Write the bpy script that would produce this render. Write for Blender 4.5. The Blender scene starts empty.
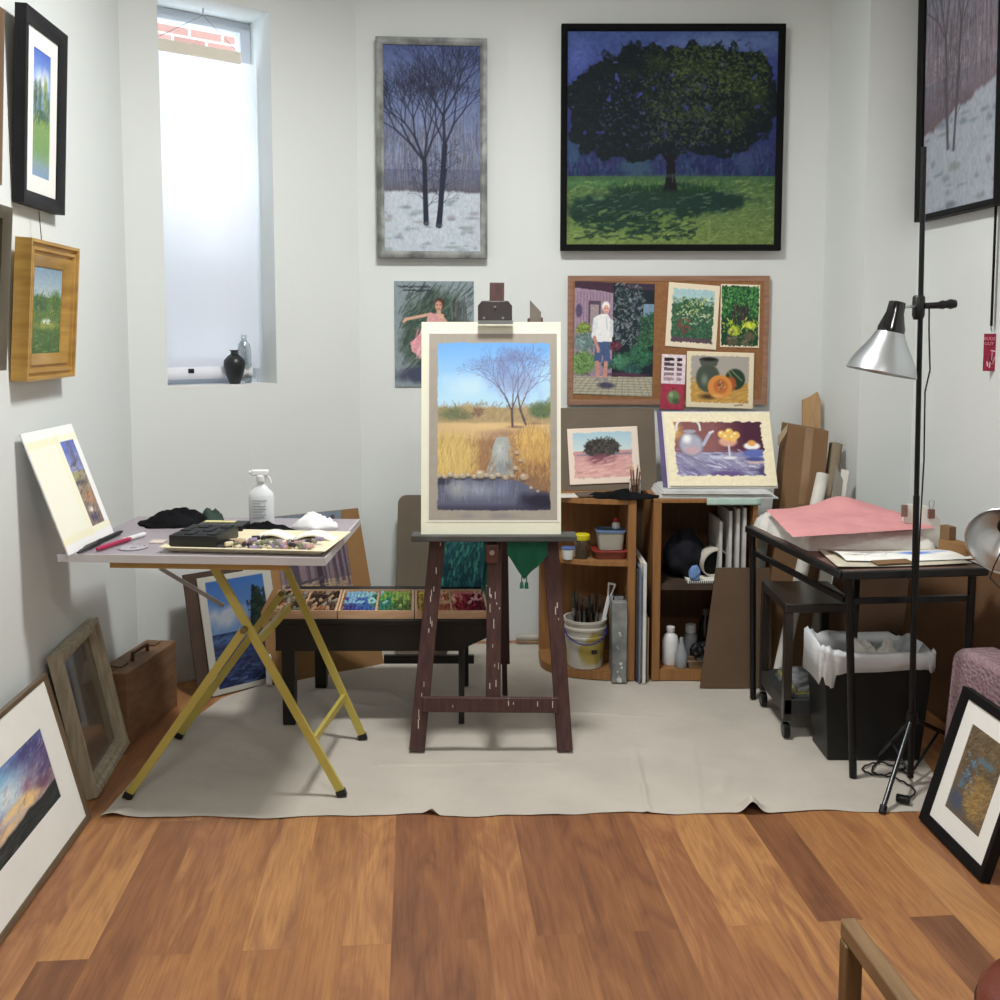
import bpy, math, random
import numpy as np
from mathutils import Vector, Matrix, noise as mnoise
R = math.radians
rng = random.Random(7)
scene = bpy.context.scene
COL = scene.collection
# ------------------------------------------------------------------ camera model (survey of the photograph)
CZ = 1.55
PITCH = math.atan(0.086)
CA, SA = math.cos(PITCH), math.sin(PITCH)
def ray(px, py):
    u = (421 - py) / 1000.0; r = (px - 500) / 1000.0
    return Vector((r, CA + u * SA, -SA + u * CA))
EYE = Vector((0, 0, CZ))
def F(px, py, z=0.0):
    d = ray(px, py); return EYE + d * ((z - CZ) / d.z)
def P(px, py, Y):
    d = ray(px, py); return EYE + d * (Y / d.y)
def PL(px, py, p, n):
    d = ray(px, py); return EYE + d * ((Vector(p) - EYE).dot(n) / d.dot(n))
# ------------------------------------------------------------------ materials
def s2l(c):
    out = []
    for v in c[:3]:
        v = v / 255.0
        out.append(v / 12.92 if v <= 0.04045 else ((v + 0.055) / 1.055) ** 2.4)
    return tuple(out)
MATS = {}
def newmat(name):
    m = bpy.data.materials.new(name); m.use_nodes = True
    nt = m.node_tree; b = nt.nodes['Principled BSDF']
    return m, nt, b
def mat(name, col, rough=0.6, metal=0.0, var=0.12, scale=8.0, bump=0.0, bscale=60.0, spec=0.4, stretch=(1, 1, 1), col2=None, coat=0.0, obj=True, trans=0.0):
    if name in MATS: return MATS[name]
    m, nt, b = newmat(name)
    N, Lk = nt.nodes, nt.links
    tc = N.new('ShaderNodeTexCoord'); mp = N.new('ShaderNodeMapping')
    mp.inputs['Scale'].default_value = stretch
    Lk.new(tc.outputs['Object'], mp.inputs['Vector'])
    nz = N.new('ShaderNodeTexNoise'); nz.inputs['Scale'].default_value = scale; nz.inputs['Detail'].default_value = 4
    Lk.new(mp.outputs['Vector'], nz.inputs['Vector'])
    c = s2l(col)
    if col2 is None:
        lo = tuple(v * (1 - var) for v in c); hi = tuple(min(1, v * (1 + var)) for v in c)
    else: lo, hi = c, s2l(col2)
    rp = N.new('ShaderNodeValToRGB')
    rp.color_ramp.elements[0].position = 0.35; rp.color_ramp.elements[1].position = 0.65
    rp.color_ramp.elements[0].color = (*lo, 1); rp.color_ramp.elements[1].color = (*hi, 1)
    Lk.new(nz.outputs['Fac'], rp.inputs['Fac']); Lk.new(rp.outputs['Color'], b.inputs['Base Color'])
    b.inputs['Roughness'].default_value = rough; b.inputs['Metallic'].default_value = metal
    b.inputs['Specular IOR Level'].default_value = spec
    if coat: b.inputs['Coat Weight'].default_value = coat
    if trans: b.inputs['Transmission Weight'].default_value = trans
    if bump:
        n2 = N.new('ShaderNodeTexNoise'); n2.inputs['Scale'].default_value = bscale; n2.inputs['Detail'].default_value = 3
        Lk.new(mp.outputs['Vector'], n2.inputs['Vector'])
        bp = N.new('ShaderNodeBump'); bp.inputs['Strength'].default_value = bump; bp.inputs['Distance'].default_value = 0.01
        Lk.new(n2.outputs['Fac'], bp.inputs['Height']); Lk.new(bp.outputs['Normal'], b.inputs['Normal'])
    MATS[name] = m
    return m
def glassmat(name, col=(235, 240, 240), rough=0.03, ior=1.45):
    m, nt, b = newmat(name)
    b.inputs['Base Color'].default_value = (*s2l(col), 1); b.inputs['Roughness'].default_value = rough
    b.inputs['Transmission Weight'].default_value = 1.0; b.inputs['IOR'].default_value = ior
    MATS[name] = m; return m
def painted(name='painted_surface', rough=0.7):
    if name in MATS: return MATS[name]
    m, nt, b = newmat(name)
    a = nt.nodes.new('ShaderNodeAttribute'); a.attribute_name = 'pigment'
    nt.links.new(a.outputs['Color'], b.inputs['Base Color'])
    nz = nt.nodes.new('ShaderNodeTexNoise'); nz.inputs['Scale'].default_value = 220
    tc = nt.nodes.new('ShaderNodeTexCoord'); nt.links.new(tc.outputs['Object'], nz.inputs['Vector'])
    bp = nt.nodes.new('ShaderNodeBump'); bp.inputs['Strength'].default_value = 0.08; bp.inputs['Distance'].default_value = 0.002
    nt.links.new(nz.outputs['Fac'], bp.inputs['Height']); nt.links.new(bp.outputs['Normal'], b.inputs['Normal'])
    b.inputs['Roughness'].default_value = rough; b.inputs['Specular IOR Level'].default_value = 0.2
    MATS[name] = m; return m
def woodmat(name, c1, c2, rough=0.5, sc=4.0, axis=2, spec=0.35):
    st = [14, 14, 14]; st[axis] = 1.2
    return mat(name, c1, rough=rough, scale=sc, stretch=tuple(st), col2=c2, spec=spec, bump=0.05, bscale=12)
# ------------------------------------------------------------------ objects
ORI = {}
def setp(o, label=None, cat=None, group=None, kind=None):
    if label: o['label'] = label
    if cat: o['category'] = cat
    if group: o['group'] = group
    if kind: o['kind'] = kind
    return o
def thing(name, label, cat, loc=(0, 0, 0), group=None):
    o = bpy.data.objects.new(name, None); COL.objects.link(o)
    o.empty_display_size = 0.05
    o.location = loc; ORI[o.name] = Vector(loc)
    return setp(o, label, cat, group)
class MB:
    def __init__(s): s.v = []; s.f = []; s.sm = []
    def add(s, vs, fs, smooth=False):
        k = len(s.v); s.v += [Vector(p) for p in vs]
        s.f += [tuple(i + k for i in f) for f in fs]; s.sm += [smooth] * len(fs)
        return s
    def hexa(s, p):   # p: 8 points, bottom 4 ccw, top 4 ccw
        return s.add(p, [(3, 2, 1, 0), (4, 5, 6, 7), (0, 1, 5, 4), (1, 2, 6, 5), (2, 3, 7, 6), (3, 0, 4, 7)])
    def obox(s, o, a, b, c):
        o, a, b, c = map(Vector, (o, a, b, c))
        if a.cross(b).dot(c) < 0: a, b = b, a
        return s.hexa([o, o + a, o + a + b, o + b, o + c, o + a + c, o + a + b + c, o + b + c])
    def box(s, x0, x1, y0, y1, z0, z1):
        return s.obox((x0, y0, z0), (x1 - x0, 0, 0), (0, y1 - y0, 0), (0, 0, z1 - z0))
    def bar(s, p0, p1, w, t, side=(1, 0, 0)):   # rectangular bar, w along 'side', t across
        p0, p1 = Vector(p0), Vector(p1); d = (p1 - p0).normalized()
        a = Vector(side); a = (a - d * a.dot(d)).normalized(); b = d.cross(a)
        return s.obox(p0 - a * w / 2 - b * t / 2, a * w, b * t, p1 - p0)
    def cyl(s, p0, p1, r0, r1=None, n=16, caps=True):
        r1 = r0 if r1 is None else r1
        return s.tube([p0, p1], [r0, r1], n, caps)
    def tube(s, pts, rad, n=10, caps=True):
        pts = [Vector(p) for p in pts]
        if not isinstance(rad, (list, tuple)): rad = [rad] * len(pts)
        k = len(s.v); prev = None
        for i, p in enumerate(pts):
            d = (pts[min(i + 1, len(pts) - 1)] - pts[max(i - 1, 0)])
            if d.length < 1e-9: d = Vector((0, 0, 1))
            d.normalize()
            if prev is None:
                a = Vector((0, 0, 1)) if abs(d.z) < 0.9 else Vector((1, 0, 0))
                a = (a - d * a.dot(d)).normalized()
            else:
                a = prev - d * prev.dot(d); a.normalize()
            prev = a; b = d.cross(a)
            for j in range(n):
                t = 2 * math.pi * j / n
                s.v.append(p + (a * math.cos(t) + b * math.sin(t)) * rad[i])
        for i in range(len(pts) - 1):
            for j in range(n):
                j2 = (j + 1) % n
                s.f.append((k + i * n + j, k + i * n + j2, k + (i + 1) * n + j2, k + (i + 1) * n + j)); s.sm.append(True)
        if caps:
            s.f.append(tuple(k + j for j in reversed(range(n)))); s.sm.append(False)
            e = k + (len(pts) - 1) * n
            s.f.append(tuple(e + j for j in range(n))); s.sm.append(False)
        return s
    def lathe(s, c, prof, n=24, ax=(0, 0, 1), caps=True):   # prof: (r, h)
        ax = Vector(ax).normalized(); c = Vector(c)
        return s._lat(c, ax, prof, n, caps)
    def _lat(s, c, ax, prof, n, caps):
        a = Vector((1, 0, 0)) if abs(ax.x) < 0.9 else Vector((0, 1, 0))
        a = (a - ax * a.dot(ax)).normalized(); b = ax.cross(a); k = len(s.v)
        for r, h in prof:
            for j in range(n):
                t = 2 * math.pi * j / n
                s.v.append(c + ax * h + (a * math.cos(t) + b * math.sin(t)) * max(r, 1e-4))
        for i in range(len(prof) - 1):
            for j in range(n):
                j2 = (j + 1) % n
                s.f.append((k + i * n + j, k + i * n + j2, k + (i + 1) * n + j2, k + (i + 1) * n + j)); s.sm.append(True)
        if caps:
            s.f.append(tuple(k + j for j in reversed(range(n)))); s.sm.append(False)
            e = k + (len(prof) - 1) * n
            s.f.append(tuple(e + j for j in range(n))); s.sm.append(False)
        return s
    def prism(s, poly, off):   # polygon of 3D points extruded by off
        n = len(poly); poly = [Vector(p) for p in poly]; off = Vector(off)
        nrm = Vector((0, 0, 0))
        for i in range(n): nrm += poly[i].cross(poly[(i + 1) % n])
        if nrm.dot(off) > 0: poly = poly[::-1]
        vs = poly + [p + off for p in poly]
        fs = [tuple(range(n)), tuple(reversed(range(n, 2 * n)))]
        fs += [((i + 1) % n, i, n + i, n + (i + 1) % n) for i in range(n)]
        return s.add(vs, fs)
    def grid(s, fn, nu, nv, smooth=True, closed=False):
        k = len(s.v)
        for j in range(nv + 1):
            for i in range(nu + 1): s.v.append(Vector(fn(i / nu, j / nv)))
        for j in range(nv):
            for i in range(nu):
                a = k + j * (nu + 1) + i
                s.f.append((a, a + 1, a + nu + 2, a + nu + 1)); s.sm.append(smooth)
        return s
    def build(s, name, m, parent=None, bevel=0.0, label=None, solid=0.0, subsurf=0, auto=True):
        if parent is not None: org = ORI[parent.name]
        else:
            mn = [min(p[i] for p in s.v) for i in range(3)]; mx = [max(p[i] for p in s.v) for i in range(3)]
            org = Vector(((mn[0] + mx[0]) / 2, (mn[1] + mx[1]) / 2, mn[2]))
        me = bpy.data.meshes.new(name)
        me.from_pydata([tuple(p - org) for p in s.v], [], s.f); me.update()
        me.polygons.foreach_set('use_smooth', s.sm)
        if auto: me.set_sharp_from_angle(angle=R(38))
        if m: me.materials.append(m)
        o = bpy.data.objects.new(name, me); COL.objects.link(o)
        if parent is not None: o.parent = parent
        else: o.location = org
        ORI[o.name] = Vector(org)
        if label: o['label'] = label
        if solid:
            md = o.modifiers.new('Solid', 'SOLIDIFY'); md.thickness = solid; md.offset = 0
        if bevel:
            md = o.modifiers.new('Bevel', 'BEVEL'); md.width = bevel; md.segments = 2; md.limit_method = 'ANGLE'; md.angle_limit = R(40)
        if subsurf:
            md = o.modifiers.new('Sub', 'SUBSURF'); md.levels = subsurf; md.render_levels = subsurf
        return o
def dup(root, offset, label=None, group=None):
    r = root.copy(); COL.objects.link(r); r.location = Vector(root.location) + Vector(offset)
    if label: r['label'] = label
    if group: r['group'] = group
    for ch in [c for c in bpy.data.objects if c.parent is root]:
        c = ch.copy(); COL.objects.link(c); c.parent = r
        for g in [q for q in bpy.data.objects if q.parent is ch]:
            d = g.copy(); COL.objects.link(d); d.parent = c
    return r
# ------------------------------------------------------------------ painter
class Cv:
    def __init__(s, w, h, col, seed=1):
        s.w, s.h = w, h
        s.a = np.zeros((h, w, 3)); s.a[:] = col
        s.r = np.random.RandomState(seed); s.q = random.Random(seed)
        s.Y, s.X = np.mgrid[0:h, 0:w].astype(float)
        s.Y = (s.Y + .5) / h; s.X = (s.X + .5) / w
    def noise(s, sx, sy, oct=3):
        out = np.zeros((s.h, s.w)); amp = 1; tot = 0
        for o in range(oct):
            gx, gy = max(2, int(sx * 2 ** o)), max(2, int(sy * 2 ** o))
            g = s.r.rand(gy + 2, gx + 2)
            x = s.X * gx; y = s.Y * gy
            xi = x.astype(int); yi = y.astype(int); fx = x - xi; fy = y - yi
            fx = fx * fx * (3 - 2 * fx); fy = fy * fy * (3 - 2 * fy)
            out += amp * ((g[yi, xi] * (1 - fx) + g[yi, xi + 1] * fx) * (1 - fy) + (g[yi + 1, xi] * (1 - fx) + g[yi + 1, xi + 1] * fx) * fy)
            tot += amp; amp *= 0.55
        return out / tot
    def mix(s, m, col):
        m = np.clip(m, 0, 1)[..., None]
        s.a = s.a * (1 - m) + np.array(col, float) * m
    def grad(s, y0, y1, c0, c1, mask=None):
        t = np.clip((s.Y - y0) / (y1 - y0), 0, 1)[..., None]
        c = np.array(c0, float) * (1 - t) + np.array(c1, float) * t
        m = ((s.Y >= y0) & (s.Y <= y1)).astype(float) if mask is None else np.clip(mask, 0, 1)
        s.a = s.a * (1 - m[..., None]) + c * m[..., None]
    def shade(s, amt, sx=20, sy=20, oct=3):
        n = (s.noise(sx, sy, oct) - .5) * 2 * amt
        s.a = np.clip(s.a * (1 + n[..., None]), 0, 255)
    def ellm(s, cx, cy, rx, ry, soft=0.15, rough=0.0, sc=12):
        d = np.sqrt(((s.X - cx) / rx) ** 2 + ((s.Y - cy) / ry) ** 2)
        if rough: d = d + (s.noise(sc, sc, 3) - .5) * rough
        return np.clip((1 - d) / soft, 0, 1)
    def ell(s, cx, cy, rx, ry, col, soft=0.15, rough=0.0, al=1.0, sc=12):
        s.mix(s.ellm(cx, cy, rx, ry, soft, rough, sc) * al, col)
    def polym(s, pts):
        inside = np.zeros((s.h, s.w), bool); n = len(pts)
        for i in range(n):
            x0, y0 = pts[i]; x1, y1 = pts[(i + 1) % n]
            if y0 == y1: continue
            c = ((s.Y >= min(y0, y1)) & (s.Y < max(y0, y1)))
            xx = (x1 - x0) * (s.Y - y0) / (y1 - y0) + x0
            inside ^= (c & (s.X < xx))
        return inside.astype(float)
    def poly(s, pts, col, al=1.0): s.mix(s.polym(pts) * al, col)
    def line(s, x0, y0, x1, y1, w, col, al=1.0):   # w in px; coordinates normalised
        X0, Y0, X1, Y1 = x0 * s.w, y0 * s.h, x1 * s.w, y1 * s.h
        pad = w + 2
        a, b = int(max(0, min(X0, X1) - pad)), int(min(s.w, max(X0, X1) + pad + 1))
        c, d = int(max(0, min(Y0, Y1) - pad)), int(min(s.h, max(Y0, Y1) + pad + 1))
        if a >= b or c >= d: return
        yy, xx = np.mgrid[c:d, a:b] + .5
        dx, dy = X1 - X0, Y1 - Y0; L = dx * dx + dy * dy + 1e-9
        t = np.clip(((xx - X0) * dx + (yy - Y0) * dy) / L, 0, 1)
        dist = np.hypot(xx - X0 - t * dx, yy - Y0 - t * dy)
        m = (np.clip(w / 2 + .5 - dist, 0, 1) * min(1, w + .3 if w < .7 else 1) * al)[..., None]
        s.a[c:d, a:b] = s.a[c:d, a:b] * (1 - m) + np.array(col, float) * m
    def dabs(s, n, fx, fy, L, w, cols, ang=0.0, aj=1.5, mask=None, al=.8):
        for _ in range(n):
            x, y = fx[0] + s.q.random() * (fx[1] - fx[0]), fy[0] + s.q.random() * (fy[1] - fy[0])
            if mask is not None:
                xi, yi = min(s.w - 1, max(0, int(x * s.w))), min(s.h - 1, max(0, int(y * s.h)))
                if mask[yi, xi] < .5: continue
            t = ang + (s.q.random() - .5) * aj; l = L * (.5 + s.q.random()); c = s.q.choice(cols)
            k = .85 + .3 * s.q.random()
            s.line(x, y, x + math.cos(t) * l / s.w, y - math.sin(t) * l / s.h, w * (.6 + .8 * s.q.random()), [min(255, v * k) for v in c], al)
    def tree(s, x, y, l, ang, w, dep, col, spread=.45, shrink=.78, al=.9, bend=.12, up=.0):
        if dep == 0 or l < 1.2: return
        x2, y2 = x + math.cos(ang) * l / s.w, y - math.sin(ang) * l / s.h
        s.line(x, y, x2, y2, w, col, al)
        k = 2 if s.q.random() < .75 else 3
        for i in range(k):
            da = (s.q.random() - .5) * 2 * bend + spread * ((i - (k - 1) / 2.0) * 1.4 + (s.q.random() - .5) * .5)
            na = ang + da; na += (math.pi / 2 - na) * up
            s.tree(x2, y2, l * shrink * (.75 + .4 * s.q.random()), na, max(.5, w * .68), dep - 1, col, spread, shrink, al * .96, bend, up)
    def out(s, gain=1.0):
        a = np.clip(s.a, 0, 255) / 255.0; lu = (a @ np.array([.3, .59, .11]))[..., None]; a = lu + (a - lu) * .84
        lin = np.where(a <= .04045, a / 12.92, ((a + .055) / 1.055) ** 2.4)
        return np.clip(lin * gain, 0, .92)
def canvas_mesh(name, cv, bl, U, V, parent=None, gain=1.25, lift=0.0, thick=0.0, label=None, m=None, warp=None):
    """painted sheet: grid of coloured vertices; bl bottom-left, U right, V up (full lengths)"""
    lin = cv.out(gain); h, w = lin.shape[:2]
    bl, U, V = Vector(bl), Vector(U), Vector(V); Nn = U.cross(V).normalized()
    org = ORI[parent.name] if parent is not None else bl + U * .5
    b0 = bl + Nn * lift - org
    xs = np.linspace(0, 1, w); ys = np.linspace(1, 0, h)
    gx, gy = np.meshgrid(xs, ys)
    co = np.array(b0)[None, None] + gx[..., None] * np.array(U) + gy[..., None] * np.array(V)
    if warp is not None: co = co + warp(gx, gy)[..., None] * np.array(Nn)
    co = co.reshape(-1, 3); nv = w * h
    idx = np.arange(nv).reshape(h, w)
    q = np.stack([idx[1:, :-1], idx[1:, 1:], idx[:-1, 1:], idx[:-1, :-1]], -1).reshape(-1, 4)
    cols = np.ones((nv, 4)); cols[:, :3] = lin.reshape(-1, 3)
    if thick:   # closed slab: back rectangle and rim
        base = nv
        bc = np.array([[0, 0], [1, 0], [1, 1], [0, 1]], float)
        back = np.array(b0)[None] + bc[:, :1] * np.array(U) + bc[:, 1:] * np.array(V) - thick * np.array(Nn)
        co = np.vstack([co, back]); e = np.ones((4, 4)) * .6; cols = np.vstack([cols, e])
    me = bpy.data.meshes.new(name)
    faces = q.tolist()
    if thick:
        cn = [idx[-1, 0], idx[-1, -1], idx[0, -1], idx[0, 0]]
        faces.append([base + 3, base + 2, base + 1, base])
        rim = [idx[-1, :].tolist(), idx[::-1, -1].tolist(), idx[0, ::-1].tolist(), idx[:, 0].tolist()]
        for k in range(4):
            faces.append([base + k, base + (k + 1) % 4] + rim[k][::-1])
    nl = sum(len(f) for f in faces)
    me.vertices.add(len(co)); me.vertices.foreach_set('co', co.astype(np.float32).ravel())
    me.loops.add(nl); me.loops.foreach_set('vertex_index', np.fromiter((i for f in faces for i in f), np.int32, nl))
    me.polygons.add(len(faces))
    tot = np.array([len(f) for f in faces], np.int32)
    me.polygons.foreach_set('loop_start', np.concatenate([[0], np.cumsum(tot)[:-1]]).astype(np.int32))
    me.update(calc_edges=True); me.validate()
    at = me.color_attributes.new('pigment', 'FLOAT_COLOR', 'POINT')
    at.data.foreach_set('color', cols.astype(np.float32).ravel())
    me.materials.append(m or painted())
    o = bpy.data.objects.new(name, me); COL.objects.link(o)
    if parent is not None: o.parent = parent
    else: o.location = org
    ORI[o.name] = Vector(org)
    if label: o['label'] = label
    return o
def frame_bars(mb, bl, U, V, fw, fd, lip=0.0, prof=None):
    """mitred moulding around the rectangle; N = towards viewer"""
    bl, U, V = Vector(bl), Vector(U), Vector(V)
    u, v = U.normalized(), V.normalized(); n = u.cross(v)
    prof = prof or [(0, 0), (0, fd), (fw * .25, fd), (fw * .8, fd * .8), (fw, fd * .72), (fw, 0)]
    cs = [(bl, u, v), (bl + U, -u, v), (bl + U + V, -u, -v), (bl + V, u, -v)]
    k = len(mb.v); m = len(prof)
    for c, a, b in cs:
        for (i, h) in prof: mb.v.append(c + a * i + b * i + n * h)
    for c in range(4):
        c2 = (c + 1) % 4
        for i in range(m):
            i2 = (i + 1) % m
            mb.f.append((k + c * m + i, k + c2 * m + i, k + c2 * m + i2, k + c * m + i2)[::-1]); mb.sm.append(False)
    return mb
def framed(name, label, cat, bl, U, V, fw, fd, fmat, cv, matw=0.0, matcol=None, group=None, gain=1.25, glass=False, matw_b=None, prof=None, pname='painting'):
    bl, U, V = Vector(bl), Vector(U), Vector(V)
    t = thing(name, label, cat, bl + U * .5, group)
    frame_bars(MB(), bl, U, V, fw, fd, prof=prof).build('frame', fmat, t)
    u, v = U.normalized(), V.normalized(); n = u.cross(v)
    w, h = U.length, V.length
    MB().obox(bl + u * fw * .5 + v * fw * .5 + n * .002, u * (w - fw), v * (h - fw), n * fd * .3).build('backing_board', mat('backing', (120, 100, 75), .8), t)
    o2 = fw * .9
    inner = bl + u * o2 + v * o2 + n * (fd * .45)
    IU, IV = u * (w - 2 * o2), v * (h - 2 * o2)
    if matw:
        mb_ = matw_b or matw
        x0, x1, y0, y1 = matw, IU.length - matw, mb_, IV.length - matw
        W_, H_ = IU.length, IV.length
        pts = [(0, 0), (W_, 0), (W_, H_), (0, H_), (x0, y0), (x1, y0), (x1, y1), (x0, y1)]
        mk = MB()
        lo = [inner + u * a + v * b for a, b in pts]; hi = [p + n * .003 for p in lo]
        fs = []
        for k in range(4):
            k2 = (k + 1) % 4
            fs += [(8 + k, 8 + k2, 12 + k2, 12 + k), (12 + k, 12 + k2, 4 + k2, 4 + k), (k2, k, 4 + k, 4 + k2)]
        mk.add(lo + hi, fs).build('mat_board', matcol or mat('mat_white', (238, 238, 234), .8, var=.02), t)
        canvas_mesh(pname, cv, inner + u * (x0 - .004) + v * (y0 - .004) + n * .0012, u * (x1 - x0 + .008), v * (y1 - y0 + .008), t, gain)
    else:
        canvas_mesh(pname, cv, inner, IU, IV, t, gain, lift=.001)
    if glass:
        MB().obox(inner + n * .006, IU, IV, n * .002).build('glass', glassmat('picture_glass') if 'picture_glass' not in MATS else MATS['picture_glass'], t)
    return t
def rect_side(BL, BR, TLpx):
    """upright or leaning rectangle whose bottom edge runs BL->BR; the top-left corner is sighted at a pixel"""
    U = BR - BL; n = U.normalized()
    T = PL(TLpx[0], TLpx[1], BL, n)
    return BL, U, T - BL
def blob(name, c, rx, ry, rz, seed, m, amp=.22):
    """lumpy bundle resting on z = c.z"""
    c = Vector(c); o1 = seed * 3.7
    def f(u, v):
        a, b = 2 * math.pi * u, math.pi * (v - .5); d = Vector((math.cos(a) * math.cos(b), math.sin(a) * math.cos(b), math.sin(b)))
        k = 1 + amp * (mnoise.noise(d * 1.6 + Vector((o1, 0, 0))) + .45 * mnoise.noise(d * 4 + Vector((0, o1, 0))))
        p = Vector((d.x * rx, d.y * ry, d.z * rz)) * k; return Vector((c.x + p.x, c.y + p.y, c.z + max(0, rz * .85 + p.z)))
    return MB().grid(f, 40, 26).build(name, m, auto=False)
def crumple(mb, cx, cy, z, rx, ry, h, seed, nr=14, na=36, rag=.25, peak=2.4, fold=1.0, rot=0.0):
    """crumpled heap: polar height field with ragged rim, closed underneath"""
    r_ = random.Random(seed); o1, o2 = r_.random() * 50, r_.random() * 50
    k = len(mb.v)
    def pt(ri, a):
        rim = 1 + rag * (mnoise.noise(Vector((math.cos(a) * 1.3 + o1, math.sin(a) * 1.3, 0))) * 1.6 + .35 * mnoise.noise(Vector((math.cos(a) * 4 + o1, math.sin(a) * 4, 3))))
        x, y = math.cos(a) * ri * rim, math.sin(a) * ri * rim
        n = abs(mnoise.noise(Vector((x * 1.8 + o1, y * 1.8 + o2, 0)))) * .9 + abs(mnoise.noise(Vector((x * 4 + o1, y * 4 + o2, 5)))) * .5
        f = mnoise.noise(Vector((x * 1.1 + o2, y * 1.4 + o1, 11)))
        zz = h * max(0, 1 - ri ** peak) * (.50 + .55 * f + fold * .55 * n) + (.0 if ri > .99 else .002)
        X, Y = x * rx, y * ry
        return Vector((cx + X * math.cos(rot) - Y * math.sin(rot), cy + X * math.sin(rot) + Y * math.cos(rot), z + zz))
    mb.v.append(pt(0, 0))
    for i in range(1, nr + 1):
        for j in range(na): mb.v.append(pt(i / nr, 2 * math.pi * j / na))
    for j in range(na):
        mb.f.append((k, k + 1 + j, k + 1 + (j + 1) % na)); mb.sm.append(True)
    for i in range(nr - 1):
        a = k + 1 + i * na
        for j in range(na):
            j2 = (j + 1) % na
            mb.f.append((a + j, a + na + j, a + na + j2, a + j2)); mb.sm.append(True)
    e = k + 1 + (nr - 1) * na
    mb.f.append(tuple(e + j for j in reversed(range(na)))); mb.sm.append(False)
    return mb
# ------------------------------------------------------------------ the room
E1 = Vector((1, .085, 0)).normalized(); E2 = Vector((-.085, 1, 0)).normalized(); UPV = Vector((0, 0, 1))
EL = Vector((-.06, 1, 0)).normalized(); Lc = Vector((-1.575, 4.25, 0)); Bc = Vector((-.69, 4.93, 0)); Cc = Vector((.04, 4.98, 0)); Dc = Vector((1.60, 4.98, 0))
Ec = Vector((1.635, 4.545, 0)); Gc = Vector((1.885, 4.56, 0))
ZC = 3.35; YR = -2.6
Lr = Lc - EL * ((Lc.y - YR) / EL.y); Rr = Gc - E2 * ((Gc.y - YR) / E2.y)
def struct(o): o['kind'] = 'structure'; return o
M_wall = mat('wall_paint', (222, 227, 226), .85, var=.015, scale=1.5, bump=.06, bscale=30, spec=.2)
def wall(name, p, q, t=.06, z0=0, z1=ZC):
    d = (q - p).normalized(); n = Vector((-d.y, d.x, 0))   # outward = left of travel
    return struct(MB().obox(p + Vector((0, 0, z0)), q - p, n * t, (0, 0, z1 - z0)).build(name, M_wall))
wall('wall_left', Lr, Lc); wall('wall_back_left', Bc, Cc); wall('wall_back_right', Cc, Dc)
wall('wall_corner_side', Dc, Ec); wall('wall_corner_front', Ec, Gc); wall('wall_right', Gc, Rr); wall('wall_rear', Rr, Lr)
# bay wall with the window opening
EB = (Bc - Lc).normalized(); OB = Vector((-EB.y, EB.x, 0)); LB = (Bc - Lc).length
def bay(s, z, d): return Lc + EB * s + OB * d + Vector((0, 0, z))
def bays(px, py, d):   # pixel -> (s, z) on the plane at recess depth d
    p = PL(px, py, bay(0, 0, d), OB); return (p - Lc).dot(EB), p.z
S0 = bays(168, 388, 0)[0]; S1 = bays(277, 387, 0)[0]; ZS = bays(220, 387, 0)[1]; ZT = bays(268, 12, 0)[1]
TH = .30
mb = MB()
for (a, b, z0, z1) in ((-.1, S0, 0, ZC), (S1, LB, 0, ZC), (S0, S1, 0, ZS), (S0, S1, ZT, ZC)):
    mb.obox(bay(a, z0, 0), EB * (b - a), OB * TH, (0, 0, z1 - z0))
struct(mb.build('wall_bay', M_wall))
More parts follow.
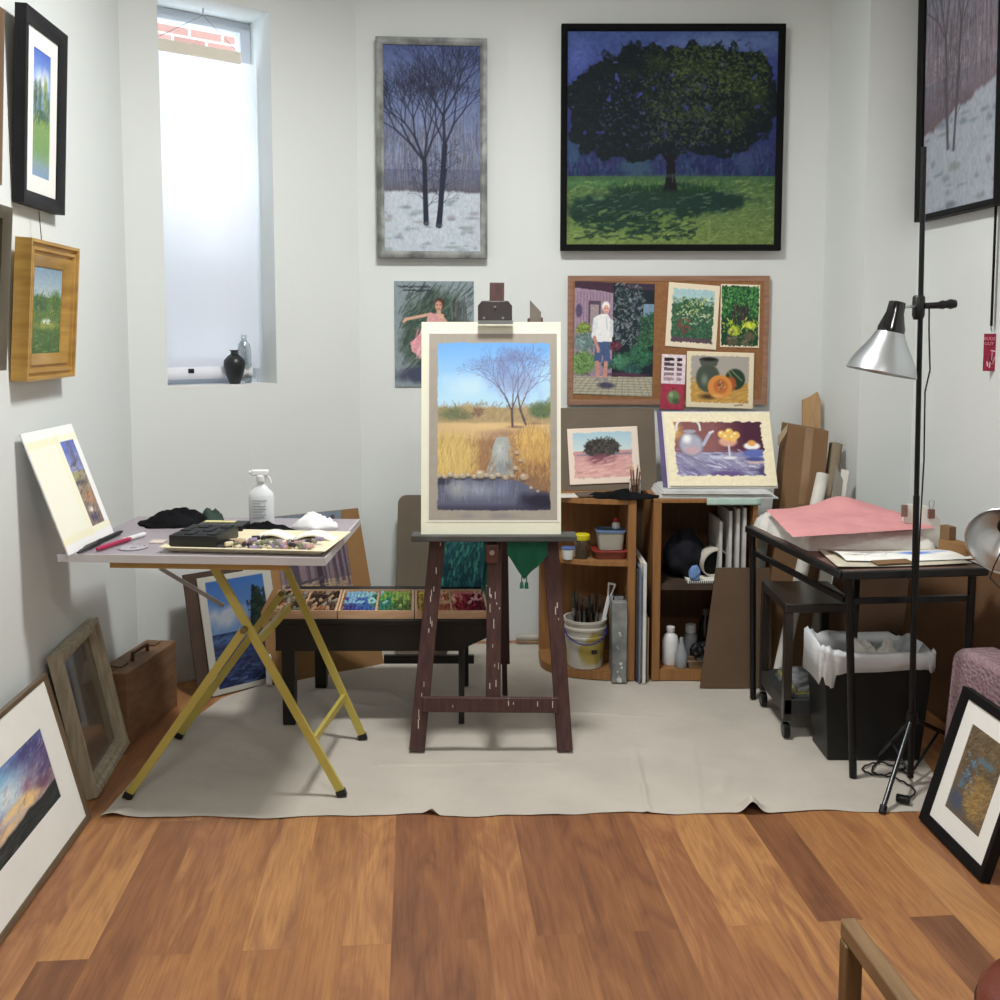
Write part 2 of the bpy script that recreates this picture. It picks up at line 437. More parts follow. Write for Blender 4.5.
# ceiling and floor
struct(MB().box(-1.8, 2.7, YR - .1, 5.2, ZC, ZC + .06).build('ceiling', mat('ceiling_paint', (232, 232, 228), .9, var=.01)))
def floor_mat():
    m, nt, b = newmat('laminate_planks'); N, K = nt.nodes, nt.links
    tc = N.new('ShaderNodeTexCoord'); mp = N.new('ShaderNodeMapping'); mp.inputs['Rotation'].default_value = (0, 0, -math.atan2(E2.y, E2.x))
    K.new(tc.outputs['Object'], mp.inputs['Vector'])
    br = N.new('ShaderNodeTexBrick'); br.inputs['Scale'].default_value = 1; br.inputs['Brick Width'].default_value = 1.24; br.inputs['Row Height'].default_value = .125
    br.inputs['Mortar Size'].default_value = .0006; br.inputs['Mortar Smooth'].default_value = .2; br.offset = .43; br.offset_frequency = 2
    br.inputs['Color1'].default_value = (0, 0, 0, 1); br.inputs['Color2'].default_value = (1, 1, 1, 1); br.inputs['Mortar'].default_value = (.2, .2, .2, 1)
    K.new(mp.outputs['Vector'], br.inputs['Vector'])
    sx = N.new('ShaderNodeSeparateXYZ'); K.new(mp.outputs['Vector'], sx.inputs[0])
    ad = N.new('ShaderNodeVectorMath'); ad.operation = 'MULTIPLY_ADD'
    K.new(br.outputs['Color'], ad.inputs[0]); ad.inputs[1].default_value = (7, 3, 5); K.new(mp.outputs['Vector'], ad.inputs[2])
    m2 = N.new('ShaderNodeMapping'); m2.inputs['Scale'].default_value = (1.3, 6.5, 1); K.new(ad.outputs[0], m2.inputs['Vector'])
    n1 = N.new('ShaderNodeTexNoise'); n1.inputs['Scale'].default_value = 1.6; n1.inputs['Detail'].default_value = 5; n1.inputs['Distortion'].default_value = 1.6
    K.new(m2.outputs['Vector'], n1.inputs['Vector'])
    m3 = N.new('ShaderNodeMapping'); m3.inputs['Scale'].default_value = (3, 60, 1); K.new(ad.outputs[0], m3.inputs['Vector'])
    n2 = N.new('ShaderNodeTexNoise'); n2.inputs['Scale'].default_value = 2.2; n2.inputs['Detail'].default_value = 3; K.new(m3.outputs['Vector'], n2.inputs['Vector'])
    rp = N.new('ShaderNodeValToRGB'); e = rp.color_ramp.elements
    cols = [(0, (118, 78, 56)), (.22, (146, 99, 67)), (.42, (172, 122, 78)), (.58, (148, 99, 69)), (.78, (186, 136, 87)), (1, (140, 95, 69))]
    e[0].position = 0; e[0].color = (*s2l(cols[0][1]), 1); e[1].position = 1; e[1].color = (*s2l(cols[-1][1]), 1)
    for p_, c_ in cols[1:-1]:
        q = e.new(p_); q.color = (*s2l(c_), 1)
    mx = N.new('ShaderNodeMath'); mx.operation = 'MULTIPLY_ADD'; K.new(n1.outputs['Fac'], mx.inputs[0]); mx.inputs[1].default_value = .68
    m4 = N.new('ShaderNodeMath'); m4.operation = 'MULTIPLY_ADD'; K.new(br.outputs['Color'], m4.inputs[0]); m4.inputs[1].default_value = .9; m4.inputs[2].default_value = -.30
    K.new(m4.outputs[0], mx.inputs[2]); K.new(mx.outputs[0], rp.inputs['Fac'])
    hs = N.new('ShaderNodeMix'); hs.data_type = 'RGBA'; hs.blend_type = 'MULTIPLY'
    r2 = N.new('ShaderNodeValToRGB'); r2.color_ramp.elements[0].position = .38; r2.color_ramp.elements[0].color = (.72, .66, .62, 1); r2.color_ramp.elements[1].position = .55; r2.color_ramp.elements[1].color = (1, 1, 1, 1)
    K.new(n2.outputs['Fac'], r2.inputs['Fac']); hs.inputs['Factor'].default_value = .5
    K.new(rp.outputs['Color'], hs.inputs['A']); K.new(r2.outputs['Color'], hs.inputs['B'])
    K.new(hs.outputs['Result'], b.inputs['Base Color'])
    b.inputs['Roughness'].default_value = .38; b.inputs['Specular IOR Level'].default_value = .35
    bp = N.new('ShaderNodeBump'); bp.inputs['Strength'].default_value = .06; bp.inputs['Distance'].default_value = .004
    K.new(n2.outputs['Fac'], bp.inputs['Height']); K.new(bp.outputs['Normal'], b.inputs['Normal'])
    return m
fl = MB().box(-1.8, 2.7, YR - .1, 5.2, -.06, 0).build('floor', floor_mat(), bevel=0); struct(fl)
# ------------------------------------------------------------------ window
w = thing('window_1', None, None, bay((S0 + S1) / 2, ZS, .2)); w['kind'] = 'structure'
M_pvc = mat('window_frame', (205, 214, 226), .4, var=.02)
mb = MB(); d0, d1, fwid = .215, .285, .05
SM = ZT - .42
for (a, b, z0, z1) in ((S0, S0 + fwid, ZS, ZT), (S1 - fwid, S1, ZS, ZT), (S0, S1, ZS, ZS + fwid), (S0, S1, ZT - fwid, ZT), (S0, S1, SM - .025, SM + .025)):
    mb.obox(bay(a, z0, d0), EB * (b - a), OB * (d1 - d0), (0, 0, z1 - z0))
mb.build('window_frame', M_pvc, w, bevel=.004)
def panemat():
    m, nt, b = newmat('window_pane'); N, K = nt.nodes, nt.links
    t = N.new('ShaderNodeBsdfTransparent'); t.inputs[0].default_value = (.93, .96, .97, 1); g = N.new('ShaderNodeBsdfGlossy'); g.inputs['Roughness'].default_value = .02
    x = N.new('ShaderNodeMixShader'); x.inputs[0].default_value = .08; K.new(t.outputs[0], x.inputs[1]); K.new(g.outputs[0], x.inputs[2])
    K.new(x.outputs[0], N['Material Output'].inputs['Surface']); MATS['pane'] = m; return m
M_pane = panemat()
MB().obox(bay(S0 + .03, ZS + .03, .25), EB * (S1 - S0 - .06), OB * .005, (0, 0, ZT - ZS - .06)).build('window_pane', M_pane, w)
MB().obox(bay(S0, ZS - .0, 0.0), EB * (S1 - S0), OB * .21, (0, 0, .008)).build('window_sill', mat('sill_paint', (226, 226, 224), .6, var=.02), w)
def brickm():
    m, nt, b = newmat('brick_outside'); N, K = nt.nodes, nt.links
    tc = N.new('ShaderNodeTexCoord'); sx = N.new('ShaderNodeSeparateXYZ'); cx = N.new('ShaderNodeCombineXYZ'); K.new(tc.outputs['Object'], sx.inputs[0])
    K.new(sx.outputs['X'], cx.inputs['X']); K.new(sx.outputs['Z'], cx.inputs['Y'])
    br = N.new('ShaderNodeTexBrick'); br.inputs['Scale'].default_value = 1; br.inputs['Brick Width'].default_value = .2; br.inputs['Row Height'].default_value = .07; br.inputs['Mortar Size'].default_value = .008
    br.inputs['Color1'].default_value = (*s2l((150, 112, 104)), 1); br.inputs['Color2'].default_value = (*s2l((124, 90, 82)), 1); br.inputs['Mortar'].default_value = (*s2l((170, 160, 156)), 1)
    K.new(cx.outputs[0], br.inputs['Vector']); K.new(br.outputs['Color'], b.inputs['Base Color']); b.inputs['Roughness'].default_value = .9
    MATS['brick'] = m; return m
struct(MB().obox(bay(-2.5, 0, 3.0), EB * 5, OB * .2, (0, 0, 4.7)).build('wall_neighbour', brickm()))
mb = MB()
for k in range(9):
    z_ = ZS + .05 + k * .085; mb.obox(bay(S0 - .05, z_, .33), EB * (S1 - S0 + .1), OB * .03, (0, 0, .058))
mb.build('added_shade_slats', mat('shade_slat_paint', (196, 200, 206), .6), w)  # slats added outside to dim and band the lower half of the blind
# paper blind
def sheetmat(name, col, tr):
    m, nt, b = newmat(name); N, K = nt.nodes, nt.links
    b.inputs['Base Color'].default_value = (*s2l(col), 1); b.inputs['Roughness'].default_value = .8
    t = N.new('ShaderNodeBsdfTranslucent'); t.inputs[0].default_value = (*s2l(col), 1)
    x = N.new('ShaderNodeMixShader'); x.inputs[0].default_value = tr; K.new(b.outputs[0], x.inputs[1]); K.new(t.outputs[0], x.inputs[2])
    nz = N.new('ShaderNodeTexNoise'); nz.inputs['Scale'].default_value = 5; tc = N.new('ShaderNodeTexCoord'); K.new(tc.outputs['Object'], nz.inputs['Vector'])
    bp = N.new('ShaderNodeBump'); bp.inputs['Strength'].default_value = .3; K.new(nz.outputs['Fac'], bp.inputs['Height']); K.new(bp.outputs['Normal'], b.inputs['Normal'])
    K.new(x.outputs[0], N['Material Output'].inputs['Surface']); MATS[name] = m; return m
DB = .15
sb0, zb = bays(240, 62, DB); s_a = S0 + .012; zb1 = bays(162, 46, DB)[1]
bl_ = thing('paper_window_blind', 'white translucent paper blind hanging by strings in the tall narrow window', 'window blind', bay((s_a + sb0) / 2, ZS, DB))
MB().obox(bay(s_a, zb1 - .02, DB - .01), EB * (sb0 - s_a), OB * .012, (0, 0, .05)).build('header_bar', mat('blind_bar', (235, 228, 214), .7, var=.02), bl_)
sr = S1 - .012; zlo = ZS + .075
def shf(u, v):
    z = zlo + (zb1 - .01 - zlo) * v
    return bay(s_a + (sr - s_a) * u, z, DB + .006 + .004 * math.sin(u * 9 + z) + .012 * (u > .8) * (u - .8) * 4)
MB().grid(shf, 24, 60).build('paper_sheet', sheetmat('blind_paper', (245, 246, 250), .62), bl_)
pts = []
MB().tube([bay(s_a + .01, ZS + .06, DB - .02), bay(sr - .06, ZS + .062, DB - .02)], .028, 16).build('rolled_hem', sheetmat('blind_hem', (244, 245, 250), .3), bl_)
hk = bay((s_a + sb0) / 2 + .03, ZT - .03, DB - .02)
MB().tube([bay(s_a + .03, zb1 + .03, DB), hk, bay(sb0 - .01, zb1 + .03, DB)], .0014, 6).build('hanging_string', mat('string', (150, 150, 150), .8), bl_)
MB().tube([hk, hk + Vector((0, 0, .035))], .004, 8).build('hook', mat('hook_metal', (190, 190, 190), .4, metal=.8), bl_)
cp = bay(*bays(191, 371, DB - .05), DB - .052)
MB().obox(cp - EB * .012 - UPV * .01, EB * .026, OB * .004, (0, 0, .02)).build('binder_clip', mat('black_plastic', (26, 26, 29), .45), bl_)
# ------------------------------------------------------------------ light and camera
wd = bpy.data.worlds.new('sky'); scene.world = wd; wd.use_nodes = True
bgn = wd.node_tree.nodes['Background']; bgn.inputs['Color'].default_value = (.88, .94, 1.0, 1); bgn.inputs['Strength'].default_value = 5.8
def area(name, loc, rot, sx, sy, power, col=(1, 1, 1), portal=False):
    l = bpy.data.lights.new(name, 'AREA'); l.shape = 'RECTANGLE'; l.size = sx; l.size_y = sy; l.energy = power; l.color = col
    if portal: l.cycles.is_portal = True
    o = bpy.data.objects.new(name, l); COL.objects.link(o); o.location = loc; o.rotation_euler = rot
    return o
pt_ = area('window_portal', bay((S0 + S1) / 2, (ZS + ZT) / 2, .33), (0, 0, 0), S1 - S0, ZT - ZS, 1, portal=True)
pt_.rotation_mode = 'QUATERNION'; pt_.rotation_quaternion = OB.to_track_quat('Z', 'Y')   # light leaves along -Z, into the room
area('ceiling_light', (.0, 3.0, 3.30), (0, 0, 0), .45, .3, 70, (1, .995, .965))
area('rear_fill_light', (.4, .1, 3.30), (0, 0, 0), .6, .3, 37, (1, .995, .965))  # unseen second lamp, added as fill for the foreground floor
cam = bpy.data.cameras.new('camera'); co = bpy.data.objects.new('camera', cam); COL.objects.link(co)
co.location = EYE; co.rotation_euler = (R(90) - PITCH, 0, 0)
cam.sensor_width = 36; cam.sensor_fit = 'HORIZONTAL'; cam.lens = 36.0; cam.shift_y = -.079; cam.clip_start = .05
scene.camera = co
vs = scene.view_settings; vs.view_transform = 'Standard'; vs.look = 'None'; vs.gamma = 1; vs.use_curve_mapping = False; vs.exposure = 0.0
scene.cycles.max_bounces = 8; scene.cycles.diffuse_bounces = 5; scene.cycles.sample_clamp_indirect = 6
# ------------------------------------------------------------------ drop cloth
Lp = [F(100, 819), F(142, 771), F(180, 729), F(222, 699), F(300, 674), Vector((-.50, 4.91, 0))]
Rp = [F(924, 812), F(944, 789), F(921, 757), Vector((1.52, 3.85, 0)), Vector((1.52, 4.2, 0)), Vector((1.5, 4.94, 0))]
def edge(pl, t):
    k = min(int(t * (len(pl) - 1)), len(pl) - 2); f = t * (len(pl) - 1) - k
    return pl[k].lerp(pl[k + 1], f)
def clothz(x, y):
    z = .004 + .0035 * mnoise.noise(Vector((x * 3, y * 3, 0))) + .0022 * mnoise.noise(Vector((x * 9, y * 9, 4)))
    for (ax, ay, bx, by, h, wd_) in FOLDS:
        dx, dy = bx - ax, by - ay; t = max(0, min(1, ((x - ax) * dx + (y - ay) * dy) / (dx * dx + dy * dy)))
        d = math.hypot(x - ax - t * dx, y - ay - t * dy) + .012 * mnoise.noise(Vector((x * 12, y * 12, 9)))
        z += h * math.exp(-(d / wd_) ** 2) * math.sin(math.pi * min(1, t + .35))
    return max(.001, z)
def fo(x0, y0, x1, y1, h, w): a, b = F(x0, y0), F(x1, y1); return (a.x, a.y, b.x, b.y, h, w)
FOLDS = [fo(648, 812, 628, 715, .012, .010), fo(752, 814, 748, 800, .05, .028), fo(428, 818, 440, 812, .03, .022), fo(320, 694, 420, 690, .018, .02), fo(330, 705, 410, 712, .014, .02),
         fo(505, 672, 545, 700, .01, .012), fo(380, 766, 700, 762, .005, .009), fo(560, 713, 740, 722, .005, .009), fo(400, 800, 395, 750, .004, .01), fo(700, 812, 688, 700, .004, .009), fo(108, 818, 150, 805, .012, .03), fo(720, 790, 735, 770, .010, .02), fo(530, 690, 560, 760, .004, .01), fo(380, 690, 440, 720, .006, .012)]
fx_amp = lambda u: .008 * math.sin(u * 23) + .006 * math.sin(u * 51 + 1) + .006 * mnoise.noise(Vector((u * 30, 0, 0)))
def clf(u, v):
    v2 = v ** 1.0
    a, b = edge(Lp, v2), edge(Rp, v2); p = a.lerp(b, u)
    if v < .12: p = p + Vector((0, fx_amp(u) * (1 - v / .12), 0))
    return Vector((p.x, p.y, clothz(p.x, p.y)))
M_cloth = mat('canvas_cloth', (188, 181, 171), .9, var=.07, scale=3, bump=.5, bscale=9, spec=.1)
o = MB().grid(clf, 420, 250).build('drop_cloth', M_cloth, auto=False)
setp(o, 'beige canvas drop cloth spread over the wooden floor under the easel and tables', 'drop cloth')
# ------------------------------------------------------------------ paintings
def pt_creek():
    c = Cv(236, 346, (150, 143, 132), 3)   # sheet with grey margins
    full = c.a.copy()
    c.grad(0, .34, (92, 154, 226), (158, 200, 236)); c.grad(.34, 1, (158, 200, 236), (170, 150, 100))
    c.mix(c.ellm(.28, .26, .26, .09, .8, .9, 7) * .6, (184, 210, 236)); c.mix(c.ellm(.95, .22, .2, .16, .8, .8, 8) * .5, (170, 205, 236))
    c.mix(np.clip((c.Y - .375 + .03 * (c.noise(8, 3) - .5)) / .02, 0, 1), (158, 138, 98)); c.dabs(420, (0, 1), (.37, .47), 6, 2, [(150, 128, 88), (170, 148, 104), (132, 112, 84), (150, 120, 96), (120, 116, 80)], 1.2, 2, al=.4)
    for (x, y, rx, ry, col) in ((.12, .43, .16, .05, (92, 104, 74)), (.25, .44, .08, .03, (104, 106, 76)), (.36, .42, .05, .035, (118, 94, 78)), (.92, .41, .13, .06, (74, 98, 70)), (1, .39, .08, .06, (94, 110, 66))): c.ell(x, y, rx, ry, col, .6, .7, .85, 12); c.dabs(40, (x - rx, x + rx), (y - ry, y + ry), 5, 2, [[v * .8 for v in col], [v * 1.2 for v in col]], .8, 3, mask=c.ellm(x, y, rx, ry), al=.4)
    m = np.clip((c.Y - .475 + .015 * (c.noise(6, 3) - .5)) / .012, 0, 1); c.mix(m, (192, 162, 112)); c.mix(c.ellm(.42, .50, .36, .03, .9, .3) * .6, (208, 176, 124)); c.mix(c.ellm(.62, .545, .36, .035, .9, .6) * .75, (138, 104, 92)); c.mix(c.ellm(.85, .485, .16, .012, .8, .4) * .6, (112, 86, 80))
    c.grad(.57, .8, (150, 112, 80), (142, 104, 66), mask=np.clip((c.Y - .56) / .03, 0, 1))
    ml = c.ellm(.14, .68, .26, .16, .35, .35, 8) ; c.mix(ml * .9, (196, 166, 92)); c.mix(c.ellm(.04, .72, .2, .10, .8, .3) * .6, (208, 178, 98)); c.mix(c.ellm(.86, .62, .26, .13, .4, .4, 8) * .9, (190, 150, 80)); c.mix(c.ellm(.8, .56, .2, .05, .8, .3) * .7, (206, 170, 90)); c.mix(c.ellm(.9, .76, .2, .10, .8, .5) * .7, (158, 112, 68))
    c.dabs(520, (.0, .36), (.57, .80), 17, 1.0, [(204, 176, 98), (184, 152, 82), (214, 190, 116), (160, 128, 76), (172, 150, 88)], 1.5, .6, al=.38)
    c.dabs(480, (.62, 1.0), (.53, .84), 17, 1.0, [(204, 166, 88), (180, 136, 74), (150, 108, 70), (128, 92, 64), (210, 178, 100)], 1.7, .7, al=.38)
    c.dabs(260, (.28, .72), (.56, .76), 9, 1.2, [(136, 100, 80), (122, 88, 74), (160, 122, 88)], 1.4, 1.2, al=.4)
    c.mix(c.polym([(.52, .565), (.62, .565), (.645, .61), (.635, .66), (.665, .72), (.67, .79), (.43, .80), (.44, .74), (.475, .69), (.485, .64), (.50, .60)]), (150, 157, 156)); c.mix(c.ellm(.55, .75, .10, .05, .6, .5, 14) * .8, (126, 132, 138)); c.dabs(90, (.42, .5), (.58, .79), 8, 1.3, [(150, 120, 84), (128, 96, 74)], 1.2, .9, al=.5); c.dabs(90, (.62, .7), (.58, .79), 8, 1.3, [(150, 120, 84), (128, 96, 74)], 1.8, .9, al=.5); c.mix(c.ellm(.55, .64, .05, .06, .9, .3) * .8, (176, 186, 182)); c.mix(c.ellm(.63, .73, .05, .04, .9, .4) * .6, (100, 100, 108)); c.dabs(70, (.46, .66), (.6, .78), 7, 1.2, [(184, 190, 188), (110, 116, 122), (140, 146, 150)], 1.57, .4, al=.35)
    c.ell(.80, .83, .24, .08, (130, 96, 70), .6, .8, .9); c.dabs(220, (.66, 1), (.74, .9), 8, 1.3, [(120, 90, 66), (150, 112, 72), (84, 70, 68), (176, 136, 88)], 1.2, 1.6, al=.5)
    wl_ = np.clip((c.Y - (.795 + .10 * np.clip((c.X - .62) / .38, 0, 1)) + .02 * (c.noise(10, 4) - .5)) / .012, 0, 1); c.mix(wl_, (88, 92, 116))
    c.mix(c.ellm(.36, .87, .30, .07, .9, .5) * wl_ * .8, (142, 152, 170)); c.mix(c.ellm(.17, .86, .12, .08, .9, .5) * wl_ * .7, (160, 164, 160)); c.mix(c.ellm(.58, .86, .10, .08, .9, .5) * wl_ * .6, (120, 132, 168)); c.mix(np.clip((c.Y - .95) / .04, 0, 1) * .85, (50, 50, 74)); c.mix(c.ellm(.9, .94, .24, .07, .6, .3) * .95, (40, 38, 56)); c.mix(c.ellm(.03, .82, .12, .03, .6, .4) * .8, (48, 46, 62))
    c.dabs(130, (.0, .75), (.82, .96), 13, 1.2, [(158, 166, 184), (84, 92, 128), (70, 74, 108), (130, 140, 172)], 1.57, .25, al=.28)
    for i in range(11):
        x = .02 + i * .052; r = (.030, .024, .034, .028, .036, .026, .030, .056, .028, .032, .030)[i]; y = .797 - r * .25 + .006 * math.sin(i * 2.3); c.ell(x, y + r * .5, r * 1.1, r * .4, (62, 58, 68), .8); c.ell(x, y, r, r * .52, (160, 146, 126), .35, .15); c.ell(x - r * .2, y - r * .18, r * .6, r * .25, (202, 188, 160), .8)
    for (x, y, r) in ((.70, .655, .028), (.73, .70, .026), (.69, .745, .03), (.76, .795, .05), (.66, .79, .03), (.60, .80, .03), (.82, .86, .022), (.88, .88, .02)): c.ell(x, y + r * .3, r, r * .5, (84, 70, 70), .7); c.ell(x, y, r, r * .5, (164, 142, 118), .4, .1); c.ell(x - r * .2, y - r * .15, r * .5, r * .2, (196, 176, 148), .8)
    tw = (96, 80, 112)
    c.mix(c.ellm(.60, .17, .22, .14, .9, 1.0, 12) * .6, (104, 108, 156)); c.mix(c.ellm(.80, .24, .14, .12, .9, 1.0, 12) * .5, (124, 112, 152)); c.mix(c.ellm(.62, .27, .16, .08, .9, 1, 12) * .3, (124, 116, 150))
    c.line(.66, .50, .655, .40, 5, (82, 66, 72)); c.line(.655, .41, .60, .33, 3.2, (84, 70, 80)); c.line(.66, .42, .665, .31, 3, (84, 70, 80)); c.line(.66, .40, .71, .30, 2, (90, 76, 86)); c.line(.775, .49, .725, .40, 4.4, (84, 68, 74)); c.line(.725, .40, .705, .30, 2.6, (88, 74, 84)); c.line(.725, .40, .78, .31, 2.2, (90, 78, 88)); c.line(.60, .33, .54, .27, 2, (90, 78, 90))
    for (x, y, a_) in ((.60, .33, 2.1), (.60, .33, 1.75), (.665, .31, 1.6), (.665, .31, 1.3), (.705, .30, 1.5), (.78, .31, 1.2), (.78, .31, .8), (.54, .27, 2.5), (.54, .27, 2.0), (.71, .30, 1.1)): c.tree(x, y, 26, a_, 1.8, 6, tw, .42, .80, .62)
    c.dabs(520, (.40, .96), (.05, .34), 2.5, 1, [(120, 110, 150), (104, 104, 146), (146, 130, 158)], 0, 6, mask=c.ellm(.66, .20, .26, .16, .2, .7, 10), al=.38)
    c.mix(c.ellm(.68, .505, .10, .012, .8, .5) * .7, (96, 76, 80))
    pic = c.a.copy(); c.a = full; c.shade(.03, 30, 30)
    h, w_ = c.h, c.w; x0, y0, x1, y1 = int(.065 * w_), int(.045 * h), int(.95 * w_), int(.95 * h)
    ys = (np.linspace(0, h - 1, y1 - y0)).astype(int); xs = (np.linspace(0, w_ - 1, x1 - x0)).astype(int)
    edge_n = c.noise(30, 40, 3)
    sub = pic[ys][:, xs]; xx = c.X[y0:y1, x0:x1]; yy = c.Y[y0:y1, x0:x1]; en = edge_n[y0:y1, x0:x1] * .03
    m_ = np.clip(np.minimum(np.minimum((xx - .065) - en * .5, (.95 - xx) - en * .5), np.minimum((yy - .045) - en * .4, (.95 - yy) - en * .4)) / .006, 0, 1)
    m_ = m_[..., None]; c.a[y0:y1, x0:x1] = c.a[y0:y1, x0:x1] * (1 - m_) + sub * m_
    c.mix(c.ellm(.30, .972, .10, .022, .9, .6, 10) * .45, (104, 106, 128)); c.mix(c.ellm(.58, .972, .12, .025, .9, .6, 10) * .45, (96, 96, 122))
    return c
def pt_winter(w, h, seed, sky0, sky1, wood, snow, trunks, tcol, slope=0.0, hor=.70):
    c = Cv(w, h, sky0, seed)
    c.grad(0, hor * .85, sky0, sky1); c.shade(.10, 4, 8)
    c.grad(hor * .72, hor, sky1, wood, mask=np.clip((c.Y - hor * .70 - slope * (.5 - c.X)) / (hor * .3), 0, 1))
    c.dabs(int(w * 4.5), (0, 1), (hor * .62, hor * 1.02), h * .10, .9, [wood, [v * .8 for v in wood], [min(255, v * 1.35) for v in wood]], 1.57, .25, mask=(c.Y < hor + .01 + slope * (.5 - c.X)).astype(float), al=.42)
    c.dabs(int(w * 5), (0, 1), (.12, hor * .9), h * .035, .8, [[v * .8 for v in sky0], [v * .7 for v in wood]], 1.4, 1.4, al=.25)
    sn = np.clip((c.Y - hor - slope * (.5 - c.X) + (c.noise(14, 6) - .5) * .03) / .012, 0, 1); c.mix(sn, snow)
    for _ in range(36):
        y = hor + .03 + c.q.random() * (.97 - hor); x = c.q.random(); c.mix(c.ellm(x, y, .03 + .07 * c.q.random(), .006 + .012 * c.q.random(), .8, .8, 16) * .5 * (sn > .5), [v * (.55 + .2 * c.q.random()) for v in snow])
    for (x, y, x2, y2, wd_, br) in trunks:
        c.line(x, y, x2, y2, wd_, tcol); c.line(x - .5 * wd_ / w * .6, y, x2, y2 + .12, wd_ * .8, tcol); c.mix(c.ellm(x, y, .05, .012, .8, .5, 14) * .5, [v * .6 for v in snow])
        for (ang, l, wb) in br: c.tree(x2, y2, l, ang, wb, 8, tcol, .36, .83, .85, .14, .10)
        for k in range(7):
            f = .25 + .1 * k; c.tree(x + (x2 - x) * f, y + (y2 - y) * f, h * .035, 1.57 + (1 if k % 2 else -1) * .8, 1.2, 5, tcol, .4, .8, .6)
    c.shade(.08, 60, 80, 2); return c
def pt_oak():
    c = Cv(300, 310, (60, 70, 136), 11)
    c.grad(0, .3, (64, 86, 150), (54, 64, 142)); c.mix(c.ellm(.75, .06, .4, .08, .9, .8, 6) * .6, (110, 134, 180)); c.mix(c.ellm(.06, .12, .1, .12, .9, .5, 6) * .5, (90, 110, 200)); c.grad(.3, .68, (50, 60, 130), (28, 38, 80))
    c.dabs(500, (0, 1), (.56, .68), 10, 3, [(36, 52, 96), (30, 40, 84), (44, 70, 100), (52, 50, 104)], 1.5, .8, al=.6)
    c.ell(.33, .63, .11, .06, (48, 78, 98), .5, .7, .8, 20); c.ell(.86, .62, .06, .07, (50, 66, 108), .5, .7, .8, 20); c.ell(.03, .55, .06, .08, (46, 74, 112), .5, .5, .8)
    c.grad(.675, 1, (58, 92, 58), (108, 130, 62)); c.mix(c.ellm(.2, .71, .4, .025, .8, .4) * .5, (56, 124, 70)); c.dabs(1500, (0, 1), (.70, 1), 7, 1.4, [(92, 120, 56), (116, 138, 70), (78, 106, 54), (132, 148, 82), (62, 92, 54)], .2, 1.2, al=.5)
    sh = (24, 50, 44)
    c.ell(.45, .79, .40, .085, sh, .25, .8, .95, 18); c.ell(.15, .83, .2, .06, sh, .3, .9, .9, 18); c.ell(.72, .79, .18, .05, sh, .3, .9, .9, 18); c.ell(.5, .735, .26, .022, (26, 56, 34), .3, .5, .9); c.ell(.3, .90, .22, .05, sh, .3, 1.2, .9, 22)
    c.dabs(240, (.03, .6), (.84, .97), 8, 3, [(24, 52, 40), (24, 50, 40), (92, 120, 58)], .1, .8, al=.7); c.dabs(70, (.05, .8), (.74, .86), 8, 1.6, [(70, 104, 84), (96, 130, 100)], .1, .6, al=.5); c.dabs(160, (.22, .76), (.71, .75), 5, 1.2, [(60, 100, 54), (30, 60, 36)], 1.5, .5, al=.6)
    tk = (22, 20, 30)
    c.poly([(.462, .745), (.474, .70), (.480, .6), (.47, .5), (.535, .5), (.518, .6), (.522, .70), (.532, .745)], tk); c.mix(c.ellm(.497, .745, .07, .012, .6, .5), (26, 40, 34)); c.mix(c.ellm(.5, .672, .52, .012, .9, .3) * .6, (52, 84, 78)); c.line(.495, .62, .43, .52, 5, tk); c.line(.51, .6, .56, .5, 5, tk); c.line(.508, .665, .508, .70, 1.8, (64, 64, 76))
    blobs = [(.5, .27, .36, .22), (.22, .33, .21, .20), (.78, .30, .20, .22), (.18, .50, .15, .10), (.5, .45, .28, .13), (.82, .47, .13, .09), (.38, .15, .15, .09), (.62, .14, .16, .08), (.25, .20, .14, .1), (.84, .17, .12, .09), (.08, .30, .09, .09), (.93, .33, .08, .1), (.10, .47, .08, .08), (.3, .55, .14, .06), (.7, .53, .16, .06), (.93, .42, .05, .05)]
    mk = np.zeros((c.h, c.w))
    for b in blobs: mk = np.maximum(mk, c.ellm(*b, .12, .9, 22))
    n = c.noise(34, 34, 2); mk = mk * (n > .19); c.mix(mk, (16, 26, 34))
    for (x, y, rx, ry) in ((.62, .18, .14, .07), (.8, .24, .12, .08), (.45, .14, .1, .05), (.66, .38, .09, .05), (.82, .42, .08, .05), (.5, .3, .07, .04), (.9, .3, .05, .07), (.3, .2, .08, .04)): c.mix(c.ellm(x, y, rx, ry, .8, 1.0, 18) * mk * .6, (54, 70, 38))
    for (n_, cols, fx, fy) in ((1100, [(18, 30, 34), (24, 40, 34), (14, 22, 34), (30, 46, 36)], (0, 1), (.06, .6)), (520, [(44, 62, 36), (54, 72, 40), (38, 54, 36)], (.36, .95), (.07, .42)), (240, [(74, 92, 44), (86, 102, 50)], (.5, .95), (.08, .3)), (170, [(62, 78, 42), (72, 88, 46)], (.4, .85), (.33, .52)), (150, [(44, 52, 84), (60, 70, 106)], (.15, .7), (.2, .55))):
        c.dabs(int(n_ * 1.9), fx, fy, 3.2, 1.8, cols, .8, 4, mask=mk, al=.6)
    c.dabs(260, (.02, .98), (.05, .62), 3, 1.2, [(84, 96, 150), (60, 74, 150), (110, 126, 150)], 0, 6, mask=mk * (c.noise(9, 9) > .55), al=.45)
    c.shade(.12, 70, 70, 2); return c
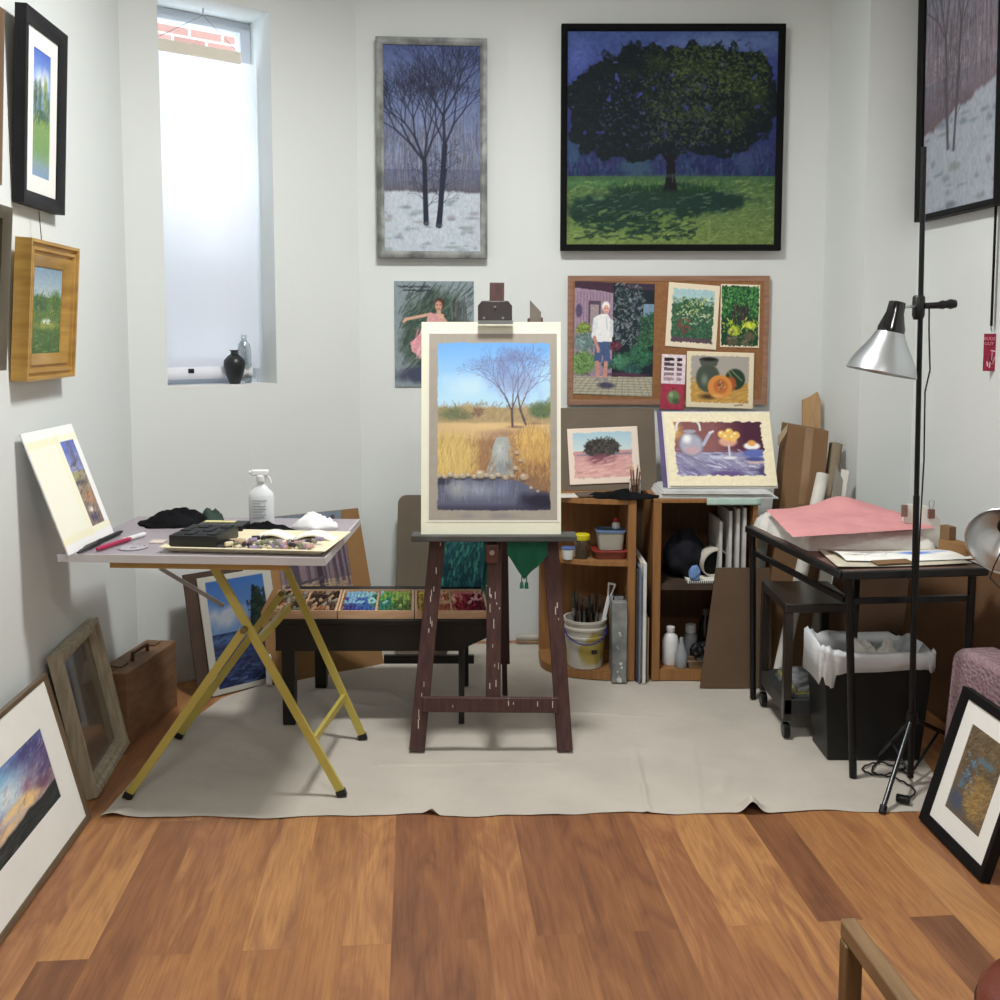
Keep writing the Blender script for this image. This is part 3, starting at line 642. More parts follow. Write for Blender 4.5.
def pt_dancer():
    c = Cv(124, 160, (128, 142, 150), 5)
    c.ell(.5, .50, .47, .44, (62, 84, 72), .25, .35, 1, 10); c.dabs(420, (.06, .95), (.08, .85), 16, 1.8, [(58, 78, 68), (84, 104, 92), (104, 120, 114), (48, 62, 60)], .9, .6, al=.55); c.ell(.3, .88, .34, .10, (66, 72, 96), .5, .6)
    c.poly([(.70, .20), (.90, .2), (.92, .42), (.72, .45)], (84, 90, 90), .7); c.dabs(60, (.7, .9), (.2, .45), 10, 1, [(60, 64, 68), (104, 108, 110)], 1.5, .3)
    sk = (206, 158, 134)
    c.line(.12, .38, .16, .355, 4, sk); c.line(.14, .36, .46, .31, 4.5, sk); c.poly([(.42, .30), (.62, .31), (.62, .45), (.40, .5)], (214, 150, 150)); c.line(.58, .32, .72, .46, 4.5, sk)
    c.line(.56, .32, .56, .27, 6, sk); c.ell(.565, .215, .075, .065, (84, 50, 44), .3); c.ell(.555, .235, .052, .055, (196, 142, 118), .3); c.line(.54, .262, .575, .262, 1, (150, 70, 70)); c.line(.53, .225, .545, .225, 1, (70, 44, 40)); c.line(.57, .225, .585, .225, 1, (70, 44, 40))
    c.poly([(.40, .44), (.62, .44), (.80, .66), (.60, .80), (.42, .76), (.22, .66), (.20, .58)], (220, 150, 158)); c.dabs(90, (.24, .74), (.48, .74), 14, 2, [(238, 176, 182), (190, 116, 130), (226, 160, 168)], 1.1, .7, al=.6)
    c.line(.50, .76, .44, .93, 4, sk); c.line(.6, .78, .66, .93, 4, sk)
    q = c.q; x = .05   # scribbled handwriting along the top, not readable in the photograph
    for k in range(26):
        x2 = x + .012 + .008 * q.random(); c.line(x, .045 + .02 * q.random(), x2, .045 + .02 * q.random(), 1.2, (38, 42, 48)); x = x2
    x = .12
    for k in range(24):
        x2 = x + .010 + .008 * q.random(); c.line(x, .08 + .02 * q.random(), x2, .08 + .02 * q.random(), 1.2, (38, 42, 48)); x = x2
    c.shade(.08, 50, 50, 2); return c
def pt_garden():
    c = Cv(124, 178, (60, 66, 84), 8)
    c.poly([(0, .04), (.5, .10), (.5, .85), (0, .85)], (150, 124, 148))
    for k in range(12): c.line(.04 * k, .1, .04 * k, .6, 1, (110, 88, 112), .8)
    c.poly([(0, .0), (.5, .0), (.5, .09), (0, .06)], (66, 44, 60)); c.poly([(.18, .17), (.33, .17), (.33, .45), (.18, .45)], (84, 70, 84)); c.poly([(.205, .2), (.305, .2), (.305, .44), (.205, .44)], (150, 134, 140)); c.ell(.06, .26, .05, .07, (84, 74, 104), .3)
    c.poly([(.48, .0), (1, .0), (1, .85), (.48, .85)], (30, 42, 50)); c.poly([(.86, .18), (1, .18), (1, .30), (.86, .30)], (110, 140, 170)); c.poly([(.6, 0), (1, 0), (1, .06), (.6, .05)], (64, 48, 66))
    c.dabs(420, (.5, .86), (.02, .55), 4, 2, [(90, 104, 112), (48, 68, 64), (120, 134, 140), (34, 48, 50), (150, 156, 166)], 0, 6, al=.6); c.dabs(200, (.84, 1), (.28, .55), 5, 2, [(62, 104, 66), (40, 80, 60)], 0, 6)
    for (x, y, r, col) in ((.12, .42, .1, (118, 140, 60)), (.14, .54, .15, (96, 120, 120)), (.12, .72, .19, (96, 134, 74)), (.62, .70, .15, (62, 116, 88)), (.84, .64, .18, (44, 96, 70)), (.9, .5, .12, (50, 92, 64)), (.52, .56, .08, (104, 52, 70)), (.75, .76, .12, (40, 80, 74)), (.43, .72, .08, (52, 92, 80))):
        c.ell(x, y, r, r * .62, col, .3, .5, 1, 16); c.dabs(int(500 * r), (x - r, x + r), (y - r * .6, y + r * .6), 4, 1.6, [[min(255, v * 1.35) for v in col], [v * .6 for v in col]], .5, 4, mask=c.ellm(x, y, r, r * .6), al=.6)
    c.poly([(0, .84), (1, .82), (1, 1), (0, 1)], (172, 166, 142)); c.ell(.7, .81, .35, .025, (84, 50, 70), .5, .5)
    for k in range(7): c.line(0, .85 + .024 * k, 1, .84 + .024 * k, 1, (104, 100, 96), .7)
    for k in range(16): c.line(.04 + .065 * k, .84, -.2 + .09 * k, 1, 1, (104, 100, 96), .6)
    c.ell(.42, .91, .14, .035, (74, 70, 92), .5, .2); sk = (190, 132, 120)
    c.poly([(.27, .51), (.45, .51), (.46, .71), (.37, .72), (.365, .6), (.35, .71), (.26, .70)], (66, 88, 134)); c.line(.30, .71, .31, .84, 6, sk); c.line(.41, .71, .40, .84, 6, sk); c.ell(.31, .86, .035, .02, (130, 130, 140), .3); c.ell(.41, .86, .04, .02, (130, 130, 140), .3)
    c.poly([(.26, .31), (.34, .28), (.42, .28), (.47, .34), (.475, .52), (.27, .53)], (224, 226, 230)); c.line(.27, .33, .25, .48, 7, (208, 212, 220)); c.line(.26, .49, .31, .60, 5, sk); c.line(.47, .34, .475, .47, 5, (200, 204, 212)); c.ell(.31, .61, .025, .018, sk, .3)
    c.ell(.395, .215, .058, .052, (232, 226, 222), .3); c.ell(.40, .24, .044, .045, (214, 158, 146), .3); c.line(.385, .235, .39, .235, 1.2, (90, 60, 60)); c.line(.415, .235, .42, .235, 1.2, (90, 60, 60)); c.line(.39, .262, .415, .262, 1, (150, 84, 84)); c.line(.40, .30, .42, .42, 1, (170, 176, 190))
    c.shade(.10, 60, 80, 2); return c
def pt_bush(kind):
    c = Cv(84, 104, (226, 212, 184), 20 + kind); m0 = .10 if kind == 0 else .03
    box = ((c.X > m0) & (c.X < 1 - m0) & (c.Y > m0 * .9) & (c.Y < 1 - m0 * .9)).astype(float); keep = c.a.copy()
    if kind == 0:
        c.grad(0, .35, (150, 196, 214), (170, 200, 190)); c.mix((c.Y > .33).astype(float), (50, 92, 68)); c.ell(.5, .55, .46, .34, (50, 96, 68), .2, .8, 1, 14); c.a[int(.84 * c.h):] = (90, 72, 84)
        c.dabs(700, (.1, .9), (.22, .84), 2.6, 1.5, [(70, 120, 84), (44, 84, 64), (92, 140, 96), (36, 66, 60)], 0, 6, al=.6); c.dabs(46, (.2, .8), (.22, .5), 2.4, 1.6, [(190, 200, 110), (206, 214, 150)], 0, 3, al=.8); c.dabs(26, (.3, .85), (.45, .62), 2.4, 1.5, [(210, 216, 184)], 0, 2); c.dabs(22, (.2, .5), (.55, .78), 3, 2, [(150, 54, 64)], 0, 4)
    else:
        c.a[:] = (28, 70, 50); c.dabs(700, (0, 1), (.04, .5), 3, 1.8, [(66, 136, 60), (50, 124, 58), (110, 184, 82), (30, 90, 54)], 0, 6, al=.7); c.dabs(80, (.3, .7), (.38, .62), 8, 2, [(70, 58, 58), (50, 46, 52)], 1.5, .8)
        c.ell(.35, .74, .2, .09, (176, 196, 40), .4, .7); c.ell(.75, .64, .2, .07, (190, 206, 50), .4, .7); c.dabs(90, (.1, .95), (.56, .8), 4, 2, [(210, 220, 60), (150, 176, 40), (80, 110, 40)], 0, 6)
        for (x, y, r) in ((.75, .82, .18), (.3, .9, .2), (.62, .92, .14)): c.ell(x, y, r, r * .5, (92, 88, 66), .4, .3)
        c.dabs(40, (.1, .9), (.75, .98), 6, 1.4, [(56, 54, 44), (130, 124, 96)], .3, 2)
    n = (c.noise(20, 20) - .5) * .05; box = ((c.X > m0 + n) & (c.X < 1 - m0 + n) & (c.Y > m0 * .9 + n) & (c.Y < 1 - m0 * .9 + n)).astype(float)
    c.shade(.08, 40, 40); b = box[..., None]; c.a = keep * (1 - b) + c.a * b; return c
def pt_swatch():
    c = Cv(44, 94, (226, 206, 214), 31)
    for r_ in range(5):
        for k in range(2):
            y = .06 + r_ * .088; v = 34 + r_ * 34
            c.poly([(.10 + k * .52, y), (.10 + k * .52 + (.42 if k == 0 else .22), y + .01), (.52 if k == 0 else .84, y + .06), (.12 + k * .52, y + .065)], (v, v * .82, v * .9), .92)
    c.poly([(0, .53), (1, .53), (1, 1), (0, 1)], (176, 52, 78)); c.shade(.12, 14, 20); c.ell(.54, .77, .30, .14, (104, 132, 84), .3, .1); c.ell(.44, .73, .12, .06, (150, 172, 120), .6); c.ell(.64, .84, .2, .07, (70, 92, 62), .6); c.line(.5, .64, .55, .6, 1.5, (70, 50, 40)); return c
def pt_pumpkin():
    c = Cv(104, 86, (232, 214, 180), 33); k0 = c.a.copy()
    c.grad(0, .55, (166, 160, 156), (176, 166, 150)); c.grad(.55, 1, (196, 146, 62), (208, 158, 70)); c.dabs(120, (.05, .95), (.5, .95), 8, 2, [(216, 168, 84), (180, 128, 56)], .2, .6, al=.5); c.ell(.33, .80, .18, .07, (84, 60, 36), .8)
    c.ell(.32, .47, .19, .27, (74, 86, 74), .15); c.ell(.27, .5, .07, .14, (124, 138, 120), .8); c.poly([(.18, .14), (.48, .14), (.44, .26), (.22, .26)], (84, 90, 80)); c.ell(.33, .14, .15, .045, (58, 62, 60), .2); c.ell(.33, .14, .10, .025, (34, 36, 36), .2)
    c.ell(.72, .48, .16, .2, (44, 66, 50), .15); c.line(.66, .32, .82, .5, 1.6, (130, 146, 100)); c.line(.62, .34, .74, .6, 1.6, (130, 146, 100)); c.ell(.66, .56, .09, .15, (178, 84, 44), .3)
    c.ell(.50, .62, .19, .22, (226, 142, 58), .1); c.ell(.51, .61, .12, .15, (206, 108, 50), .25); c.ell(.51, .60, .055, .09, (150, 76, 50), .4); c.dabs(30, (.46, .56), (.5, .68), 3, 1.2, [(236, 170, 96), (120, 56, 44)], 1.5, 2); c.ell(.46, .78, .12, .05, (236, 180, 110), .8, 0, .6)
    n = (c.noise(20, 20) - .5) * .03; b = ((c.X > .07 + n) & (c.X < .92 + n) & (c.Y > .08 + n) & (c.Y < .90 + n)).astype(float)[..., None]; c.a = k0 * (1 - b) + c.a * b; c.line(.72, .94, .84, .93, 1.2, (60, 50, 50)); return c
def pt_pinkfield():
    c = Cv(104, 82, (218, 202, 186), 35); k0 = c.a.copy()
    c.grad(0, .42, (140, 184, 206), (190, 206, 208)); c.grad(.42, 1, (196, 140, 140), (216, 170, 160)); c.ell(.5, .48, .5, .03, (120, 118, 140), .5, .5)
    c.ell(.47, .36, .26, .17, (58, 56, 52), .12, .5, 1, 14); c.ell(.60, .33, .14, .14, (66, 62, 58), .3, .6); c.dabs(240, (.22, .74), (.2, .48), 3, 2, [(84, 80, 70), (44, 42, 44), (70, 62, 66)], 0, 6, mask=c.ellm(.48, .35, .26, .17), al=.7); c.ell(.46, .56, .26, .11, (120, 66, 84), .5, .5, .9)
    c.dabs(150, (.1, .9), (.55, .92), 9, 1.6, [(226, 184, 170), (206, 150, 146), (190, 126, 130)], .15, .4, al=.4)
    n = (c.noise(20, 20) - .5) * .04; b = ((c.X > .08 + n) & (c.X < .90 + n) & (c.Y > .09 + n) & (c.Y < .89 + n)).astype(float)[..., None]; c.a = k0 * (1 - b) + c.a * b; return c
def pt_teapot():
    c = Cv(170, 110, (222, 212, 178), 37); k0 = c.a.copy()
    c.grad(0, .55, (126, 76, 76), (140, 88, 88)); c.mix(np.clip((c.X - .45) / .3, 0, 1) * (c.Y < .55), (74, 34, 56)); c.ell(.07, .25, .14, .2, (206, 164, 84), .8, .6); c.grad(.55, 1, (150, 150, 184), (110, 104, 150))
    c.dabs(260, (.03, .97), (.5, .95), 18, 1.8, [(206, 208, 224), (96, 88, 140), (150, 150, 180), (84, 76, 124), (120, 112, 150)], -.35, .8, al=.45); c.ell(.55, .84, .2, .06, (96, 78, 136), .5, .5); c.ell(.9, .8, .1, .1, (74, 66, 116), .5, .3)
    c.ell(.235, .44, .125, .17, (120, 120, 146), .12); c.ell(.235, .44, .112, .155, (158, 160, 180), .2); c.ell(.20, .36, .06, .09, (226, 228, 232), .8); c.ell(.24, .52, .1, .08, (190, 150, 160), .8); c.ell(.23, .26, .07, .03, (150, 150, 166), .3)
    for t in range(20):
        a = math.pi * t / 19; x, y = .22 + .11 * math.cos(a), .24 - .15 * math.sin(a) ** .6
        if t: c.line(px_, py_, x, y, 3.2, (204, 206, 218))
        px_, py_ = x, y
    c.line(.35, .44, .42, .28, 5, (166, 168, 190)); c.line(.42, .28, .45, .26, 3, (200, 200, 214))
    c.ell(.58, .40, .10, .08, (206, 150, 130), .3)
    for (x, y) in ((.53, .30), (.60, .27), (.66, .31), (.57, .34), (.63, .35)): c.ell(x, y, .045, .06, (226, 176, 84), .3); c.ell(x - .01, y - .02, .018, .02, (246, 222, 150), .6)
    c.line(.585, .46, .585, .60, 3, (190, 190, 206)); c.ell(.585, .62, .08, .025, (204, 206, 216), .4); c.ell(.46, .60, .08, .05, (176, 184, 208), .4); c.ell(.46, .575, .06, .02, (110, 110, 150), .4)
    c.ell(.80, .46, .09, .06, (230, 226, 226), .3); c.ell(.80, .42, .05, .05, (220, 150, 76), .4); c.ell(.81, .56, .13, .07, (84, 100, 176), .4); c.ell(.82, .66, .13, .05, (200, 170, 160), .5); c.ell(.82, .64, .12, .035, (70, 80, 150), .4)
    n = (c.noise(24, 20) - .5) * .04; b = ((c.X > .09 + n) & (c.X < .90 + n) & (c.Y > .13 + n) & (c.Y < .86 + n)).astype(float)[..., None]; c.a = k0 * (1 - b) + c.a * b; c.shade(.05, 50, 40); return c
def pt_sunset():
    c = Cv(140, 150, (110, 150, 200), 41)
    c.grad(0, .8, (92, 120, 190), (200, 170, 150)); c.ell(.42, .30, .34, .34, (120, 186, 224), .9, .6, 1, 6); c.ell(.52, .42, .26, .28, (214, 226, 232), .9, .8, .9, 6)
    for (x, y, rx, ry, col) in ((.9, .15, .35, .25, (70, 66, 120)), (.12, .35, .24, .34, (92, 78, 136)), (.95, .45, .25, .3, (86, 66, 116)), (.15, .72, .25, .2, (104, 80, 130)), (.7, .48, .1, .16, (150, 104, 130)), (.05, .1, .2, .2, (86, 96, 160)), (.85, .62, .2, .12, (112, 76, 100))): c.ell(x, y, rx, ry, col, .8, 1.0, .85, 8)
    for (x, y, rx, ry) in ((.5, .58, .2, .07), (.66, .60, .16, .1), (.38, .70, .2, .06), (.72, .66, .14, .05)): c.ell(x, y, rx, ry, (240, 196, 116), .8, .9, .8, 10)
    c.dabs(260, (0, 1), (0, .75), 9, 2.4, [(110, 90, 150), (150, 120, 160), (190, 200, 224), (80, 74, 130), (226, 180, 140)], .8, 1, al=.2)
    gr = np.clip((c.Y - .74 - .10 * (c.noise(6, 2) - .5) - .05 * (.5 - c.X)) / .03, 0, 1); c.mix(gr, (50, 54, 52)); c.dabs(200, (0, 1), (.8, 1), 8, 2, [(70, 76, 64), (40, 44, 50), (62, 60, 76)], 0, .8, al=.6); c.shade(.06, 60, 60); return c
def pt_meadow(kind):
    c = Cv(90, 150, (120, 160, 210), 43 + kind)
    if kind == 0:
        c.grad(0, .3, (70, 104, 206), (150, 180, 220)); c.ell(.5, .26, .5, .14, (206, 214, 226), .7, .8, 1, 6); c.grad(.55, .85, (120, 156, 84), (110, 150, 96), mask=(c.Y > .52).astype(float)); c.grad(.8, 1, (130, 156, 140), (120, 150, 190), mask=np.clip((c.Y - .78) / .12, 0, 1))
        for (x, y, rx, ry, col) in ((.18, .38, .16, .15, (60, 84, 90)), (.42, .38, .12, .18, (74, 98, 80)), (.72, .36, .14, .18, (130, 152, 80)), (.9, .42, .14, .12, (90, 120, 100)), (.5, .50, .5, .05, (70, 100, 84))): c.ell(x, y, rx, ry, col, .5, .8, .9, 12)
        c.dabs(300, (0, 1), (.3, .6), 6, 1.6, [(90, 120, 90), (140, 160, 90), (60, 84, 80)], 1.2, 1.5, al=.5)
    else:
        c.grad(0, .35, (120, 150, 176), (170, 190, 196)); c.grad(.35, 1, (104, 130, 66), (70, 104, 62)); c.ell(.3, .42, .3, .12, (70, 100, 66), .5, .6); c.ell(.8, .4, .25, .16, (84, 112, 60), .5, .6); c.ell(.5, .66, .5, .06, (150, 160, 70), .7, .5); c.ell(.5, .62, .2, .04, (220, 226, 210), .7, .4)
        c.dabs(260, (0, 1), (.3, 1), 6, 1.8, [(90, 120, 60), (140, 156, 70), (60, 90, 56), (110, 150, 120)], .6, 2, al=.5)
    c.shade(.08, 50, 60); return c
def pt_strip():
    c = Cv(110, 150, (236, 236, 232), 47)
    c.poly([(.01, .08), (.57, .08), (.57, .92), (.01, .92)], (236, 228, 200)); tape = (222, 212, 180)
    for r_ in ([(0, .08), (1, .08), (1, .14), (0, .14)], [(0, .87), (1, .87), (1, .92), (0, .92)], [(.55, .06), (.62, .06), (.62, .94), (.55, .94)]): c.poly(r_, tape, .75)
    s = (c.X > .63) & (c.X < .90) & (c.Y > .13) & (c.Y < .87); keep = c.a.copy()
    c.grad(.1, .4, (80, 104, 200), (130, 140, 190)); c.grad(.4, .9, (150, 140, 110), (120, 96, 90)); c.ell(.76, .26, .08, .14, (110, 104, 140), .8, .8, .8, 16); c.ell(.68, .45, .1, .07, (150, 150, 100), .6, .6); c.ell(.78, .62, .12, .07, (170, 122, 84), .5, .8); c.ell(.72, .5, .15, .03, (90, 84, 84), .5, .8); c.ell(.76, .8, .1, .06, (84, 76, 96), .5, .8); c.ell(.72, .73, .06, .03, (210, 200, 190), .5, .6)
    c.dabs(160, (.63, .9), (.13, .87), 6, 1.6, [(110, 96, 90), (180, 150, 120), (90, 96, 140), (70, 70, 70)], .6, 1.6, al=.5); c.a = np.where(s[..., None], c.a, keep); return c
def pt_sea():
    c = Cv(90, 140, (222, 218, 206), 51); k0 = c.a.copy()
    c.grad(0, .5, (56, 116, 210), (120, 160, 216)); c.ell(.3, .36, .3, .12, (190, 200, 220), .7, .8); c.grad(.5, 1, (50, 70, 130), (34, 48, 96)); c.ell(.3, .56, .3, .05, (84, 120, 180), .7, .5); c.ell(.68, .48, .16, .09, (130, 104, 110), .4, .9)
    c.poly([(.62, .48), (.68, .22), (.72, .12), (.80, .20), (.92, .46), (.86, .52)], (34, 52, 46)); c.dabs(160, (.6, .92), (.14, .52), 4, 2, [(44, 70, 56), (26, 38, 40)], .3, 3, mask=c.ellm(.76, .36, .16, .22)); c.dabs(240, (.05, .95), (.52, .95), 8, 1.8, [(64, 90, 160), (30, 40, 84), (96, 84, 110), (110, 140, 190)], .1, .8, al=.5)
    b = ((c.X > .10) & (c.X < .88) & (c.Y > .05) & (c.Y < .95)).astype(float)[..., None]; c.a = k0 * (1 - b) + c.a * b; return c
def pt_wood():
    c = Cv(90, 130, (110, 98, 112), 53)
    c.grad(0, .25, (100, 116, 130), (130, 116, 130)); c.grad(.25, .75, (120, 100, 116), (112, 92, 98)); c.grad(.75, 1, (150, 128, 104), (134, 106, 92))
    for k in range(22): x = c.q.random(); c.line(x, .05 + .3 * c.q.random(), x + .02, .75 + .12 * c.q.random(), 1 + 4 * c.q.random() ** 2, (62, 52, 66), .85)
    c.line(.55, .1, .57, .92, 7, (54, 44, 54)); c.line(.05, .78, .6, .72, 4, (70, 60, 70)); c.dabs(120, (0, 1), (.78, 1), 8, 1.6, [(170, 146, 110), (110, 84, 80)], .3, .8, al=.5); c.shade(.1, 40, 50); return c
def pt_teal():
    c = Cv(70, 110, (24, 78, 78), 55); c.grad(0, 1, (28, 84, 84), (14, 50, 62)); c.dabs(420, (0, 1), (0, 1), 9, 2, [(40, 120, 108), (20, 60, 74), (60, 150, 120), (16, 40, 56), (36, 96, 110)], 1.4, .6, al=.6); return c
def pt_stream():
    c = Cv(110, 150, (112, 92, 66), 57)
    c.dabs(500, (0, 1), (0, .45), 10, 2.4, [(100, 80, 58), (128, 104, 72), (82, 68, 56), (92, 92, 66)], .6, 1.5, al=.5); c.ell(.3, .5, .3, .3, (96, 78, 58), .8, .5)
    for (x, y, rx, ry) in ((.6, .30, .3, .05), (.35, .38, .1, .06), (.28, .52, .07, .08), (.22, .64, .1, .07)): c.ell(x, y, rx, ry, (84, 116, 136), .6, .7, .9)
    c.ell(.22, .84, .34, .18, (74, 84, 104), .7, .5); c.ell(.62, .68, .32, .24, (144, 114, 62), .7, .4); c.dabs(500, (.3, 1), (.45, .95), 10, 1.4, [(168, 136, 74), (122, 94, 52), (148, 120, 76)], .5, 1, mask=c.ellm(.64, .68, .36, .28), al=.6); c.dabs(60, (.1, .5), (.3, .7), 4, 1.6, [(110, 150, 180), (64, 84, 130)], .3, 2); c.ell(.7, .95, .35, .06, (96, 84, 72), .6, .5); c.shade(.08, 50, 60); return c
def pt_sketch():
    c = Cv(150, 60, (224, 224, 218), 59); c.ell(.62, .6, .22, .16, (84, 122, 214), .6, .9, .9, 8); c.ell(.8, .5, .16, .12, (150, 176, 226), .7, .8, .8); c.ell(.25, .5, .2, .16, (150, 150, 156), .8, .9, .7); c.ell(.12, .7, .12, .1, (176, 160, 140), .8, .6, .6); c.dabs(30, (.1, .5), (.3, .8), 14, 1.2, [(110, 110, 120)], .3, 1, al=.4); return c
# ------------------------------------------------------------------ shared materials
M_black = mat('black_paint', (24, 25, 26), .42, var=.1, spec=.4)
M_blackm = mat('black_metal', (20, 21, 23), .35, metal=.2, var=.05)
M_card = mat('cardboard_brown', (144, 110, 74), .9, var=.06, scale=4, spec=.1)
M_card2 = mat('cardboard_dull', (128, 100, 74), .9, var=.08, scale=4, spec=.1)
M_paper = mat('white_paper', (232, 230, 222), .85, var=.02, spec=.1)
M_cream = mat('cream_tape', (236, 236, 216), .8, var=.03, spec=.15)
M_rag = mat('black_fabric', (22, 22, 25), .95, var=.25, scale=20, bump=.4, bscale=120, spec=.1)
M_white = mat('white_plastic', (226, 228, 230), .4, var=.02)
M_easel = mat('easel_wood', (66, 44, 44), .55, scale=5, stretch=(16, 16, 2), col2=(84, 56, 52), bump=.08, bscale=10)
M_greyboard = mat('grey_brown_board', (112, 102, 90), .9, var=.08, scale=3, spec=.1)
M_chrome = mat('brushed_metal', (190, 194, 198), .28, metal=1.0, var=.06, scale=3)
M_glassj = glassmat('clear_glass')
def inplane(bl, U, V, px, py, lift=0.0):
    n = Vector(U).cross(Vector(V)).normalized(); return PL(px, py, Vector(bl) + n * lift, n)
def slab(name, bl, U, V, t, m, parent=None, bevel=0.0, **k):
    n = Vector(U).cross(Vector(V)).normalized()
    return MB().obox(Vector(bl) - n * t, U, V, n * t).build(name, m, parent, bevel=bevel, **k)
# ------------------------------------------------------------------ pictures on the left wall
NL = Vector((1, .06, 0)).normalized()
def wl(px, py, off): return PL(px, py, Lc + NL * off, NL)
def leftpic(BLp, BRp, TRp, fd, off=.004):
    a, b = wl(*BLp, off + fd), wl(*BRp, off + fd); b.z = a.z = (a.z + b.z) / 2
    U = b - a; V = PL(*TRp, b, U.normalized()) - b; n = U.cross(V).normalized(); return a - n * fd, U, V
bl, U, V = leftpic((24, 203), (65, 215), (68, 36), .035)
o = framed('framed_picture', 'black-framed meadow and sky landscape with white mat, high on the left wall', 'picture', bl, U, V, .045, .035, mat('black_frame', (34, 34, 37), .6, spec=.2), pt_meadow(0), matw=.06, gain=1.15)
bl, U, V = leftpic((27, 382), (75, 376), (80, 249), .05)
M_gold = mat('gold_frame', (176, 134, 66), .38, metal=.35, scale=6, col2=(200, 158, 84), stretch=(1, 1, 6))
o = framed('framed_picture', 'small landscape in a wide gold frame on the left wall', 'picture', bl, U, V, .085, .05, M_gold, pt_meadow(1), prof=[(0, 0), (0, .05), (.010, .05), (.014, .038), (.020, .038), (.024, .046), (.032, .046), (.036, .036), (.044, .036), (.048, .042), (.078, .028), (.085, .02), (.085, 0)], gain=1.1)
top = bl + V + U * .5
MB().tube([top, top + Vector((-.005, 0, .10))], .0015, 6).build('hanging_wire', M_blackm, o)
bl, U, V = leftpic((-62, 190), (1, 162), (5, 10), .03)
framed('framed_picture', 'picture in a thin brown frame cut by the upper left photo edge', 'picture', bl, U, V, .025, .03, mat('brown_frame', (110, 88, 68), .5), pt_meadow(0), matw=.05)
bl, U, V = leftpic((-70, 392), (6, 357), (13, 208), .045)
framed('framed_picture', 'picture in a dark grey-brown frame cut by the left photo edge', 'picture', bl, U, V, .035, .045, mat('pewter_frame', (98, 92, 78), .4, metal=.3), pt_stream())
# leaning on the floor by the left wall
bl, U, V = rect_side(*[F(p[0], p[1]) for p in ((-40, 992), (85, 819))], (-190, 800))
BR = F(85, 819); TR = PL(40, 675, BR, U.normalized()); V = TR - BR
framed('framed_picture', 'large sunset cloud picture with wide white mat leaning on the floor by the left wall', 'picture', bl, U, V, .016, .022, mat('bronze_frame', (122, 104, 84), .4, metal=.4), pt_sunset(), matw=.115, matw_b=.125, gain=1.2, glass=False)
a, b = F(84, 801), F(118, 746); U = b - a; T = PL(90, 622, b, U.normalized()); T0_ = PL(39, 654, a, U.normalized()); V = (T - b) * .6 + (T0_ - a) * .4
t = thing('empty_frame', 'weathered grey wooden frame with dark glass leaning beside the wooden paint box', 'frame', a + U * .5)
M_wf = mat('weathered_wood', (152, 142, 122), .7, scale=6, stretch=(10, 10, 1.5), col2=(180, 168, 146), bump=.15, bscale=20)
frame_bars(MB(), a, U, V, .065, .045, prof=[(0, 0), (0, .045), (.018, .045), (.026, .034), (.038, .034), (.048, .02), (.048, 0)]).build('frame', M_wf, t)
n = U.cross(V).normalized(); ui, vi = U.normalized(), V.normalized()
MB().obox(a + ui * .035 + vi * .035 + n * .003, ui * (U.length - .07), vi * (V.length - .07), n * .008).build('dark_glass', mat('dark_glass', (96, 88, 76), .16, var=.3, scale=3, spec=1.0, coat=.6), t, label='mottled brown-grey reflective glass')  # opaque glossy slab with a mottled brown-grey base colour
# wooden paint box
t = thing('paint_box', 'upright brown wooden paint box with handle standing against the left wall', 'paint box', F(150, 740))
A_, B_ = F(129, 746), F(181, 703); B_ = A_ + (B_ - A_) * .93; bu = B_ - A_
bw = Vector((-bu.y, bu.x, 0)).normalized() * .13
Hh = P(116, 674, A_.y).z
M_box = mat('box_wood', (112, 82, 58), .6, scale=4, stretch=(3, 3, 9), col2=(130, 96, 68))
MB().obox(A_, bu, bw * .55, (0, 0, Hh)).build('box_body', M_box, t, bevel=.004)
MB().obox(A_ + bw * .57, bu, bw * .43, (0, 0, Hh)).build('box_lid', M_box, t, bevel=.004)
bun = bu.normalized(); tc_ = A_ + bw * .4 + UPV * Hh
MB().tube([tc_ + bu * .35, tc_ + bu * .36 + UPV * .03, tc_ + bu * .64 + UPV * .03, tc_ + bu * .65], .008, 8).build('handle', mat('leather_brown', (74, 48, 34), .5), t)
for f in (.15, .8): MB().obox(tc_ + bu * f, bun * .05, bw.normalized() * .05, (0, 0, .006)).build('latch', mat('dull_latch', (112, 84, 60), .45, metal=.4), t)
# ------------------------------------------------------------------ things standing behind the drafting table
dk = (F(196, 700), F(214, 694))
sa, sb = F(211, 697), F(284, 679); sU = sb - sa; sV = PL(195, 579, sa, sU.normalized()) - sa; sn = sU.cross(sV).normalized()
o = slab('backing_board', sa - sU.normalized() * .055 + sn * .006, sU * .8, sV * 1.05, .008, mat('dark_board', (74, 58, 48), .8, var=.1)); setp(o, 'dark brown board leaning on the wall behind the seashore painting', 'board')
a, b = F(211, 697), F(284, 679); U = b - a; T = PL(195, 579, a, U.normalized()); V = T - a
nn = U.cross(V).normalized()
o = canvas_mesh('seashore_painting', pt_sea(), a + nn * .02, U, V, None, .68, thick=.006); setp(o, 'unframed seashore painting with dark pine under the drafting table', 'painting')  # low gain puts the darkness beneath the table into the pigment
a, b = F(284, 684), F(384, 664); U = b - a; T = PL(358, 508, b, U.normalized()); V = T - b; kU, kV, ka = U, V, a
a2 = a - U * .12
o = slab('cardboard_sheet', a2, U * 1.12, V, .006, M_card); setp(o, 'tall brown cardboard sheet leaning on the wall behind the drafting table', 'cardboard')
p1, p2, p3 = inplane(ka, kU, kV, 284, 600, .006), inplane(ka, kU, kV, 355, 598, .006), inplane(ka, kU, kV, 343, 510, .006)
u_ = kU.normalized(); v_ = kV.normalized(); wv = (p2 - p1).dot(u_); hv = (p3 - p2).dot(v_); 
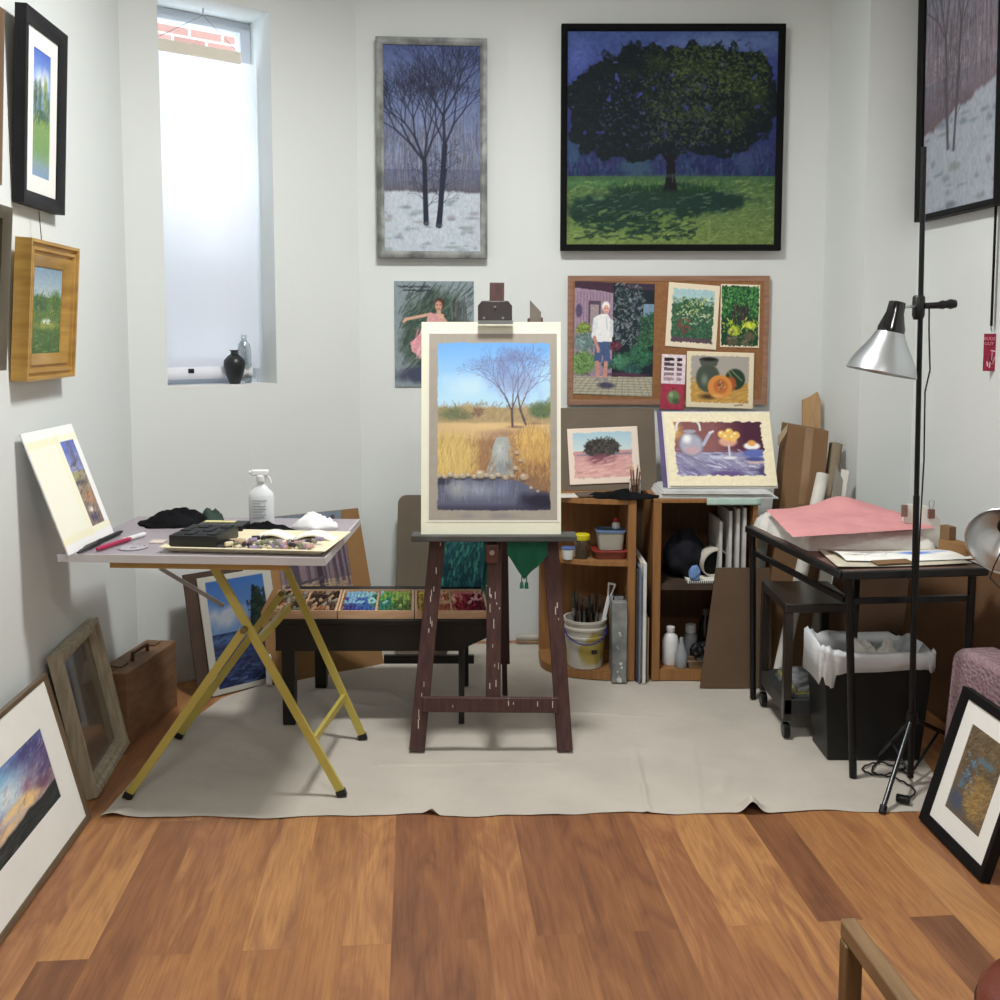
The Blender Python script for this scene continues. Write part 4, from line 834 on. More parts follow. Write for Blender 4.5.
o = canvas_mesh('woodland_painting', pt_wood(), p2 - u_ * wv, u_ * wv, v_ * hv, None, 1.25, thick=.003); setp(o, 'purple-grey woodland painting taped to the tall brown cardboard', 'painting')
o = MB().tube([F(271, 686) + Vector((0, -.03, .016)), F(268, 640, .18)], .014, 12).build('paper_roll', M_paper); setp(o, 'small white paper roll leaning under the drafting table beside the bench leg', 'paper roll')
# grey board with rounded corners
Yg = 4.72; g0, g1 = P(396, 663, 4.68), P(448, 663, 4.68); zt = P(400, 497, 4.84).z
g0.z = g1.z = .008; W_ = g1.x - g0.x; rr = .04
pl = []
for (cx, cz, a0) in ((rr, rr, 180), (W_ - rr, rr, 270), (W_ - rr, zt - rr, 0), (rr, zt - rr, 90)):
    for k in range(6): t_ = R(a0 + k * 18); pl.append((cx + rr * math.cos(t_), cz + rr * math.sin(t_)))
lean = .16 / zt
o = MB().prism([Vector((g0.x + x, 4.68 + z * lean, g0.z + z)) for x, z in pl], (0, .012, 0)).build('drawing_board', M_greyboard); setp(o, 'grey-brown drawing board with rounded corners leaning on the back wall left of the easel', 'drawing board')
# ------------------------------------------------------------------ drafting table
ZTB = .86
FL, FR, BR_ = F(58, 554, ZTB), F(324, 558, ZTB), F(359, 519, ZTB); BL_ = FL + BR_ - FR
t = thing('drafting_table', 'folding drafting table with grey top and yellow metal legs by the left wall', 'table', ((FL + BR_) / 2).xy.to_3d())
M_dtop = mat('grey_laminate', (158, 150, 158), .45, var=.04, scale=3); M_dedge = mat('pale_edge', (206, 202, 204), .5, var=.03); M_yel = mat('yellow_metal', (186, 170, 86), .4, var=.06, scale=4)
th = .024
MB().prism([FL, FR, BR_, BL_], (0, 0, -th)).build('tabletop', M_dtop, t, bevel=.002)
e = MB(); ctr = (FL + BR_) / 2
for p, q in ((FL, FR), (FR, BR_)):
    d = (q - p).normalized(); nrm = Vector((d.y, -d.x, 0)); e.obox(p + nrm * .0005 - UPV * th, q - p, nrm * .004, (0, 0, th + .001))
e.build('edge_band', M_dedge, t)
du = (FR - FL).normalized(); dv = (BR_ - FR).normalized()
MB().bar(FL + du * .16 + dv * .03 - UPV * (th + .012), FR - du * .12 + dv * .03 - UPV * (th + .012), .02, .024, (0, 0, 1)).build('apron_rail', mat('ochre_rail', (170, 134, 70), .5), t)
YF, YB = 3.24, 3.71; zt_ = ZTB - th - .004
def topz(px, Y): d = ray(px, 560); p = P(px, 560, Y); return Vector((p.x, Y, zt_))
def leg(px0, px1, Y, yoff=0, tw=.028, name='leg', z1=None, top=None):
    f = F(*px0); f = Vector((f.x, Y + yoff, .012)); tp = top or topz(px1[0], Y + yoff)
    if z1 is not None: tp = P(px1[0], px1[1], Y + yoff)
    o = MB().bar(f, tp, tw, .014, (1, 0, 0)).build(name, M_yel, t, bevel=.002)
    MB().bar(f + Vector((0, 0, -.006)), f + (tp - f).normalized() * .018, tw + .004, .018, (1, 0, 0)).build('foot_cap', M_black, o)
    return f, tp
fa, ta = leg((343, 797), (207, 568), YF, 0)
fb, tb = leg((128, 799), (243, 631), YF, -.016, z1=1)
f2, t2 = leg((364, 740), (268, 566), YB, 0)
f3, t3 = leg((176, 742), (283, 592), YB, .016, z1=1)
def onseg(a, b, z): k = (z - a.z) / (b.z - a.z); return a.lerp(b, k)
for (s1, s2, y1, y2) in (((fa, ta), (f2, t2), 740, 697), ):
    pa = P(314, y1, YF); pb = P(344, y2, YB); MB().bar(pa, pb, .026, .014, (0, 0, 1)).build('brace', M_yel, t)
MB().bar(P(256, 643, YF), P(289, 607, YB), .03, .014, (0, 0, 1)).build('brace', M_yel, t)
MB().bar(P(160, 568, YF + .15), P(224, 606, YF + .2), .014, .006, (0, 0, 1)).build('stay', mat('grey_steel', (150, 156, 160), .35, metal=.7), t, label='thin grey steel stay')
for (px, py, Y) in ((243, 631, YF - .03), (281, 594, YB - .012)):
    c = P(px, py, Y); MB().cyl(c, c + Vector((0, .03, 0)), .011, n=14).build('pivot_bolt', mat('dull_bolt', (120, 110, 70), .4, metal=.6), t)
c0 = P(262, 570, YF + .25); c0.z = zt_
MB().tube([c0, c0 + Vector((.01, 0, -.03)), c0 + Vector((.03, 0, -.05)), c0 + Vector((.012, 0, -.085))], .004, 6).tube([c0 + Vector((-.03, 0, -.002)), c0 + Vector((.0, 0, -.03)), c0 + Vector((.04, 0, -.02))], .004, 6).build('adjusting_cord', M_black, t)
# ---- things on the drafting table
Z = ZTB + .001
a, b = F(69, 556, Z), F(114, 533, Z); U = b - a; T = PL(21, 434, a, U.normalized()); V = T - a
T2 = PL(73, 428, b, U.normalized())
n = U.cross(V).normalized()
o = canvas_mesh('watercolour_board', pt_strip(), a, U, V, None, 1.3, thick=.006); setp(o, 'white taped board with a narrow watercolour leaning on the left wall atop the drafting table', 'painting board')
def stick(name, p, q, r, m, label, cat, tip=None, tipm=None):
    p, q = Vector(p), Vector(q); d = q - p
    if tip is None: return setp(MB().tube([p, p.lerp(q, .08), p.lerp(q, .9), q], [r * .6, r, r, r * .5], 10).build(name, m), label, cat)
    t_ = thing(name, label, cat, p.lerp(q, .5))
    MB().tube([p, p.lerp(q, .1), p.lerp(q, 1 - tip)], [r * .6, r, r], 10).build('handle', m, t_)
    MB().tube([p.lerp(q, 1 - tip), p.lerp(q, 1 - tip * .4), q], [r * .95, r * .9, r * .3], 10).build('tip', tipm, t_); return t_
def tp(px, py, z=Z, dz=0): v = F(px, py, z); v.z = z + dz; return v
stick('marker_pen', tp(84, 551, Z, .008), tp(122, 534, Z, .009), .008, M_black, 'black marker pen lying nearest the taped watercolour board', 'pen')
stick('paint_brush', tp(78, 555, Z, .007), tp(104, 544, Z, .020), .006, mat('dark_grey_p', (60, 62, 66), .4), 'short dark grey brush lying beside the black marker', 'brush', .3, M_black)
stick('marker_pen', tp(97, 552, Z, .009), tp(131, 541, Z, .009), .008, mat('crimson', (170, 44, 84), .4), 'crimson pink marker pen on the left of the drafting table', 'pen')
stick('marker_pen', tp(122, 543, Z, .008), tp(146, 536, Z, .008), .008, M_white, 'white marker pen lying between the crimson pen and the clear disc', 'pen')
c = tp(133, 548); o = MB().lathe(c, [(.045, 0), (.046, .004), (.040, .005), (.038, .002), (.012, .002), (.010, .0)], 32).build('plastic_disc', mat('pale_disc', (176, 172, 182), .15, spec=.8)); setp(o, 'clear round plastic lid lying on the drafting table', 'lid')
o = MB().obox(tp(148, 543), du * .05, dv * .05, (0, 0, .002)).build('paper_card', mat('pink_card', (214, 196, 190), .8)); setp(o, 'small pale pink card on the drafting table left of the tray', 'card')
# tray
p0, p1, p2 = tp(160, 552), tp(322, 556), tp(338, 540)
tu, tv = (p1 - p0), Vector((-(p1 - p0).y, (p1 - p0).x, 0)).normalized() * .30
M_tray = mat('cream_plastic', (226, 216, 186), .45, var=.02)
def traymesh(name, o_, u, v, h, m, flare=.02, wt=.004, parent=None):
    un, vn = u.normalized(), v.normalized()
    def ring(off, z): return [o_ - un * off - vn * off + UPV * z, o_ + u + un * off - vn * off + UPV * z, o_ + u + v + un * off + vn * off + UPV * z, o_ + v - un * off + vn * off + UPV * z]
    rs = [ring(0, .0), ring(flare, h), ring(flare + .008, h), ring(flare + .008, h + .003), ring(flare, h + .003), ring(.0, .004)]
    vs_ = [p for r_ in rs for p in r_]; fs = [(3, 2, 1, 0)]
    for i in range(5):
        for j in range(4): fs.append((i * 4 + j, i * 4 + (j + 1) % 4, i * 4 + 4 + (j + 1) % 4, i * 4 + 4 + j))
    fs.append((20, 21, 22, 23))
    return MB().add(vs_, fs).build(name, m, parent, bevel=.0015)
o = traymesh('plastic_tray', p0 + tv.normalized() * .012 + tu.normalized() * .03, tu * .92, tv * .85, .017, M_tray); setp(o, 'shallow cream plastic tray holding pastel pieces on the drafting table', 'tray')
TB = p0 + tv.normalized() * .012 + tu.normalized() * .03 + UPV * .005
tun, tvn = tu.normalized(), tv.normalized()
chc = [('grey', (150, 146, 140)), ('lilac', (150, 138, 164)), ('dull green', (128, 134, 112)), ('pinkish', (182, 148, 146)), ('cream', (206, 196, 170)), ('dark', (66, 62, 70)), ('beige', (176, 156, 128))]
protos = {}
def pastel(loc, d, r, L, cname, col, label, group):
    key = (cname, round(L, 3))
    if key not in protos:
        o = MB().tube([-Vector((L / 2, 0, 0)), -Vector((L / 2 - .001, 0, 0)), Vector((L / 2 - .001, 0, 0)), Vector((L / 2, 0, 0))], [r * .85, r, r, r * .8], 8).build('pastel_stick', mat('pastel_' + cname.replace(' ', '_'), col, .95, var=.15, scale=30, spec=.05))
        for v in o.data.vertices: v.co += ORI[o.name]
        protos[key] = o
    else:
        o = protos[key].copy(); COL.objects.link(o)
    o.location = loc; o.rotation_euler = (0, 0, math.atan2(d.y, d.x)); setp(o, label, 'pastel', group); return o
for i in range(48):
    cx = .33 + .58 * (i % 12) / 11 + rng.uniform(-.012, .012); cy = .16 + .55 * (i // 12) / 3 + rng.uniform(-.03, .03)
    cn, cc = chc[rng.randrange(7)]; k = rng.random() * 3
    pastel(TB + tun * tu.length * .92 * cx + tvn * tv.length * .85 * cy * .72 + UPV * (.008 + .010 * (rng.random() < .35)), Vector((math.cos(k), math.sin(k), 0)), .0075, .026, cn, cc, 'stubby %s pastel piece lying in the cream tray' % cn, '%s pastel pieces in the cream tray' % cn)
# black boxes
b0, b1 = tp(168, 549, Z), tp(214, 551, Z); b0 = TB + tun * .0; b0 = tp(169, 548, Z + .006)
bu_ = tun * ((b1 - tp(168, 549, Z)).length); t = thing('pastel_box', 'open black pastel box with divided top standing in the cream tray', 'box', b0)
zb0 = b0.z; hb = .042
MB().obox(b0, bu_, tvn * .19, (0, 0, hb)).build('box_body', M_black, t, bevel=.003)
m_ = MB()
for i in range(4):
    for j in range(3): m_.obox(b0 + bu_ * (.05 + .235 * i) + tvn * (.012 + .058 * j) + UPV * hb, bu_ * .19, tvn * .046, (0, 0, .0015 + .002 * ((i + j) % 2)))
m_.build('foam_divider', mat('charcoal_foam', (40, 41, 46), .9), t)
t = thing('pastel_box', 'second black box with a pale label lying behind the divided one', 'box', tp(197, 534))
q0 = tp(196, 535); MB().obox(q0, du * .165, dv * .10, (0, 0, .034)).build('box_body', M_black, t, bevel=.003)
MB().obox(q0 + du * .01 + dv * .055 + UPV * .0345, du * .11, dv * .03, (0, 0, .0015)).build('paper_label', mat('label_cream', (216, 206, 150), .7), t, label='pale yellow paper label')
def rag(name, px, py, rx, ry, h, m, seed, label, cat, z=Z, **k):
    c = F(px, py, z); o = crumple(MB(), c.x, c.y, z, rx, ry, h, seed, **k).build(name, m, auto=False); return setp(o, label, cat)
rag('cleaning_rag', 171, 524, .125, .085, .066, M_rag, 3, 'crumpled black rag at the back of the drafting table', 'rag', rot=.2)
rag('cleaning_rag', 212, 520, .045, .04, .055, mat('green_fabric', (52, 68, 62), .95, bump=.3), 5, 'small dark green rag between the black rag and the spray bottle', 'rag')
rag('cleaning_rag', 266, 531, .095, .040, .036, M_rag, 9, 'flat black cloth lying in front of the spray bottle', 'rag')
rag('paper_tissue', 316, 528, .085, .045, .055, mat('tissue', (234, 235, 236), .9, spec=.1), 12, 'crumpled white tissue at the right back of the drafting table', 'tissue', fold=1.2, peak=5)
# open papers
t = thing('sketch_book', 'open white sketch book lying behind the pastel tray', 'book', tp(290, 540))
s0 = tp(252, 541, Z) ; zz = .012
def page(u0, du_):
    def f(u, v): return s0 + UPV * (.004 + .018 * math.sin(math.pi * min(1, u * 1.1)) ) + du * (u0 + du_ * u) + dv * (.085 * v)
    return f
MB().grid(page(0, .135), 12, 3).build('left_page', M_paper, t, solid=.006)
MB().grid(page(.14, .14), 12, 3).build('right_page', M_paper, t, solid=.006)
# spray bottle
c = tp(262, 527); t = thing('spray_bottle', 'white plastic spray bottle with trigger on the drafting table', 'spray bottle', c)
M_sb = mat('milky_plastic', (214, 218, 222), .35, var=.02)
c.z = Z
def squash(o, sy):
    for v in o.data.vertices: v.co.y *= sy
    return o
squash(MB().lathe(c, [(.040, 0), (.045, .004), (.046, .02), (.046, .11), (.042, .125), (.024, .145), (.014, .155), (.0135, .172)], 28).build('bottle_body', M_sb, t), .62)
MB().lathe(c, [(.016, .166), (.017, .172), (.017, .186), (.012, .19)], 20).build('collar', M_white, t)
MB().obox(c + Vector((-.034, -.011, .186)), (.062, 0, 0), (0, .022, 0), (0, 0, .022)).cyl(c + Vector((-.034, 0, .198)), c + Vector((-.044, 0, .198)), .007).build('spray_head', M_white, t, bevel=.006)
MB().tube([c + Vector((.016, 0, .188)), c + Vector((.030, 0, .178)), c + Vector((.036, 0, .158))], .0045, 8).build('trigger', M_white, t)
m_ = MB()
for k in range(7): m_.obox(c + Vector((-.026, -.0295, .098 - .010 * k)), ((.052, .030, .048, .05, .036, .05, .042)[k], 0, 0), (0, .001, 0), (0, 0, .0035))
m_.build('label_text_lines', mat('label_grey', (158, 164, 176), .6), t)
# ------------------------------------------------------------------ window sill things
vz = ZS + .009
vp = PL(235, 388, bay(0, 0, .07), OB); vp.z = vz
t = MB().lathe(vp, [(.022, 0), (.026, .004), (.040, .045), (.049, .085), (.047, .108), (.030, .128), (.017, .136), (.015, .148), (.023, .155), (.019, .155), (.012, .146), (.012, .13)], 36).build('vase', mat('dark_ceramic', (28, 32, 36), .35, spec=.5, bump=.1)); setp(t, 'small dark round-shouldered vase on the window sill', 'vase')
vp2 = PL(245, 384, bay(0, 0, .135), OB); vp2.z = vz
o = MB().lathe(vp2, [(.030, 0), (.032, .01), (.032, .15), (.026, .18), (.012, .20), (.012, .225), (.0105, .225), (.0105, .20), (.024, .178), (.030, .15), (.030, .012)], 28).build('glass_bottle', M_glassj); setp(o, 'clear glass bottle on the window sill right of the dark vase', 'bottle')
# ------------------------------------------------------------------ bench with pastel boxes
ZB = .44
t = thing('bench', 'low black wooden bench carrying pastel boxes behind the yellow legs', 'bench', F(380, 720))
BF = 3.84
xl, xr = P(270, 622, BF).x, P(490, 622, BF).x
M_bench = mat('bench_black', (22, 21, 21), .4, var=.1)
MB().box(xl, xr, BF - .01, 4.36, ZB - .02, ZB).build('bench_top', M_bench, t, bevel=.003)
zl = P(300, 651, BF).z; xs_ = P(458, 650, BF).x; xe = P(488, 636, BF).x
MB().prism([(xl + .02, BF, ZB - .021), (xl + .02, BF, zl), (xs_, BF, zl), (xe, BF, zl + .055), (xe, BF, ZB - .021)], (0, .02, 0)).build('front_apron', M_bench, t)
MB().prism([(xl + .02, 4.30, ZB - .021), (xl + .02, 4.30, zl), (xs_, 4.30, zl), (xe, 4.30, zl + .055), (xe, 4.30, ZB - .021)], (0, .02, 0)).build('rear_apron', M_bench, t)
for (px, y, w_) in ((287, BF + .025, .05), (300, 4.28, .05), (461, BF + .02, .022), (462, 4.285, .022)):
    x = P(px, 640, BF).x; MB().box(x - w_ / 2, x + w_ / 2, y - w_ / 2 + .01, y + w_ / 2 + .01, .008, ZB - .021).build('leg', M_bench, t, bevel=.003)
sx0, sx1 = P(384, 659, 4.28).x, P(474, 659, 4.28).x
MB().box(sx0, sx1, 4.27, 4.29, P(440, 663, 4.28).z, P(440, 655, 4.28).z).build('stretcher', M_bench, t)
M_tw = mat('pale_wood', (206, 170, 138), .6, scale=5, stretch=(2, 12, 12), col2=(190, 152, 118))
def pastelbox(pxa, pxb, label, colfn, zone, n, m, L=.030):
    z0 = ZB + .001; a = P(pxa, 620, BF + .0); b = P(pxb, 620, BF + .0); a.z = b.z = z0
    dirb = E2; depth = .33; u = Vector((b.x - a.x, 0, 0)); v = Vector((0, 1, 0)) * depth + Vector((-.028, 0, 0)) * 1
    t = thing('pastel_case', label, 'pastel box', a + u / 2)
    MB().obox(a, u, v, (0, 0, .006)).build('case_base', M_tw, t)
    un, vn = u.normalized(), v.normalized(); tk, hh = .008, .026; r_ = MB()
    for (p, q, r2) in ((a, u, vn * tk), (a + v - vn * tk, u, vn * tk), (a + vn * tk, un * tk, v - vn * 2 * tk), (a + u - un * tk + vn * tk, un * tk, v - vn * 2 * tk)):
        r_.obox(p + UPV * .006, q, r2, (0, 0, hh))
    r_.build('case_rim', M_tw, t)
    MB().obox(a + u * .49 + vn * tk + UPV * .006, un * .006, v - vn * 2 * tk, (0, 0, .018)).build('divider', M_tw, t)
    for j in range(m):
        for i in range(n):
            f, g_ = (i + .5) / n, (j + .5) / m
            if .485 < f < .52: continue
            p = a + u * (.05 + .90 * f) + v * (.06 + .88 * g_) + UPV * (.0150 + rng.uniform(0, .003) + .008)
            cn, cc = colfn(f + rng.uniform(-.13, .13), g_ + rng.uniform(-.3, .3)); gy_ = sum(cc) / 3; cc = tuple(.74 * q + .26 * gy_ * .9 for q in cc); dd = Vector((rng.uniform(-.35, .35), 1, 0))
            pastel(p, dd, u.length * .9 / n * .47, v.length * .88 / m * .9, cn, cc, 'slim %s pastel stick lying in the %s' % (cn, zone), '%s pastels in the %s' % (cn, zone))
BR1 = [('umber', (92, 66, 52)), ('tan', (176, 136, 100)), ('dark brown', (58, 42, 38)), ('stone', (150, 132, 116)), ('sienna', (158, 96, 60)), ('sage', (104, 104, 84))]
def cf1(f, g): return rng.choice(BR1[3:] + BR1[:3]) if f < .45 else rng.choice(BR1[:5])
def cf2(f, g):
    if f < .28: return ('indigo', (66, 66, 150)) if g < .5 else ('sky blue', (120, 176, 216))
    if f < .5: return ('cobalt', (56, 96, 180)) if g < .45 else ('pale aqua', (140, 200, 206))
    if f < .72: return ('teal', (44, 128, 104)) if g < .5 else ('leaf green', (96, 176, 84))
    return ('moss green', (86, 120, 60)) if g < .4 else ('lime green', (160, 196, 84))
def cf3(f, g):
    if f < .2: return ('ochre', (190, 160, 66)) if g < .6 else ('yellow', (214, 190, 84))
    if f < .5: return ('rust', (178, 92, 62)) if g < .5 else ('peach', (222, 168, 130))
    if f < .8: return ('crimson', (156, 36, 52)) if g < .6 else ('rose', (206, 104, 110))
    return ('burgundy', (112, 28, 46)) if g < .6 else ('pink', (220, 150, 156))
pastelbox(268, 337, 'wooden pastel box full of earth browns at the left end of the bench', cf1, 'brown box on the bench', 13, 5)
pastelbox(338, 414, 'wooden pastel box full of blues and greens in the middle of the bench', cf2, 'blue and green box on the bench', 17, 6)
pastelbox(415, 489, 'wooden pastel box full of reds and yellows at the right end of the bench', cf3, 'red and yellow box on the bench', 17, 6)
# teal painting standing on the bench back edge
p0, p1 = P(437, 599, 4.30), P(486, 599, 4.30); z0 = ZB + .001; ht = P(440, 520, 4.34).z - z0
o = canvas_mesh('teal_painting', pt_teal(), (p0.x, 4.33, z0), (p1.x - p0.x, 0, 0), (0, .02, ht), None, 1.2, thick=.014); setp(o, 'dark teal and green painting standing behind the easel on the bench', 'painting')
# ------------------------------------------------------------------ easel
LEAN = .12; YE = 3.60
def ep(px, py, off=0.0):   # point on the leaning easel plane
    n_ = Vector((0, -1, LEAN)).normalized(); return PL(px, py, Vector((0, YE + off, 0)), n_)
t = thing('easel', 'dark brown paint-spattered wooden studio easel standing on the drop cloth', 'easel', (-.02, YE + .1, 0))
def fl_(p, z): p = Vector(p); p.z = max(p.z, z); return p
for (p0, p1) in (((417, 752), (455, 360)), ((565, 757), (535, 318))):
    a, b = ep(*p0), ep(*p1); a.z = max(a.z, .012); MB().bar(a, b, .058, .024, (1, 0, 0)).build('leg', M_easel, t, bevel=.003)
hl = ep(535, 300)
tp_ = [ep(530, 322, -.02), ep(541, 322, -.02), ep(541, 312, -.02), ep(530, 300, -.02)]
MB().prism(tp_, (0, .02, 0)).build('leg_tip', mat('grey_worn_wood', (104, 96, 90), .6), t, label='pointed grey leg end above the picture')
a, b = ep(493, 712, -.015), ep(497, 283, -.015); MB().bar(a, b, .055, .026, (1, 0, 0)).build('mast', M_easel, t, bevel=.003)
a, b = ep(423, 704, -.028), ep(558, 705, -.028); MB().bar(a, b, .055, .02, (0, 0, 1)).build('crossbar', M_easel, t, bevel=.002)
bk0 = F(505, 697); bk0.z = .012; bk1 = ep(500, 420, .04); bkm = bk0.lerp(bk1, .13)
MB().bar(bkm, bk1, .046, .034, (1, 0, 0)).build('rear_leg', mat('easel_dark', (52, 26, 26), .5), t, bevel=.003)
MB().bar(bk0, bk0.lerp(bk1, .2), .022, .018, (1, 0, 0)).build('rear_leg_tip', mat('easel_dark2', (40, 26, 24), .5), t)
sh0, sh1 = ep(411, 536, -.09), ep(577, 543, -.09); sh1.z = sh0.z
MB().obox(sh0 + Vector((0, 0, -.022)), Vector((sh1.x - sh0.x, 0, 0)), (0, .085, 0), (0, 0, .022)).build('picture_shelf', mat('shelf_painted', (66, 68, 64), .55, col2=(88, 86, 88), scale=9), t, bevel=.003)
c = ep(492, 551, -.045); o = MB().obox(c + Vector((-.024, -.012, -.045)), (.048, 0, 0), (0, .03, 0), (0, 0, .075)).build('shelf_slider', mat('slider_wood', (96, 62, 54), .5), t, bevel=.008)
MB().cyl(c + Vector((0, -.012, 0)), c + Vector((0, -.03, 0)), .010).build('knob', M_chrome, o)
PLo = -.055
c0, c1 = ep(478, 322, PLo), ep(512, 301, PLo)
top_ = MB().prism([ep(478, 321, -.04), ep(512, 321, -.04), ep(512, 306, -.04), ep(508, 301, -.04), ep(482, 301, -.04), ep(478, 306, -.04)], (0, -.03, 0)).build('top_clamp', mat('clamp_metal', (58, 52, 52), .35, metal=.3), t, bevel=.003)
a = ep(478, 321, -.075); MB().obox(a + Vector((0, -.022, -.012)), (ep(512, 321, -.04).x - a.x + .003, 0, 0), (0, .022, 0), (0, 0, .014)).build('clamp_lip', M_chrome, t)
for (x, y) in ((495, 307), (484, 318), (503, 318)):
    c = ep(x, y, -.068); MB().cyl(c, c + Vector((0, -.008, 0)), .005, n=10).build('bolt', M_chrome, top_)
sp = MB()   # dried paint drips
for k in range(40):
    if k < 14: f = rng.random(); q = ep(417 + (455 - 417) * f * .55, 752 + (360 - 752) * f * .55, -.0135)
    elif k < 28: q = ep(493 + rng.uniform(-5, 5), 560 + 150 * rng.random(), -.0295)
    elif k < 34: q = ep(430 + 125 * rng.random(), 700 + 8 * rng.random(), -.0395)
    else: f = rng.random(); q = ep(565 + (535 - 565) * f * .5, 757 + (318 - 757) * f * .5, -.0135)
    h_ = rng.uniform(.006, .035); sp.obox(q + Vector((rng.uniform(-.012, .012), -.0008, 0)), (rng.uniform(.002, .004), 0, 0), (0, .001, 0), (0, h_ * LEAN, h_))
sp.build('dried_paint_drips', mat('dried_paint', (196, 190, 180), .7), t)
# board on the easel
n_ = Vector((0, -1, LEAN)).normalized(); bY = -.065
zsh = sh0.z + .001
B0, B1 = ep(421, 531, bY), ep(561, 531, bY); k = (zsh - B0.z); B0 = B0 + Vector((0, LEAN, 1)) * k * 1; B1 = Vector((B1.x, B0.y, B0.z)); TLb = ep(426, 322, bY)
Vb = Vector((0, LEAN, 1)).normalized() * ((TLb.z - B0.z) * math.sqrt(1 + LEAN ** 2)); Ub = Vector((B1.x - B0.x, 0, 0))
t = thing('easel_painting', 'autumn creek and bare tree pastel painting on a cream taped board on the easel', 'painting', B0 + Ub / 2)
slab('mounting_board', B0, Ub, Vb, .008, M_cream, t)
un, vn = Ub.normalized(), Vb.normalized(); nb = Ub.cross(Vb).normalized()
i0 = inplane(B0, Ub, Vb, 428, 521); i1 = inplane(B0, Ub, Vb, 558, 523); i2 = inplane(B0, Ub, Vb, 429, 333)
Wp, Hp = (i1 - i0).dot(un) , (i2 - i0).dot(vn); q0 = B0 + un * (i0 - B0).dot(un) + vn * (i0 - B0).dot(vn)
frame_bars(MB(), q0 - un * .004 - vn * .004, un * (Wp + .008), vn * (Hp + .008), .007, .0012, prof=[(0, 0), (0, .0012), (.007, .0012), (.007, 0)]).build('white_border', M_paper, t)
canvas_mesh('painted_sheet', pt_creek(), q0, un * Wp, vn * Hp, t, 1.3, lift=.0008)
# green bandana hanging from the shelf
g0 = P(507, 542, sh0.y + .05); gx = [P(x, y, sh0.y + .05) for x, y in ((507, 541), (547, 541), (547, 553), (541, 562), (525, 571), (514, 567), (508, 553))]
def bnd(u, v):
    x = g0.x + (P(548, 541, sh0.y + .05).x - g0.x) * u; zt2 = sh0.z - .022; low = .055 + .095 * max(0, 1 - abs(u - .42) / .42) if u < .42 else .055 + .095 * max(0, 1 - (u - .42) / .62)
    return Vector((x, sh0.y + .045 + .010 * math.sin(u * 14) * v, zt2 - low * v))
t = thing('bandana', 'green tasselled cloth hanging under the easel shelf', 'cloth', g0)
M_grn = mat('green_cloth', (30, 98, 74), .9, var=.12, bump=.2, bscale=80)
o = MB().grid(bnd, 24, 14).build('cloth_panel', M_grn, t, solid=.003)
for u_2 in (.36, .48):
    q = bnd(u_2, 1); MB().tube([q, q + Vector((0, 0, -.02)), q + Vector((0, 0, -.024)), q + Vector((0, 0, -.045))], [.002, .002, .006, .008], 8).build('tassel', M_grn, o)
o = MB().grid(lambda u, v: Vector((P(483, 545, 3.74).x + .026 * u + .006 * math.sin(v * 5), 3.76 + .008 * math.sin(u * 5), sh0.z - .03 - .23 * v * (1 - .25 * u))), 8, 14).build('green_ribbon', mat('teal_cloth', (36, 100, 92), .9), solid=.003); setp(o, 'narrow teal cloth strip hanging behind the easel mast', 'cloth')
# ------------------------------------------------------------------ pictures on the back walls
def backpic(BLp, BRp, TLp, wp, wn, off, tilt=0.0):
    a, b = PL(*BLp, wp - wn * off, wn), PL(*BRp, wp - wn * off, wn); a.z = b.z = (a.z + b.z) / 2
    tl = PL(*TLp, wp - wn * off, wn); return a, b - a, Vector((0, 0, tl.z - a.z)) - wn * tilt
nBL = Vector((-(Cc - Bc).y, (Cc - Bc).x, 0)).normalized(); nBR = Vector((0, 1, 0))
bl, U, V = backpic((378, 258), (487, 259), (377, 38), Bc, nBL, .02)
framed('framed_picture', 'tall winter picture of two bare trees in snow in a mottled silver frame', 'picture', bl, U, V, .034, .03, mat('silver_frame', (74, 76, 76), .42, metal=.3, scale=14, col2=(122, 124, 122), stretch=(1, 1, 1)),
       pt_winter(150, 300, 61, (78, 94, 150), (128, 144, 178), (90, 88, 100), (172, 184, 196), [(.44, .86, .42, .56, 7, [(2.25, 34, 4), (1.95, 38, 4), (1.45, 34, 3.6), (1.2, 30, 3)]), (.57, .87, .63, .48, 8, [(1.62, 42, 4.5), (1.15, 34, 3.2), (2.0, 26, 2.4)])], (38, 42, 62)), gain=1.2)
bl, U, V = backpic((560, 251), (776, 251), (562, 26), Dc, nBR, .02)
U = U * 1.012
framed('framed_picture', 'square black-framed painting of a great spreading green tree', 'picture', bl, U, V, .030, .04, mat('black_frame2', (13, 14, 15), .7, spec=.12), pt_oak(), gain=1.15)
bl, U, V = backpic((395, 387), (474, 387), (394, 281), Bc, nBL, .006)
o = canvas_mesh('dancer_drawing', pt_dancer(), bl, U, V, None, 1.2, thick=.003); setp(o, 'unframed drawing of a dancer in pink pinned below the winter picture', 'drawing')
b2, U2, V2 = bl - Vector((0, -.004, .010)) - U * .008, U * 1.016, V + Vector((0, 0, .012))
